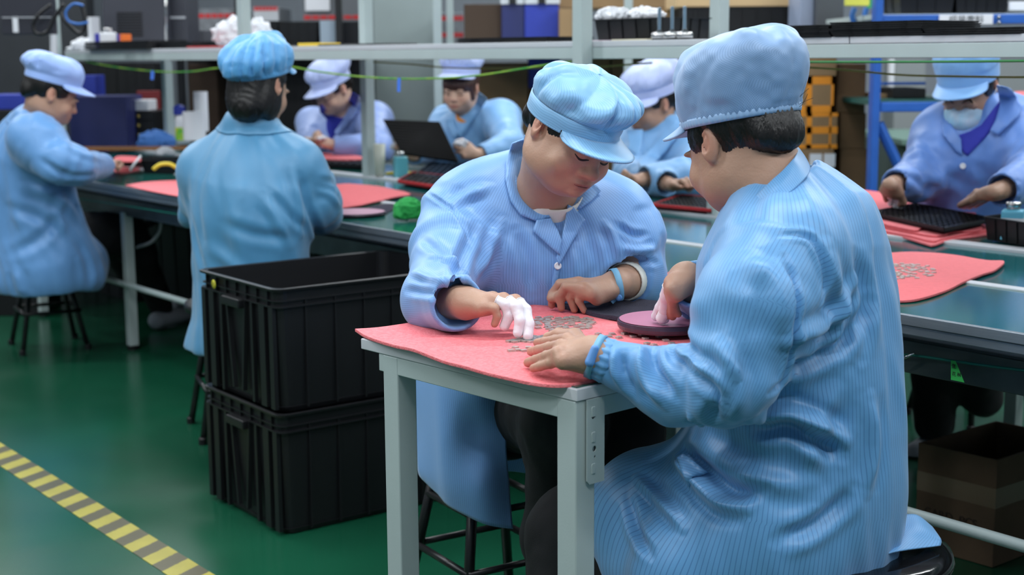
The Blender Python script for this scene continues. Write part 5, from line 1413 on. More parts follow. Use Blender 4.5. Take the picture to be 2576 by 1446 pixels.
# ============================================================ the other workers round the bench
def worker(label, base, head, fu, neckb, spine, arms, coat, cap, hair, front, hands=(), s=1.0, capstyle=None, brim=(.060, 74, .30), legs=(), shoes=(), extra=(), carve=(), hem=None,
           inner=None, skin=None, res=.008, hres=.0042, fold=None, lapels=(), amp=1.0, hm=None, band_mat=None, collar_=None, jaw=1.0, marks=True, shoe_m=None):
    e = empty('person', base, 0, label, 'person'); H = axes(*fu); c = Vector(head)
    chest = Vector(spine[1][0]); pts = [c, neckb] + [p for a in arms for p in a['p']] + [Vector(h['wrist']) for h in hands]
    lo = np.array([min(p[i] for p in pts) for i in range(3)]) - .2; hi = np.array([max(p[i] for p in pts) for i in range(3)]) + .2
    body, fg = body_mesh(e, H, c, s, neckb, chest, [dict(p=a['p'], r=[x * .62 for x in a['r'][:-1]] + [.027]) for a in arms], hands, lo, hi, hres, skin, jaw)
    if marks: face_marks(e, body, H, c, s, m=hm)
    for i, h in enumerate(hands):
        if h_cot[id(h)] : cots(e, fg[i], h_cot[id(h)], .002, .3)
    hair_mesh(e, H, c, s, hair, hm or HAIR, .005)
    if cap: headgear(e, H, c, s, cap, capstyle or PUFF, brim=brim, brim_mat=band_mat)
    pts = [q[0] for q in spine] + [p for a in arms for p in a['p']] + [Vector(x[1]) for x in extra if x[0] != 'plane']
    lo = np.array([min(p[i] for p in pts) for i in range(3)]) - .26; hi = np.array([max(p[i] for p in pts) for i in range(3)]) + .26; hi[2] = min(hi[2], c.z + .02)
    sp = dict(front=front, spine=spine, sleeves=arms, extra=extra, carve=[('cap', c + H @ Vector((0, -.01, -.06)), neckb + Vector((0, 0, -.01)), .066, .055, dict(k=.015))] + list(carve))
    if hem: sp['hem'] = hem
    co_, bv = coat_mesh(e, sp, res, lo, hi, coat, fold=fold, amp=amp)
    if collar_ is not None:
        cu, cf, kw = collar_; collar(co_, neckb + Vector(kw.pop('off', (0, 0, .0))), cu, cf, bv, coat, **kw)
    for l in lapels: patch(bv, l[0], l[1], l[3] if len(l) > 3 else coat, co_ if len(l) < 5 else e, l[2], .003, st='x', step=6)
    if inner: sdf_part(inner[0], e, inner[1], inner[2], np.array(neckb) - .22, np.array(neckb) + .22, .006)
    if legs:
        A = [p for l in legs for p in l[0]]
        sdf_part('trousers', e, BLACKCLOTH, lambda S: [S.chain(l[0], l[1], .04) for l in legs], np.array([min(p[i] for p in A) for i in range(3)]) - .15, np.array([max(p[i] for p in A) for i in range(3)]) + .15, .01, .004)
    for a, b in shoes:
        a = Vector(a); b = Vector(b)
        sdf_part('shoe', e, shoe_m or WHITE, lambda S: (S.cap(a, b, .042, .034, .02), S.plane((0, 0, .004), (0, 0, -1), .004)), np.minimum(a, b) - .06, np.maximum(a, b) + .06, .008)
    settle(e); return e, bv, co_, fg
h_cot = {}
def H_(w, kn, tp, th, n, cot=(), **kw):
    d = dict(wrist=w, knuckles=kn, tips=tp, thumb=th, n=n, **kw); h_cot[id(d)] = cot; return d
def auto_hand(w, tip, n, side=1, curl=.75, spread=.020, cot=(), r=.0092):
    """a relaxed hand from the wrist towards the point its finger tips touch"""
    w = Vector(w); tip = Vector(tip); n = Vector(n).normalized(); d = (tip - w); L = d.length; d.normalize(); sd = d.cross(n).normalized() * side
    K = [w + d * min(.082, L * .55) + n * .010 + sd * (1.5 - i) * spread - d * abs(i - 1.2) * .005 for i in range(4)]
    T_ = [tip + sd * (1.5 - i) * spread * .72 - d * (.004, 0, .005, .016)[i] for i in range(4)]
    th = (w + d * .03 + sd * .028 - n * .006, w + d * .062 + sd * .042 - n * .018, tip - d * .022 + sd * .026)
    return H_(w, K, T_, th, n, cot, r=r)

# ---- seen from behind at centre left
PW = lambda x, y, Y: PD(x, y, Y + .13)
wr = PW(792, 424, 4.52)
hnd = auto_hand(PW(800, 428, 4.46), PZ(745, 432, ZB + .03) + Vector((.02, 0, 0)), (.2, -.2, 1), 1, cot=(0,))
worker('person with black bob seen from behind in teal-blue coat and puffy bright blue cap', (-.80, 4.33, 0), PW(650, 216, 4.2), ((.42, .85, -.34), (.06, .05, 1)), PW(640, 320, 4.22),
    [(PW(632, 330, 4.22), .07, .85), (PW(622, 460, 4.22), .178, .72), (PW(625, 560, 4.2), .190, .75), (PW(628, 700, 4.2), .180, .82), (PW(632, 820, 4.18), .205, .9)],
    [dict(p=[PW(738, 430, 4.2), PW(785, 505, 4.22), PW(800, 535, 4.30), PW(810, 450, 4.48)], r=[.085, .080, .068, .045], k0=.09, elbow=.15),
     dict(p=[PW(525, 435, 4.3), PW(505, 520, 4.42), PW(640, 500, 4.66)], r=[.08, .066, .045], k0=.09)],
    COATS['teal'], CAPS['teal'], 'bob', (.78, .62, 0), [hnd], capstyle=dict(tilt=30, zb=.036, band=.002, npl=15, pd=.05, gather=.02, noise=.006, profile=[(1.05, 0, 0), (1.08, .008, -.004), (1.15, .022, -.008), (1.20, .045, -.006), (1.14, .07, -.002), (.96, .094, .006), (.66, .110, .012), (.3, .117, .016), (.02, .118, .016)]),
    brim=(.035, 60, .5), legs=[([PW(640, 830, 4.2), PW(760, 820, 4.6), PW(760, 1000, 4.75)], [.10, .08, .06])],
    extra=[('cap', PW(622, 345, 4.22), PW(528, 425, 4.28), .05, .072, dict(k=.05)), ('cap', PW(650, 350, 4.22), PW(738, 420, 4.2), .05, .076, dict(k=.05)), ('ell', PW(630, 880, 4.2), (.20, .17, .10), None, dict(k=.06))], hem=((0, 0, .36), (0, 0, -1)),
    collar_=((0, 0, 1), (.78, .62, 0), dict(a=.066, b=.066, h=.036, drop=.02, gap=30, off=(0, 0, .012))),
    fold=[([(755, 440), (775, 520), (800, 590)], .012, -.010), ([(730, 420), (748, 500), (760, 590)], .012, .008), ([(560, 560), (640, 590), (740, 600)], .016, -.006), ([(660, 500), (700, 560), (730, 620)], .014, .008), ([(680, 480), (730, 540), (770, 580)], .012, -.008),
          ([(790, 480), (830, 490), (855, 520)], .010, .006), ([(800, 450), (840, 460), (850, 490)], .008, -.005), ([(520, 620), (600, 680), (640, 760)], .018, .006), ([(470, 480), (490, 600), (520, 700)], .016, -.006), ([(600, 290), (618, 400), (660, 500)], .004, .003)], amp=1.1)
q = PZ(590, 1080, 0); stool((q.x + .02, q.y, 0), 'black stool of the worker with the black bob, half hidden by the totes', .45, .35, .17)

# ---- far left
Y = 5.75
worker('person at the left edge in pale blue coat and periwinkle cap, head bowed', (-2.0, 5.9, 0), PD(128, 236, 5.72), ((.80, .40, -.40), (.36, .1, .92)), PD(95, 300, 5.76),
    [(PD(88, 312, 5.78), .08, .85), (PD(72, 390, 5.8), .175, .72), (PD(75, 480, 5.82), .185, .78), (PD(95, 580, 5.84), .195, .85), (PD(112, 660, 5.84), .225, .9)],
    [dict(p=[PD(92, 350, 5.6), PD(150, 410, 5.55), PD(190, 420, 5.58), PD(262, 416, 5.85)], r=[.095, .085, .075, .05], k0=.09, elbow=.16),
     dict(p=[PD(60, 360, 6.0), PD(130, 430, 6.25), PD(235, 410, 6.3)], r=[.08, .065, .045], k0=.09)],
    COATS['left'], CAPS['left'], 'up', (.78, .62, 0), [auto_hand(PD(240, 400, 6.28), PZ(270, 398, ZB + .04), (0, 0, 1)), auto_hand(PD(268, 414, 5.88), PZ(300, 408, ZB + .03), (0, 0, 1))],
    capstyle=dict(PUFF, npl=9, profile=[(1.02, 0, 0), (1.03, .016, 0), (1.05, .026, 0), (1.12, .044, -.008), (1.12, .064, -.016), (.98, .085, -.018), (.7, .098, -.018), (.3, .104, -.016), (.02, .105, -.016)]), s=1.04,
    legs=[([PD(150, 600, 5.95), PD(310, 585, 6.25), PD(350, 640, 6.3), PD(405, 770, 6.55)], [.11, .095, .075, .055]), ([PD(140, 620, 6.1), PD(290, 600, 6.5), PD(330, 700, 6.6)], [.1, .08, .06])], shoes=[(PZ(395, 806, .045), PZ(470, 790, .04)), (PZ(440, 770, .045), PZ(500, 765, .04))], shoe_m=mat('grey_canvas', rgb(150, 158, 168), .8),
    extra=[('cap', PD(95, 330, 5.76), PD(92, 352, 5.62), .06, .09, dict(k=.05)), ('cap', PD(115, 655, 5.85), PD(200, 660, 5.95), .19, .12, dict(k=.08)), ('ell', PD(110, 700, 5.84), (.24, .18, .10), None, dict(k=.05))], hem=((0, 0, .30), (0, 0, -1)),
    collar_=((0, 0, 1), (.78, .62, 0), dict(a=.068, b=.068, h=.034, drop=.03, gap=35, off=(0, 0, .008))),
    fold=[([(60, 470), (150, 500), (200, 560)], .02, .010), ([(20, 520), (120, 560), (190, 640)], .02, -.009), ([(160, 480), (150, 560), (180, 640)], .018, .009), ([(20, 640), (100, 600), (170, 520)], .02, -.008), ([(190, 600), (220, 660), (230, 740)], .02, -.009), ([(100, 400), (170, 440), (240, 440)], .012, -.006), ([(130, 330), (190, 380), (260, 400)], .012, .006), ([(40, 680), (50, 720), (60, 745)], .02, .01)], amp=1.3)
q = PZ(125, 872, 0); stool((q.x, q.y, 0), 'black stool at the far left edge on the green floor', .38, .5, .16)

# ---- worker in glasses
P = lambda x, y, pp: PP(x, y, pp)
base = atx(860, 1.75, 0)
hd = PP(838, 226, 1.62)
e, bv, co_, fg = worker('person in glasses and lilac-blue coat bending over both hands, behind the bench', base, hd, ((-.62, -.60, -.50), (-.28, -.25, .92)), PP(868, 290, 1.70),
    [(PP(872, 290, 1.72), .08, .85), (PP(875, 345, 1.76), .19, .72), (PP(870, 420, 1.80), .19, .8), (PP(870, 500, 1.84), .2, .85)],
    [dict(p=[PP(790, 312, 1.70), PP(775, 362, 1.52), PP(790, 362, 1.40)], r=[.085, .07, .045], k0=.09), dict(p=[PP(945, 300, 1.78), PP(948, 372, 1.60), PP(838, 366, 1.40)], r=[.088, .078, .048], k0=.09)],
    COATS['lilac'], CAPS['lilac'], 'up', (-.70, -.7, 0), [auto_hand(PP(768, 356, 1.38), PP(808, 348, 1.30), (.1, -.5, .8), -1, cot=(0, 1, 2), r=.0105), auto_hand(PP(832, 362, 1.38), PP(786, 352, 1.30), (-.1, -.5, .8), 1, cot=(), r=.0105)],
    capstyle=dict(PUFF, tilt=8, zb=.034), skin=SKIN2, s=1.08, extra=[('cap', PP(860, 300, 1.72), PP(795, 312, 1.70), .06, .08, dict(k=.05)), ('cap', PP(880, 295, 1.72), PP(940, 305, 1.77), .06, .08, dict(k=.05))],
    carve=[('cap', PP(842, 280, 1.58), PP(838, 330, 1.52), .05, .02, dict(k=.02))],
    inner=('polo_shirt', mat('royal_blue_cotton', rgb(48, 56, 170), .8), lambda S: (S.cap(PP(868, 285, 1.70), PP(872, 345, 1.74), .085, .15, .03), S.cap(hd, PP(868, 280, 1.69), .075, .066, .01, sub=True))),
    lapels=[([(886, 232), (905, 245), (888, 290), (845, 302), (835, 296), (862, 275), (878, 250)], .02, 'shirt_collar', mat('royal_blue_cotton', rgb(48, 56, 170), .8), 1), ([(808, 262), (830, 285), (826, 304), (806, 284), (804, 270)], .02, 'shirt_collar', mat('royal_blue_cotton', rgb(48, 56, 170), .8), 1),
            ([(832, 286), (858, 276), (852, 300), (842, 312), (834, 304)], .012, 'undershirt', mat('red_cotton', rgb(196, 36, 48), .8), 1),
            ([(905, 240), (912, 270), (880, 310), (846, 345), (842, 330), (860, 305), (888, 285)], .028, 'lapel')], amp=1.3, hres=.0045)
Hh = axes((-.62, -.60, -.50), (-.28, -.25, .92)); GM = mat('dark_red_frame', rgb(90, 40, 60), .35)
g = MB()
for q_ in (1, -1):
    g.tube([hd + Hh @ Vector((q_ * .034 + .021 * math.cos(t * .3927), .108 - abs(.021 * math.cos(t * .3927)) * .15, -.004 + .016 * math.sin(t * .3927))) * 1.08 for t in range(17)], .0016, 6, False)
    g.tube([hd + Hh @ Vector((q_ * .056, .102, 0)) * 1.08, hd + Hh @ Vector((q_ * .076, .05, .0)) * 1.08, hd + Hh @ Vector((q_ * .082, -.006, .008)) * 1.08], .0018, 6)
g.tube([hd + Hh @ Vector((-.014, .109, .002)) * 1.08, hd + Hh @ Vector((.014, .109, .002)) * 1.08], .0015, 6)
o = g.obj('glasses', GM, None, smooth=True); tag(o, 'thin dark red framed glasses worn by the worker in the lilac-blue coat', 'glasses')

# ---- worker holding the black tray
base = atx(1190, 1.8, 0); hd = PP(1160, 222, 1.66)
e, bv, co_, fg = worker('person with brown fringe and orange top under sky-blue coat, holding a black tray', base, hd, ((-.34, -.90, -.22), (-.02, -.16, 1)), PP(1188, 292, 1.72),
    [(PP(1192, 292, 1.73), .07, .85), (PP(1198, 345, 1.75), .165, .72), (PP(1195, 420, 1.80), .17, .8), (PP(1190, 500, 1.84), .18, .85)],
    [dict(p=[PP(1262, 302, 1.76), PP(1285, 368, 1.62), PP(1208, 388, 1.42)], r=[.080, .07, .042], k0=.09), dict(p=[PP(1128, 308, 1.72), PP(1085, 380, 1.58), PP(1040, 392, 1.36)], r=[.078, .06, .042], k0=.09)],
    COATS['sky'], CAPS['lilac'], 'fringe', (-.3, -.95, 0), [auto_hand(PP(1192, 386, 1.38), PP(1142, 368, 1.30), (.3, -.8, .2), 1, cot=(0, 1), r=.010), auto_hand(PP(1024, 378, 1.34), PP(1012, 356, 1.30), (-.4, -.8, .2), -1, cot=(0,), r=.010)],
    capstyle=dict(PUFF, tilt=14, zb=.062), skin=SKIN2, s=1.0, hm=HAIRB, extra=[('cap', PP(1180, 300, 1.72), PP(1130, 312, 1.72), .05, .075, dict(k=.05)), ('cap', PP(1200, 300, 1.72), PP(1255, 308, 1.75), .05, .075, dict(k=.05))],
    carve=[('cap', PP(1172, 285, 1.58), PP(1166, 335, 1.54), .045, .018, dict(k=.02))],
    inner=('orange_top', mat('orange_cotton', rgb(232, 150, 70), .8), lambda S: (S.cap(PP(1186, 300, 1.71), PP(1188, 345, 1.73), .08, .13, .03), S.cap(hd, PP(1187, 292, 1.70), .066, .06, .01, sub=True))),
    lapels=[([(1205, 232), (1225, 250), (1200, 290), (1168, 338), (1156, 346), (1150, 330), (1172, 310), (1192, 270)], .022, 'lapel'), ([(1120, 300), (1140, 300), (1152, 325), (1156, 346), (1140, 345), (1125, 320)], .016, 'lapel')], amp=1.3)
# the tray in her hands: ribbed, tilted
TRAYB = mat('matt_black_plastic', rgb(12, 12, 14), .7, spec=.15)
cz = [(963, 300), (1105, 306), (1152, 404), (1012, 384)]
pp_ = [PP(963, 300, 1.34), PP(1105, 306, 1.34), PP(1152, 406, 1.20), PP(1010, 386, 1.20)]
n_ = (pp_[1] - pp_[0]).cross(pp_[3] - pp_[0]).normalized()
if n_.dot(CAM - pp_[0]) < 0: n_ = -n_
t_ = empty('component_tray', pp_[0], 0, 'flat black ribbed tray held up by the worker with the orange top', 'tray')
m = MB(); m.loft([[p - pp_[0] for p in pp_], [p - pp_[0] - n_ * .009 for p in pp_]]); m.obj('base', TRAYB, t_)
m = MB()
for i in range(12):
    a = pp_[0].lerp(pp_[3], (i + .5) / 12) - pp_[0]; b_ = pp_[1].lerp(pp_[2], (i + .5) / 12) - pp_[0]; w_ = (pp_[3] - pp_[0]) / 12 * .2
    m.loft([[a - w_, a + w_, a + w_ + n_ * .005, a - w_ + n_ * .005], [b_ - w_, b_ + w_, b_ + w_ + n_ * .005, b_ - w_ + n_ * .005]])
m.obj('rib_pattern', TRAYB, t_)

# ---- worker half hidden behind the two front women
base = atx(1660, 1.8, 0); hd = PP(1640, 262, 1.62)
e, bv, co_, fg = worker('person in lilac cap with forearms folded on the bench, partly hidden by the front women', base, hd, ((-.80, -.44, -.30), (-.12, -.12, 1)), PP(1664, 335, 1.66),
    [(PP(1668, 338, 1.67), .08, .85), (PP(1680, 400, 1.70), .18, .72), (PP(1690, 470, 1.72), .18, .8), (PP(1690, 560, 1.74), .19, .85)],
    [dict(p=[PP(1600, 375, 1.60), PP(1585, 440, 1.42), PP(1680, 462, 1.30)], r=[.080, .066, .05], k0=.09), dict(p=[PP(1745, 365, 1.74), PP(1750, 440, 1.50), PP(1620, 452, 1.28)], r=[.085, .075, .055], k0=.09)],
    COATS['sky'], CAPS['lilac'], 'up', (-.7, -.7, 0), [auto_hand(PP(1612, 452, 1.26), PP(1570, 462, 1.20), (0, -.2, 1), 1), auto_hand(PP(1690, 464, 1.28), PP(1735, 470, 1.22), (0, -.2, 1), -1)],
    capstyle=dict(PUFF, tilt=2, zb=.036), s=1.04, extra=[('cap', PP(1655, 345, 1.66), PP(1605, 372, 1.62), .06, .08, dict(k=.05)), ('cap', PP(1680, 345, 1.67), PP(1740, 370, 1.72), .06, .08, dict(k=.05))],
    carve=[('cap', PP(1630, 340, 1.52), PP(1625, 390, 1.50), .045, .018, dict(k=.02))],
    inner=('black_top', BLACKCLOTH, lambda S: (S.cap(PP(1662, 345, 1.65), PP(1670, 395, 1.68), .08, .14, .03), S.cap(hd, PP(1664, 330, 1.64), .07, .062, .01, sub=True))),
    lapels=[([(1700, 300), (1715, 330), (1680, 375), (1640, 420), (1608, 425), (1605, 405), (1640, 370), (1670, 330)], .025, 'lapel'), ([(1575, 325), (1618, 326), (1614, 370), (1604, 392), (1580, 375)], .03, 'lapel')], amp=1.3)

# ---- masked worker at the right
base = atx(2450, 1.8, 0); hd = PP(2440, 226, 1.62)
FU = ((-.52, -.66, -.56), (-.30, -.32, .90))
e, bv, co_, fg = worker('person in blue face mask and cornflower coat placing parts into a black tray', base, hd, FU, PP(2470, 300, 1.66),
    [(PP(2478, 300, 1.67), .08, .85), (PP(2470, 370, 1.68), .18, .74), (PP(2470, 470, 1.72), .18, .82), (PP(2470, 560, 1.76), .19, .88), (PP(2470, 640, 1.80), .2, .9)],
    [dict(p=[PP(2375, 350, 1.62), PP(2315, 450, 1.46), PP(2250, 462, 1.28)], r=[.085, .072, .046], k0=.09), dict(p=[PP(2565, 335, 1.72), PP(2610, 440, 1.52), PP(2520, 478, 1.26)], r=[.088, .075, .05], k0=.09)],
    COATS['deep'], CAPS['deep'], 'up', (-.6, -.8, 0), [auto_hand(PP(2240, 464, 1.24), PZ(2246, 516, ZB + .045), (0, -.5, .85), 1, cot=(0, 1, 2), r=.0098), auto_hand(PP(2500, 482, 1.22), PZ(2432, 520, ZB + .05), (0, -.4, .9), -1, cot=(1, 2), r=.0098)],
    capstyle=dict(PUFF, tilt=15, zb=.034, npl=4, pd=.015, profile=[(1.02, 0, 0), (1.04, .02, 0), (1.05, .034, 0), (1.10, .05, -.002), (1.12, .075, -.004), (1.04, .10, -.006), (.8, .118, -.008), (.3, .126, -.01), (.02, .127, -.01)]), brim=(.052, 62, .30), s=1.08, hres=.0038, res=.007,
    extra=[('cap', PP(2455, 310, 1.66), PP(2380, 345, 1.63), .06, .085, dict(k=.05)), ('cap', PP(2490, 305, 1.67), PP(2560, 335, 1.71), .06, .085, dict(k=.05))],
    carve=[('cap', PP(2440, 305, 1.52), PP(2418, 375, 1.50), .05, .02, dict(k=.02))],
    inner=('polo_shirt', mat('royal_blue_cotton', rgb(48, 56, 170), .8), lambda S: (S.cap(PP(2468, 310, 1.65), PP(2462, 370, 1.67), .085, .145, .03), S.cap(hd, PP(2468, 300, 1.65), .074, .064, .01, sub=True))),
    lapels=[([(2518, 250), (2514, 300), (2482, 342), (2434, 392), (2416, 376), (2410, 340), (2440, 330), (2468, 314), (2500, 272)], .008, 'shirt_collar', mat('royal_blue_cotton', rgb(48, 56, 170), .8), 1), ([(2508, 215), (2545, 225), (2570, 262), (2565, 290), (2510, 340), (2490, 330), (2505, 300), (2516, 262)], .022, 'collar'),
            ([(2366, 300), (2392, 312), (2418, 350), (2420, 392), (2404, 380), (2372, 340)], .012, 'lapel')], fold=[([(2300, 360), (2330, 430), (2380, 480)], .016, .008), ([(2330, 340), (2370, 420), (2440, 480)], .016, -.007), ([(2440, 420), (2470, 460), (2530, 470)], .016, .006), ([(2260, 440), (2300, 450), (2340, 490)], .012, -.006)], amp=1.3,
    legs=[([PP(2400, 760, 1.7), PP(2350, 800, 1.3), PP(2350, 1060, 1.40)], [.1, .085, .065]), ([PP(2480, 760, 1.75), PP(2440, 800, 1.35), PP(2470, 1000, 1.50)], [.1, .085, .065])], shoes=[(PP(2345, 1120, 1.42) * 1, PP(2300, 1140, 1.30) * 1)], shoe_m=mat('grey_canvas', rgb(150, 158, 168), .8))
Hh = axes(*FU)
def mask(S):
    S.ell(hd + Hh @ Vector((0, .060, -.048)) * 1.08, (.074, .066, .060), np.array(Hh, np.float32), .01)
    S.ell(hd + Hh @ Vector((0, .114, -.034)) * 1.08, (.024, .018, .032), np.array(Hh, np.float32), .02)
    S.cut(hd + Hh @ Vector((0, .03, 0)), Hh @ Vector((0, -1, 0)), .14, .004)
    S.cut(hd + Hh @ Vector((0, .06, .002)), Hh @ Vector((0, -.45, 1)), .16, .004)
mk = sdf_part('face_mask', e, mat('mask_fabric', rgb(158, 206, 232), .8, col2=rgb(196, 210, 228), nscale=20), mask, np.array(hd) - .17, np.array(hd) + .17, .003, .001)
mk.matrix_parent_inverse = Matrix.Translation(-e.location)
for q_ in (1, -1):
    for z0, z1 in ((-.020, .012), (-.075, -.014)):
        o = MB().tube([hd + Hh @ Vector((q_ * .066, .045, z0)) * 1.06, hd + Hh @ Vector((q_ * .080, .014, (z0 + z1) / 2)) * 1.06, hd + Hh @ Vector((q_ * .086, -.008, z1)) * 1.06], .0012, 6).obj('ear_loop', WHITE, mk, smooth=True)
h_, n2 = cast(bv, 2421, 417)
if h_: 
    o = woman_middle.button(h_, n2, co_, .0095)
for x, y in ((2421, 480),):
    h_, n2 = cast(bv, x, y)
q = atx(2480, 1.85, 0); stool((q.x, q.y, 0), 'black stool beneath the bench on the far side, behind the cardboard box', .45, .5, .17)
# ============================================================ things on the shelf
def block(name, label, cat, p, size, m, rz=None, group=None, bevel=.002, parts=()):
    rz = math.atan2(BX.y, BX.x) if rz is None else rz
    o = MB().box((-size[0] / 2, -size[1] / 2, 0), (size[0] / 2, size[1] / 2, size[2])).obj(name, m, None, bevel=bevel); o.location = p; o.rotation_euler = (0, 0, rz)
    tag(o, label, cat, group); return o
def sp(px_, perp=.70, dz=0): p = atx(px_, perp, ZT + dz); return p
def shelf_span(x0, x1, perp=.66): a, b_ = sp(x0, perp), sp(x1, perp); return (a + b_) / 2, (b_ - a).length
def tray_stack(label, x0, x1, n, th, perp=.70, depth=.2, group=None, skew=.004):
    c, w = shelf_span(x0, x1, perp)
    e0 = None
    for k in range(n):
        e = empty('stacked_tray', c + Vector((rnd.uniform(-skew, skew), rnd.uniform(-skew, skew), k * th)), math.atan2(BX.y, BX.x) + rnd.uniform(-.01, .01), label + (', topmost' if k == n - 1 and n > 1 else (', below the top one' if n > 1 else '')), 'tray', group)
        m = MB(); m.box((-w / 2, -depth / 2, 0), (w / 2, depth / 2, th * .42)); m.box((-w / 2 - .002, -depth / 2 - .002, th * .42), (w / 2 + .002, depth / 2 + .002, th * .86))
        for i in range(3): m.box((-w / 2 + w * (.16 + .3 * i), -depth / 2 - .0035, th * .5), (-w / 2 + w * (.24 + .3 * i), -depth / 2 - .002, th * .8))
        m.obj('body', BLACKP, e)
tray_stack('black slotted tray in the stack right of the netted cap', 2010, 2160, 6, .0052, .70, .24, 'black trays right of the netted cap')
tray_stack('black slotted tray in the long stack below the shelf label', 2166, 2392, 7, .0052, .70, .24, 'black trays below the rack label')
tray_stack('black slotted tray in the low stack at the shelf\'s right end', 2396, 2640, 3, .0052, .70, .24, 'black trays at the right end of the shelf')
tray_stack('black tray in the low shelf stack beside the front post', 1212, 1436, 3, .0060, .72, .2, 'black trays beside the front post')
tray_stack('black tray in the flat stack behind the coloured boxes', 262, 420, 3, .014, .66, .2, 'black trays behind the coloured boxes')
tray_stack('black tray in the flat stack left of the bright blue cap', 424, 536, 2, .016, .72, .2, 'black trays left of the bright blue cap')
# leveling feet
for k, x in enumerate((1658, 1690, 1721)):
    e = empty('levelling_foot', sp(x, .64 + (.02, 0, .01)[k]), .3, 'steel machine foot with upright threaded stud, %s of three on the shelf' % ('left one', 'middle one', 'right one')[k], 'machine foot', 'three steel machine feet on the shelf')
    MB().lathe([(0, 0), (.021, 0), (.022, .004), (.021, .005)], (0, 0, 0), 32).obj('rubber_pad', BLACKP, e)
    MB().lathe([(.0, .005), (.024, .005), (.025, .007), (.025, .018), (.022, .022), (.012, .024), (.0, .024)], (0, 0, 0), 40).obj('base', STEEL, e, smooth=True)
    MB().lathe([(.009, .024), (.009, .030), (0, .030)], (0, 0, 0), 6).obj('nut', STEEL, e)
    prof = [(.0045, .03)]
    for i in range(36): prof += [(.0058, .031 + i * .0018), (.0046, .0319 + i * .0018)]
    prof += [(.0, .097)]
    MB().lathe(prof, (0, 0, 0), 20).obj('threaded_stud', mat('zinc_steel', rgb(150, 170, 184), .3, .8), e, smooth=False)
PAPER = mat('cream_paper', rgb(224, 216, 190), .7)
a, w = shelf_span(1552, 1640, .66); block('label_strip', 'cream paper label strips lying on the shelf left of the steel feet', 'label', a, (w, .05, .004), PAPER)
a, w = shelf_span(1490, 1550, .68); block('paper_sheet', 'pale pink paper under the black bin on the shelf', 'paper', a, (w, .12, .002), mat('pale_pink_paper', rgb(226, 206, 216), .7))
# black bin with clear bags
a0 = sp(1496, .70, .003); a1 = sp(1668, .70, .003)
bin_('black ribbed bin on the shelf heaped with clear plastic bags', a0, a1, a0 + BY * .2, ZT + .003, .062, ribs=5)
BAG = mat('clear_plastic_bag', rgb(222, 224, 230), .18, spec=.8, bump=.3, bscale=60)
def bag(label, p, r, sq, seed, name='plastic_bag', m=None):
    S = Sdf(); p = Vector(p); p.z += r[2] * .8
    S.ell(p, r, None, .01); S.lo = np.array(p) - np.array(r) * 1.4; S.hi = np.array(p) + np.array(r) * 1.4
    V, Q = S.mesh(min(r) / 9, .01, 1); N = normals(V, Q); w = min(r)
    V = V + N * ((np.abs(vnoise(V / (w * .7) + seed)) - .3) * w * .36 + (np.abs(vnoise(V / (w * .28) + seed)) - .3) * w * .25)[:, None]
    V[:, 2] = np.maximum(V[:, 2], p.z - r[2] * .8)
    o = mesh_obj(name, V, Q, m or BAG, None, False); tag(o, label, 'plastic bag'); return o
q = sp(1545, .78, .055); bag('crumpled clear plastic bag at the left of the black shelf bin', q, (.062, .06, .03), 1, 3)
q = sp(1625, .80, .055); bag('crumpled clear plastic bag at the right of the black shelf bin', q, (.060, .06, .028), 1, 8)
# left end of the shelf
block('cardboard_carton', 'tall white box standing on the left end of the shelf', 'box', sp(240, .72), (.045, .05, .175), WHITE)
q = sp(214, .68); bag('white plastic bag slumped beside the tall white box on the shelf', q, (.07, .05, .035), 1, 5, m=WHITE)
q = sp(195, .66); bag('small white plastic bag at the very left end of the shelf', q, (.06, .035, .012), 1, 6, m=WHITE)
a = sp(275, .64); e = empty('dispenser_bottle', a, .2, 'squat white bottle with steel cap on the left part of the shelf', 'bottle')
MB().box((-.042, -.03, 0), (.042, .03, .088)).obj('body', WHITE, e, bevel=.008)
MB().lathe([(.018, .086), (.022, .092), (.026, .10), (.026, .108), (.014, .114), (0, .114)], (0, 0, 0), 28).obj('pump_cap', STEEL, e, smooth=True)
block('carton', 'small blue box behind the white bottle on the shelf', 'box', sp(300, .69), (.045, .05, .078), BLUEP)
block('carton', 'small orange box beside the blue one on the shelf', 'box', sp(318, .69), (.034, .05, .078), mat('orange_card', rgb(240, 116, 40), .5))
block('carton', 'narrow blue and violet box at the left of the white bottle', 'box', sp(253, .66), (.012, .05, .085), mat('violet_blue_card', rgb(58, 60, 170), .5))
q = sp(519, .8); bx_ = block('parts_cup', 'small black cup behind the tray stack on the shelf', 'cup', q, (.045, .045, .085), mat('charcoal_plastic', rgb(58, 60, 68), .5))
a, w = shelf_span(495, 600, .64); block('component_tray', 'thin red tray lying on the shelf left of the bright blue cap', 'tray', a, (w, .1, .008), RED)
q = sp(596, .80); bag('clear plastic bag on the shelf behind the bright blue cap', q, (.11, .07, .075), 1, 12)
q = sp(650, .78); bag('pale plastic bag on the shelf right of the front post', q, (.07, .05, .07), 1, 15)
a, w = shelf_span(771, 836, .64); block('warning_label', 'yellow label strip lying on the shelf right of the bright blue cap', 'label', a, (w, .08, .012), mat('bright_yellow', rgb(240, 204, 60), .5))
a, w = shelf_span(838, 1012, .66); block('component_tray', 'flat black strip tray on the shelf in front of the grey column', 'tray', a, (w, .14, .006), BLACKP)
a, w = shelf_span(722, 770, .66); block('component_tray', 'flat dark strip tray left of the yellow label on the shelf', 'tray', a, (w, .10, .005), BLACKP)

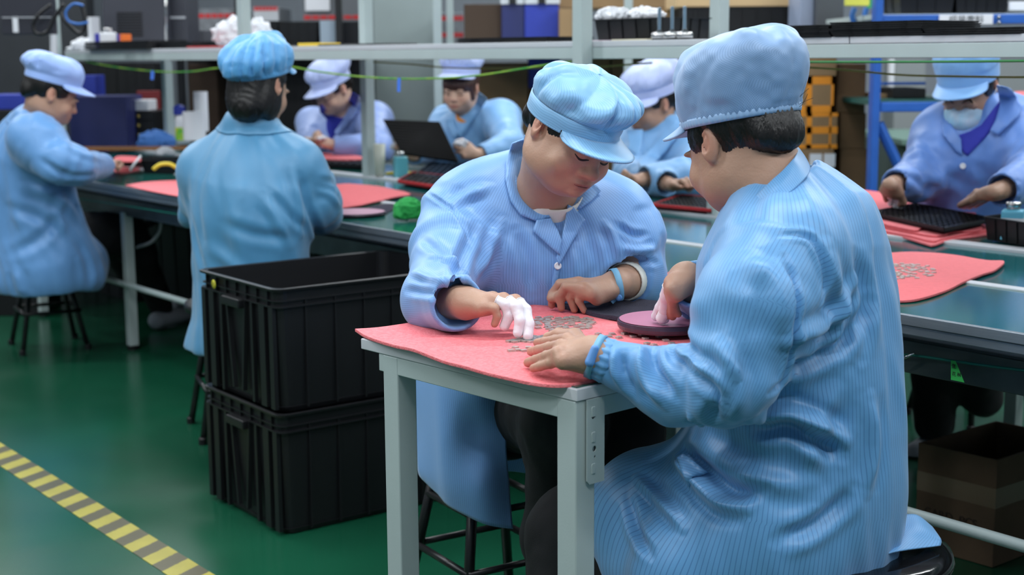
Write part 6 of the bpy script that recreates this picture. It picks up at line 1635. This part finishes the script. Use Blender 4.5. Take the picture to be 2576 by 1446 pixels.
# ============================================================ room behind
def bpos(x, y, Y): return PD(x, y, Y)
def carton(label, x0, x1, y0, y1, Y, m, depth=.35, rz=.0, group=None, name='cardboard_box', tape=None, z0=None, cat='box', seam=True):
    """box whose front face fills the pixels x0..x1, y0..y1 when it stands Y metres away"""
    a = PD(x0, y1, Y); b_ = PD(x1, y0, Y); w = b_.x - a.x; h = b_.z - (a.z if z0 is None else z0); zz = a.z if z0 is None else z0
    e = empty(name, ((a.x + b_.x) / 2, Y + depth / 2, zz), rz, label, cat, group)
    MB().box((-w / 2, -depth / 2, 0), (w / 2, depth / 2, h)).obj('body', m, e, bevel=.004)
    if seam and h > .1: MB().box((-w / 2 - .0006, -.025, h - .01), (w / 2 + .0006, .025, h + .0008)).obj('packing_tape', mat('packing_tape', rgb(170, 140, 96), .25), e)
    if tape:
        m2 = MB()
        for u0, u1, v0, v1 in tape: m2.box((-w / 2 + w * u0, -depth / 2 - .0015, h * v0), (-w / 2 + w * u1, -depth / 2 + .001, h * v1))
        m2.obj('printed_band', mat('orange_print', rgb(232, 144, 28), .6), e)
    return e
def wpaper(e, x, z, w, h, m, y, name='paper_label', yoff=0):
    o = MB().box((x - w / 2, y - .002, z), (x + w / 2, y, z + h)).obj(name, m, e); return o
# orange printed cartons stacked behind the bench on the right
Y = 6.4
b1 = carton('brown carton, bottom of the orange stack, with white slips', 2005, 2098, 374, 470, Y, CARD, .5, 0, 'cartons stacked by the blue rack', z0=.0)
wpaper(b1, 0.0, PD(2070, 420, Y).z, .055, .06, WHITE, -.25); wpaper(b1, .062, PD(2070, 420, Y).z, .05, .06, WHITE, -.25)
b2 = carton('carton with wide orange print, second from the bottom of its stack', 1990, 2108, 284, 374, Y, CARD, .5, 0, 'cartons stacked by the blue rack', tape=[(.0, 1, .0, .12), (0, 1, .42, .62), (0, 1, .9, 1), (.0, .15, 0, 1), (.32, .44, 0, 1), (.82, .86, 0, 1)])
b3 = carton('carton with orange print above the wide-printed one, below the shelf', 1995, 2098, 192, 284, Y, CARD, .5, 0, 'cartons stacked by the blue rack', tape=[(0, 1, 0, .2), (0, 1, .78, 1), (0, .12, 0, 1), (.32, .46, 0, 1), (.94, 1, 0, 1)])
b4 = carton('plain brown carton on top of the orange printed stack', 1992, 2106, 120, 192, Y, CARD, .5, 0, 'cartons stacked by the blue rack')
for k, (x0, x1, y0, y1) in enumerate(((2112, 2182, 374, 470), (2112, 2180, 284, 374), (2104, 2180, 160, 284))):
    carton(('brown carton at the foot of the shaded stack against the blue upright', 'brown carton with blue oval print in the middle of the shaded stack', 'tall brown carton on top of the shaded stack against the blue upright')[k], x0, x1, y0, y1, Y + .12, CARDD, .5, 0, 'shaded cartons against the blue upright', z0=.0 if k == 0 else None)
# cartons behind the tray holder
Y = 8.2
carton('big brown carton standing behind the worker with the brown fringe', 1180, 1328, 158, 560, Y, CARD, .5, 0, z0=0)
carton('big brown carton behind and left of the fringe worker, next to the column', 1111, 1178, 160, 560, Y + .05, CARD, .5, 0, z0=0)
e = carton('royal blue crate above the brown cartons behind the shelf', 1330, 1408, 128, 222, Y, BLUEP, .5, 0, name='storage_crate', cat='crate', seam=False)
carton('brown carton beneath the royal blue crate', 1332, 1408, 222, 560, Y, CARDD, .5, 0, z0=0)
carton('tan carton behind the lilac cap, left half', 1488, 1535, 128, 560, Y - .2, CARD, .5, 0, z0=0); carton('tan carton behind the lilac cap, right half', 1537, 1700, 128, 560, Y - .2, CARD, .5, 0, z0=0)
carton('tan carton behind the netted cap under the shelf', 1702, 1990, 150, 560, Y - .3, CARD, .5, 0, z0=0)
carton('dark brown carton seen above the shelf left of the blue crates', 1168, 1262, 10, 110, Y - .1, mat('dark_cardboard', rgb(66, 50, 38), .8), .5, 0)
for k, (x0, x1) in enumerate(((1262, 1318), (1320, 1406))):
    e = carton(('dark navy crate above the shelf next to the dark brown carton', 'royal blue crate above the shelf behind the front post')[k], x0, x1, 0, 110, Y - .15, (NAVY, BLUEP)[k], .5, 0, name='storage_crate', cat='crate', seam=False)
    w = (PD(x1, 0, Y).x - PD(x0, 0, Y).x)
    MB().box((-w / 2 - .004, -.262, PD(0, 8, Y).z - e.location.z - .03), (w / 2 + .004, -.25, PD(0, 0, Y).z - e.location.z)).obj('rim', LGREY, e)
    MB().box((-.02, -.275, PD(0, 22, Y).z - e.location.z), (.02, -.262, PD(0, 0, Y).z - e.location.z)).obj('clasp', BLACKP, e)
carton('brown carton with small white label right of the blue crates', 1407, 1440, 22, 110, Y - .3, CARD, .4, 0)
carton('long tan carton above the shelf behind the clear bags', 1404, 1700, -60, 21, Y + .2, CARD, .5, 0)
e = carton('tan carton above the shelf behind the steel feet', 1640, 1712, 20, 110, Y - .35, CARD, .4, 0)
# black bins above the shelf in the background
for k, (x0, x1, y0, y1, Y_) in enumerate(((1712, 1788, 20, 110, 7.4), (1832, 2010, 18, 80, 7.4))):
    a = PD(x0, y1, Y_); b_ = PD(x1, y1, Y_); h = PD(x0, y0, Y_).z - a.z
    e = bin_(('black ribbed crate behind the shelf left of the back post', 'wide black ribbed crate behind the tall netted cap')[k], a, b_, a + Vector((0, .4, 0)), a.z, h, ribs=5, name='storage_crate', cat='crate')
carton('long tan carton lying over the black crates at the top', 1700, 2012, -50, 18, 7.4, mat('tan_cardboard', rgb(196, 166, 124), .7), .5, 0)
# shelf rack behind (carries what stands above the bench shelf)
rk = empty('storage_rack', (0, 0, 0), 0, 'grey storage rack behind the bench carrying crates and cartons', 'rack')
zt = PD(1500, 112, 8.1).z
m = MB(); x0 = PD(1112, 100, 8.1).x; x1 = PD(2030, 100, 7.6).x
MB().box((x0, 7.2, zt - .03), (x1, 8.75, zt)).obj('deck', GREY, rk, bevel=.003)
for x in (x0 + .02, (x0 + x1) / 2, x1 - .02):
    for y in (7.22, 8.73): MB().box((x - .02, y - .02, 0), (x + .02, y + .02, zt + .9)).obj('upright', GREY, rk)
# strapped grey goods behind the column
GW = mat('grey_shrink_wrap', rgb(128, 132, 138), .35, noise=.3, nscale=20)
REDT = mat('red_warning_tape', rgb(200, 36, 40), .5)
def wrapped(label, x0, x1, y0, y1, Y, reds, m=GW, z0=None):
    e = carton(label, x0, x1, y0, y1, Y, m, .6, 0, name='wrapped_crate', cat='crate', seam=False, z0=z0); w = PD(x1, 0, Y).x - PD(x0, 0, Y).x
    for yy in reds:
        z = PD(x0, yy, Y).z - e.location.z; o = MB()
        for k in range(7): o.box((-w / 2 + w * (k + .08) / 7, -.303, z - .014), (-w / 2 + w * (k + .92) / 7, -.299, z + .014))
        o.obj('warning_tape', REDT, e)
    return e
wrapped('grey wrapped goods with two red warning bands right of the column', 1101, 1166, 32, 150, 9.0, (46, 88), z0=0)
wrapped('grey wrapped machine with red warning bands behind the black monitor', 484, 597, 22, 110, 10.5, (40, 84), z0=0)
wrapped('grey wrapped machine with a red band left of the column', 640, 700, 18, 110, 10.5, (22,), LGREY, z0=0)
wrapped('grey panel with red band and white sheet behind the shelf', 762, 905, -60, 52, 10.5, (44,), mat('mid_grey_panel', rgb(104, 108, 114), .5), z0=0)
e = carton('white cover sheet fixed above the black crates', 768, 828, -60, 28, 10.48, WHITE, .01, 0, name='paper_sheet', cat='paper', seam=False)
# tall black crates between the front post and the column
for k, (x0, x1, y0, y1) in enumerate(((630, 700, 54, 118), (702, 800, 56, 118), (802, 906, 56, 118))):
    a = PD(x0, y1, 8.6); b_ = PD(x1, y1, 8.6); h = PD(x0, y0, 8.6).z - a.z
    bin_('black ribbed crate above the shelf between post and column, %s' % ('nearest the post', 'middle one with a hung paper', 'nearest the column')[k], a, b_, a + Vector((0, .4, 0)), a.z, h, ribs=4, name='storage_crate', cat='crate')
e = carton('pale blue-grey paper hung on the black crates above the shelf', 806, 860, 52, 116, 8.55, mat('pale_blue_paper', rgb(170, 186, 200), .7), .006, 0, name='paper_sheet', cat='paper', seam=False)
# dark crates below the shelf, left half
def dark(label, x0, x1, y0, y1, Y, m=None, z0=None, name='storage_crate', cat='crate'):
    a = PD(x0, y1, Y); b_ = PD(x1, y1, Y); zz = a.z if z0 is None else z0; h = PD(x0, y0, Y).z - zz
    return bin_(label, (a.x, a.y, zz), (b_.x, b_.y, zz), Vector((a.x, a.y + .45, zz)), zz, h, m or BLACKP, ribs=4, name=name, cat=cat)
dark('tall stack of black crates behind the worker in glasses', 700, 800, 140, 380, 9.2, z0=0)
dark('black crate behind the post left of the grey column', 802, 930, 140, 380, 9.2, z0=0)
dark('black crate under the shelf behind the black bob', 480, 560, 150, 380, 9.1, z0=0)
carton('dark brown carton under the shelf left of the black bob', 482, 545, 160, 380, 9.0, mat('dark_cardboard', rgb(66, 50, 38), .8), .3, 0, z0=0)
dark('black crate under the shelf left of the tied post', 305, 395, 160, 380, 9.2, z0=0)
dark('black crate under the shelf at the far left of the bench', 212, 304, 160, 380, 9.25, z0=0)
# steel platform that carries the upper row
rk = empty('storage_rack', (0, 0, 0), 0, 'black storage rack behind the left half of the bench', 'rack')
zt = PD(760, 120, 8.8).z; x0 = PD(470, 100, 8.8).x; x1 = PD(925, 100, 9.6).x - .04
MB().box((x0, 8.5, zt - .03), (x1, 10.4, zt)).obj('deck', BLACKM, rk)
for x in (x0 + .02, x1 - .02):
    for y in (8.52, 10.38): MB().box((x - .02, y - .02, 0), (x + .02, y + .02, zt + .8)).obj('upright', BLACKM, rk)
# monitors and dark machine on the left
def machine(label, x0, x1, y0, y1, Y, m, name, cat, depth=.12, vents=None):
    e = carton(label, x0, x1, y0, y1, Y, m, depth, 0, name=name, cat=cat, seam=False); w = PD(x1, 0, Y).x - PD(x0, 0, Y).x; h = PD(0, y0, Y).z - PD(0, y1, Y).z
    if vents:
        v = MB(); u0, u1, v0, v1 = vents
        for k in range(9):
            t = v0 + (v1 - v0) * k / 9
            v.box((-w / 2 + w * u0, -depth / 2 - .003, h * t), (-w / 2 + w * u1, -depth / 2, h * (t + (v1 - v0) / 18)))
        v.obj('vent_grille', BLACKM, e)
    return e, w, h
MON = mat('charcoal_housing', rgb(56, 58, 68), .5)
e, w, h = machine('back of a black flat monitor at the top left corner', 4, 128, -60, 87, 7.0, mat('dark_monitor_housing', rgb(38, 40, 52), .45), 'monitor', 'monitor', .06)
MB().box((-w / 2 + .04, -.034, h * .7), (w / 2 - .13, -.03, h * .78)).obj('name_plate', LGREY, e); MB().box((-w / 2 + .05, -.034, .01), (-w / 2 + .075, -.03, .085)).obj('sticker', WHITE, e); MB().box((-w / 2, -.034, h * .285), (w / 2, -.03, h * .3)).obj('seam', LGREY, e)
e, w, h = machine('charcoal monitor back with vented panel above the shelf', 262, 415, -60, 108, 7.6, MON, 'monitor', 'monitor', .08, (.2, .62, .1, .48))
e, w, h = machine('charcoal equipment cabinet right of the vented monitor', 421, 466, -60, 112, 7.7, MON, 'equipment_cabinet', 'cabinet', .3)
MB().box((-w / 2, -.153, h * .38), (w / 2, -.15, h * .41)).obj('seam', LGREY, e)
p0 = PD(418, 104, 7.55); p1 = PD(416, -60, 7.55); tag(MB().tube([p0, p1], .008, 8).obj('steel_rod', STEEL, None, smooth=True), 'thin steel rod upright between monitor and cabinet', 'rod')
tag(MB().box(tuple(PD(150, 150, 8.4) * 0 + Vector((PD(-200, 0, 10.2).x, 10.2, 0))), (PD(215, 0, 10.2).x, 10.4, 2.6)).obj('partition_panel', DARK), 'dark grey partition wall panel behind the left workers', 'partition')
# cable loops
m_b = mat('blue_cable', rgb(50, 110, 190), .4)
wire('blue cable looped beside the top left monitor', [PD(x, y, 6.9) for x, y in ((210, 14), (185, 10), (166, 30), (172, 52), (196, 60), (222, 56))], m_b, .006)
wire('black cable coil hanging beside the top left monitor', [PD(x, y, 6.95) for x, y in ((128, 12), (100, 35), (84, 60), (92, 84), (118, 80), (140, 40), (160, 10), (150, 30), (170, 60), (200, 84), (215, 60), (205, 10))], BLACKM, .009)
wire('white conduit pipe fixed to the left front post', [PD(x, y, 7.45) for x, y in ((116, 50), (130, 55), (134, 90), (136, 150), (138, 200))], WHITE, .018, 'pipe')
q = PD(103, 54, 7.4); o = MB().lathe([(0, 0), (.02, 0), (.024, .03), (.02, .045), (0, .045)], q, 16, Matrix.Rotation(math.radians(-90), 3, 'Y')).obj('plug_cap', mat('bright_yellow_green', rgb(224, 226, 40), .5), None, smooth=True); tag(o, 'yellow cap plugged on the white conduit', 'cap')
# equipment on the far side of the bench at the left
o_ = carton('navy blue crate standing on the far side of the bench at the left', 178, 316, 242, 374, 7.9, NAVY, .35, .0, name='storage_crate', cat='crate', seam=False)
carton('bright blue crate with parts behind the periwinkle cap', 178, 232, 190, 242, 8.3, BLUEP, .3, .1, z0=0, name='storage_crate', cat='crate', seam=False)
carton('blue crate at the far left edge of the picture', -40, 62, 238, 276, 6.9, BLUEP, .3, 0, name='storage_crate', cat='crate', seam=False)
carton('black cabinet under the blue crate at the far left edge of the picture', -60, 66, 277, 560, 6.88, BLACKP, .36, 0, z0=0, seam=False, name='equipment_cabinet', cat='cabinet')
e = empty('drawer_cabinet', PD(354, 374, 8.1), 0, 'black drawer unit with brass pulls under a white box', 'cabinet'); Yc = 8.1; w = (PD(398, 0, Yc).x - PD(314, 0, Yc).x); h = PD(0, 280, Yc).z - PD(0, 374, Yc).z
MB().box((-w / 2, 0, 0), (w / 2, .35, h)).obj('body', BLACKP, e)
for k in range(4):
    d_ = MB().box((-w / 2 + .01, -.012, h * k / 4 + .004), (w / 2 - .01, 0, h * (k + 1) / 4 - .004)).obj('drawer', BLACKM, e)
    MB().lathe([(0, 0), (.006, 0), (.009, .012), (0, .014)], (0, -.012, h * (k + .5) / 4), 12, Matrix.Rotation(math.radians(90), 3, 'X')).obj('knob', mat('brass', rgb(190, 170, 100), .3, .9), d_)
carton('white box on top of the black drawer unit', 314, 372, 252, 279, 8.1, WHITE, .2, 0, seam=False, name='carton')
carton('dark red folder leaning behind the white box', 345, 402, 228, 262, 8.5, mat('dark_red_card', rgb(120, 36, 40), .6), .02, 0, z0=0, name='folder', cat='folder', seam=False)
# glue bottle, rolls, blue cloth near the tied post
a = PD(461, 362, 7.3); e = empty('glue_bottle', a, .2, 'white bottle with green and yellow label and blue spout by the post', 'bottle')
MB().lathe([(0, 0), (.035, 0), (.036, .12), (.03, .145), (.012, .15), (0, .15)], (0, 0, 0), 24).obj('body', WHITE, e, smooth=True)
MB().lathe([(.0368, .02), (.0368, .085)], (0, 0, 0), 24).obj('label_band', mat('green_yellow_label', rgb(90, 180, 60), .5, col2=rgb(230, 220, 60), nscale=20), e)
MB().lathe([(.012, .148), (.03, .15), (.03, .19), (.01, .2), (0, .2)], (-.012, 0, 0), 16).obj('spout_cap', BLUEP, e)
tag(MB().lathe([(0, 0), (.035, 0), (.035, .2), (.008, .2), (.008, .19), (0, .19)], PD(508, 330, 7.3), 28).obj('paper_roll', WHITE, None, smooth=False), 'tall white paper roll behind the shoulder of the worker with the bob', 'paper roll')
tag(MB().lathe([(0, 0), (.055, 0), (.055, .14), (.01, .14), (.01, .13), (0, .13)], PD(490, 352, 7.1), 28).obj('paper_roll', WHITE, None, smooth=False), 'wider white paper roll in front of the tall one', 'paper roll')
crumple('crumpled blue cloth lying at the foot of the tied post', PD(392, 358, 7.7), .09, mat('mid_blue_cloth', rgb(60, 110, 180), .8), .6)
q = PD(415, 384, 7.2); crumple('crumpled silver wrapping by the foot of the tied post', q, .04, mat('silver_film', rgb(190, 192, 198), .3), .6, 'wrapping', 4, 'wrapping')
tag(MB().box((-.3, 0, 0), (.3, .02, .02)).obj('wooden_strip', mat('varnished_wood', rgb(150, 100, 60), .5), None), 'narrow brown wooden strip lying across the far side of the bench at left', 'wooden strip')
o = bpy.context.scene.objects['wooden_strip']; o.location = PD(330, 378, 7.6)
# ------------------------------------------------------------ blue pallet rack on the right
rk = empty('pallet_rack', (0, 0, 0), 0, 'blue steel pallet rack behind the masked worker', 'rack')
Yr = 5.9
def rb(n, x0, x1, y0, y1, Y0, d, z0=None):
    a = PD(x0, y1, Y0); b_ = PD(x1, y0, Y0); return MB().box((a.x, Y0, a.z if z0 is None else z0), (b_.x, Y0 + d, b_.z)).obj(n, RACK, rk, bevel=.004)
rb('upright', 2188, 2228, -120, 480, Yr, .07, 0)
rb('upright', 2190, 2222, -120, 480, Yr + 1.0, .07, 0)
rb('beam', 2215, 2700, 254, 282, Yr + .01, .05)
m = MB(); a0 = PD(2218, 56, Yr); a1 = PD(2700, 36, Yr - .02); b0 = PD(2218, 22, Yr); 
rb('beam', 2215, 2700, 34, 62, Yr + .01, .05)
m = MB().tube([PD(2210, 310, Yr + .05), PD(2262, 420, Yr + .05)], .022, 8).obj('brace', RACK, rk)
rb('brace', 2215, 2330, 206, 214, Yr + .4, .03)
sg = MB(); a = PD(2362, 62, Yr); b_ = PD(2498, 36, Yr); sg.box((a.x, Yr - .004, a.z), (b_.x, Yr + .004, b_.z)); s_ = sg.obj('sign_plate', WHITE, rk, bevel=.001)
text_mesh('sign_text', '组装壳料', .036, Matrix.Translation(((a.x + b_.x) / 2, Yr - .0055, (a.z + b_.z) / 2 - .002)) @ Matrix.Rotation(math.radians(90), 4, 'X'), mat('grey_ink', rgb(88, 92, 96), .7), s_)
for yy in (44, 52 + 6): 
    q = PD(2512, yy, Yr); MB().lathe([(0, 0), (.008, 0), (.008, .004), (0, .005)], q, 16, Matrix.Rotation(math.radians(90), 3, 'X')).obj('bolt', STEEL, rk)
zb = PD(2300, 34, Yr).z
MB().box((PD(2215, 0, Yr).x, Yr + .06, zb - .02), (PD(2700, 0, Yr).x, Yr + 1.0, zb)).obj('shelf_board', GREY, rk)
zb2 = PD(2300, 254, Yr).z
MB().box((PD(2215, 0, Yr).x, Yr + .06, zb2 - .02), (PD(2700, 0, Yr).x, Yr + 1.0, zb2)).obj('shelf_board', mat('dark_green_board', rgb(40, 90, 84), .5), rk)
def onrack(label, x0, x1, y0, y1, Y, m, **k): return carton(label, x0, x1, y0, y1, Y, m, k.pop('depth', .3), 0, z0=0 if 'cabinet' in label else None, name=k.pop('name', 'storage_crate'), cat=k.pop('cat', 'crate'), seam=False)
a = PD(2262, 33, Yr + .1); b_ = PD(2400, 33, Yr + .1); bin_('low black bin on the blue rack above the sign, left one', a, b_, a + Vector((0, .35, 0)), zb + .001, .07, ribs=3, name='storage_crate', cat='crate')
a = PD(2404, 33, Yr + .1); b_ = PD(2536, 33, Yr + .1); bin_('low black bin on the blue rack above the sign, right one', a, b_, a + Vector((0, .35, 0)), zb + .001, .075, ribs=5, name='storage_crate', cat='crate')
onrack('white box at the right end of the blue rack', 2538, 2620, 4, 27, Yr + .1, WHITE)
onrack('green and white carton at the left of the blue rack top', 2222, 2262, -40, 16, Yr + .5, mat('green_card', rgb(40, 150, 90), .5))
onrack('yellow and white label card above the trays next to the blue upright', 2126, 2190, -60, 15, 6.2, mat('yellow_card', rgb(220, 220, 90), .5), depth=.02, name='label_card', cat='label')
onrack('tall grey machine column behind the trays left of the blue rack', 2052, 2126, -80, 66, 7.0, mat('graphite_paint', rgb(70, 74, 80), .5), name='machine_column', cat='machine')
onrack('pale machine cover with blue print behind the netted cap', 2012, 2050, -80, 66, 7.05, mat('pale_blue_cover', rgb(140, 152, 176), .5), name='machine_cover', cat='machine')
wire('blue hose hanging left of the blue upright', [PD(x, y, 6.3) for x, y in ((2150, 20), (2144, 40), (2150, 62))], m_b, .012, 'hose')
wire('blue hose curving beside the blue upright', [PD(x, y, 6.35) for x, y in ((2180, 20), (2176, 40), (2188, 58))], m_b, .012, 'hose')
onrack('black crate on the middle board of the blue rack', 2246, 2330, 222, 248, Yr + .3, BLACKP)
onrack('small tan carton on the middle board of the blue rack', 2214, 2246, 236, 250, Yr + .4, CARD)
onrack('tall grey-white machine cabinet seen through the blue rack', 2250, 2330, 150, 236, 10.4, mat('pale_machine', rgb(140, 146, 148), .5), name='machine_cabinet', cat='machine')
onrack('light grey cabinet behind the masked worker', 2500, 2640, 150, 300, 10.6, mat('pale_machine', rgb(140, 146, 148), .5), name='machine_cabinet', cat='machine')
onrack('white pole of the machine behind the blue rack', 2236, 2252, 150, 240, 8.0, WHITE, depth=.05, name='pole', cat='pole')
# far bench with pink sheets seen under the rack
fb = empty('far_workbench', (0, 0, 0), 0, 'second workbench with pink sheets seen far behind the blue rack', 'workbench')
zf = .74; a = PD(2216, 306, 8.9)
MB().box((a.x, 8.4, zf - .03), (a.x + 2.6, 9.6, zf)).obj('worktop', mat('pale_green_top', rgb(110, 140, 130), .4), fb)
MB().box((a.x, 8.5, .1), (a.x + 2.6, 9.5, zf - .03)).obj('base_cabinet', mat('grey_green_panel', rgb(70, 84, 80), .6), fb)
foam('pink foam sheet on the far workbench behind the blue rack', [(2222, 296), (2262, 304), (2350, 304), (2350, 292), (2260, 290)], zf + .006, PINK2, .008)
foam('pink foam sheet at the right edge on the far workbench', [(2540, 236), (2600, 246), (2640, 246), (2640, 232), (2560, 230)], 1.05, PINK2, .01, category='foam sheet')
onrack('workbench slab holding the pink sheet at the right edge', 2530, 2660, 248, 262, PZ(2560, 246, 1.05).y - .25, mat('pale_green_top', rgb(110, 140, 130), .4), depth=.7, name='worktop_slab', cat='workbench')
# ============================================================ under the bench on the right
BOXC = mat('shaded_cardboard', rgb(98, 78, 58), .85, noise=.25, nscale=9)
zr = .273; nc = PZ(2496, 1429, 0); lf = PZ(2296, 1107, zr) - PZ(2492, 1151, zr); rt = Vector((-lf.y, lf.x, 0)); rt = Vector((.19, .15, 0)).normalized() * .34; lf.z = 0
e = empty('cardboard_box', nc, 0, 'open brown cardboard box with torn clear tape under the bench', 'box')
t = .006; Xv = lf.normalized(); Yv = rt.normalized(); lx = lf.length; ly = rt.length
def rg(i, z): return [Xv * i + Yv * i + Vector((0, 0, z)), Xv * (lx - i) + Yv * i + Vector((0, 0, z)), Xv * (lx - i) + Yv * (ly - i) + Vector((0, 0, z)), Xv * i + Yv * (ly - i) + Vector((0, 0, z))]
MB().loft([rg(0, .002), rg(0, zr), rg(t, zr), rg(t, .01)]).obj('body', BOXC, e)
TP = mat('clear_packing_tape', rgb(120, 104, 84), .15)
MB().loft([[q_ + (q_ - (Xv * lx + Yv * ly) * .5).normalized() * .0012 for q_ in rg(0, z)] for z in (.15, .20)], cap=False).obj('packing_tape', TP, e)
Mt = Matrix.Translation(Xv * lx * .55 + Vector((0, 0, .10)) + Vector((-Yv.x, -Yv.y, 0)) * .002) @ Matrix((( -Xv.x, 0, -Yv.x, 0), (-Xv.y, 0, -Yv.y, 0), (0, 1, 0, 0), (0, 0, 0, 1)))
text_mesh('printed_text', 'CARD  PCS', .03, Mt, mat('faded_print', rgb(64, 50, 40), .8), e)
wire('teal earth wire strung along the under-bench beam', [PP(x, y, .075) for x, y in ((2120, 880), (2230, 890), (2300, 894), (2400, 908), (2500, 922), (2650, 940))], mat('teal_wire', rgb(20, 110, 96), .4), .0028)
wire('dark wire running under the left part of the bench edge', [PP(x, y, .02) for x, y in ((200, 500), (300, 515), (430, 536), (620, 566))], mat('teal_wire', rgb(20, 110, 96), .4), .003)
GT = mat('green_tag_tape', rgb(24, 176, 70), .6)
a = PP(2393, 908, .068); P4 = [PP(2392, 906, .066), PP(2404, 908, .066), PP(2426, 962, .05), PP(2392, 955, .05)]
o = mesh_obj('cable_tag', P4, [(3, 2, 1, 0)], GT, smooth=False); o.modifiers.new('t', 'SOLIDIFY').thickness = .0006
tag(o, 'bright green tape tag with handwriting on the under-bench wire', 'tag')
dx_ = (P4[2] - P4[3]).normalized(); up_ = (P4[0] - P4[3]).normalized(); nn_ = dx_.cross(up_)
for ch, x, y in (('张', 2400, 922), ('花', 2401, 942), ('林', 2414, 944)):
    c_ = PP(x, y, .0565 if y > 930 else .060); Mx = Matrix((dx_, up_, nn_)).transposed().to_4x4(); Mx.translation = c_ + nn_ * .002
    text_mesh('handwriting', ch, .010, Mx, INK, o)
c_ = wire('blue clip lead hanging from the under-bench wire', [PP(x, y, .06) for x, y in ((2232, 926), (2252, 918), (2262, 910))], mat('blue_sleeve', rgb(46, 84, 170), .4), .004)
MB().tube([PP(2258, 912, .06), PP(2280, 898, .06), PP(2300, 888, .06)], [.003, .004, .0025], 8).obj('crocodile_clip', STEEL, c_, smooth=True)
wire('pale cable hanging below the bench behind the left worker', [PD(x, y, 6.2) for x, y in ((405, 560), (400, 585), (378, 610), (340, 622))], LGREY, .008)
e = empty('storage_box', PZ(245, 640, .0), 0, 'grey panel box under the left end of the bench', 'box')
tag(MB().box((-.2, 0, .42), (.2, .3, .70)).obj('panel_box', mat('grey_panel', rgb(150, 152, 160), .6), None), 'light grey metal box fixed beneath the left end of the bench', 'box')
bpy.data.objects.remove(e); o = bpy.context.scene.objects['panel_box']; o.location = PD(258, 500, 6.9) * 1; o.location.z = 0
# black crates added to darken the space below the conveyor
for k, (x, y0) in enumerate(((-5.2, .5), (-4.3, .55), (-3.35, .5), (-2.4, .55), (-1.45, .5))):
    p = BM @ Vector((x, y0 + .1, 0)); a = p; bin_('black crate added for darkness under the bench, %s' % ('at the far left end', 'second from the left end', 'behind the black trousers', 'behind the worker with the bob', 'nearest the totes')[k], a, a + BX * .8, a + BY * .42, 0.001, .46, ribs=5, name='storage_crate', cat='crate')
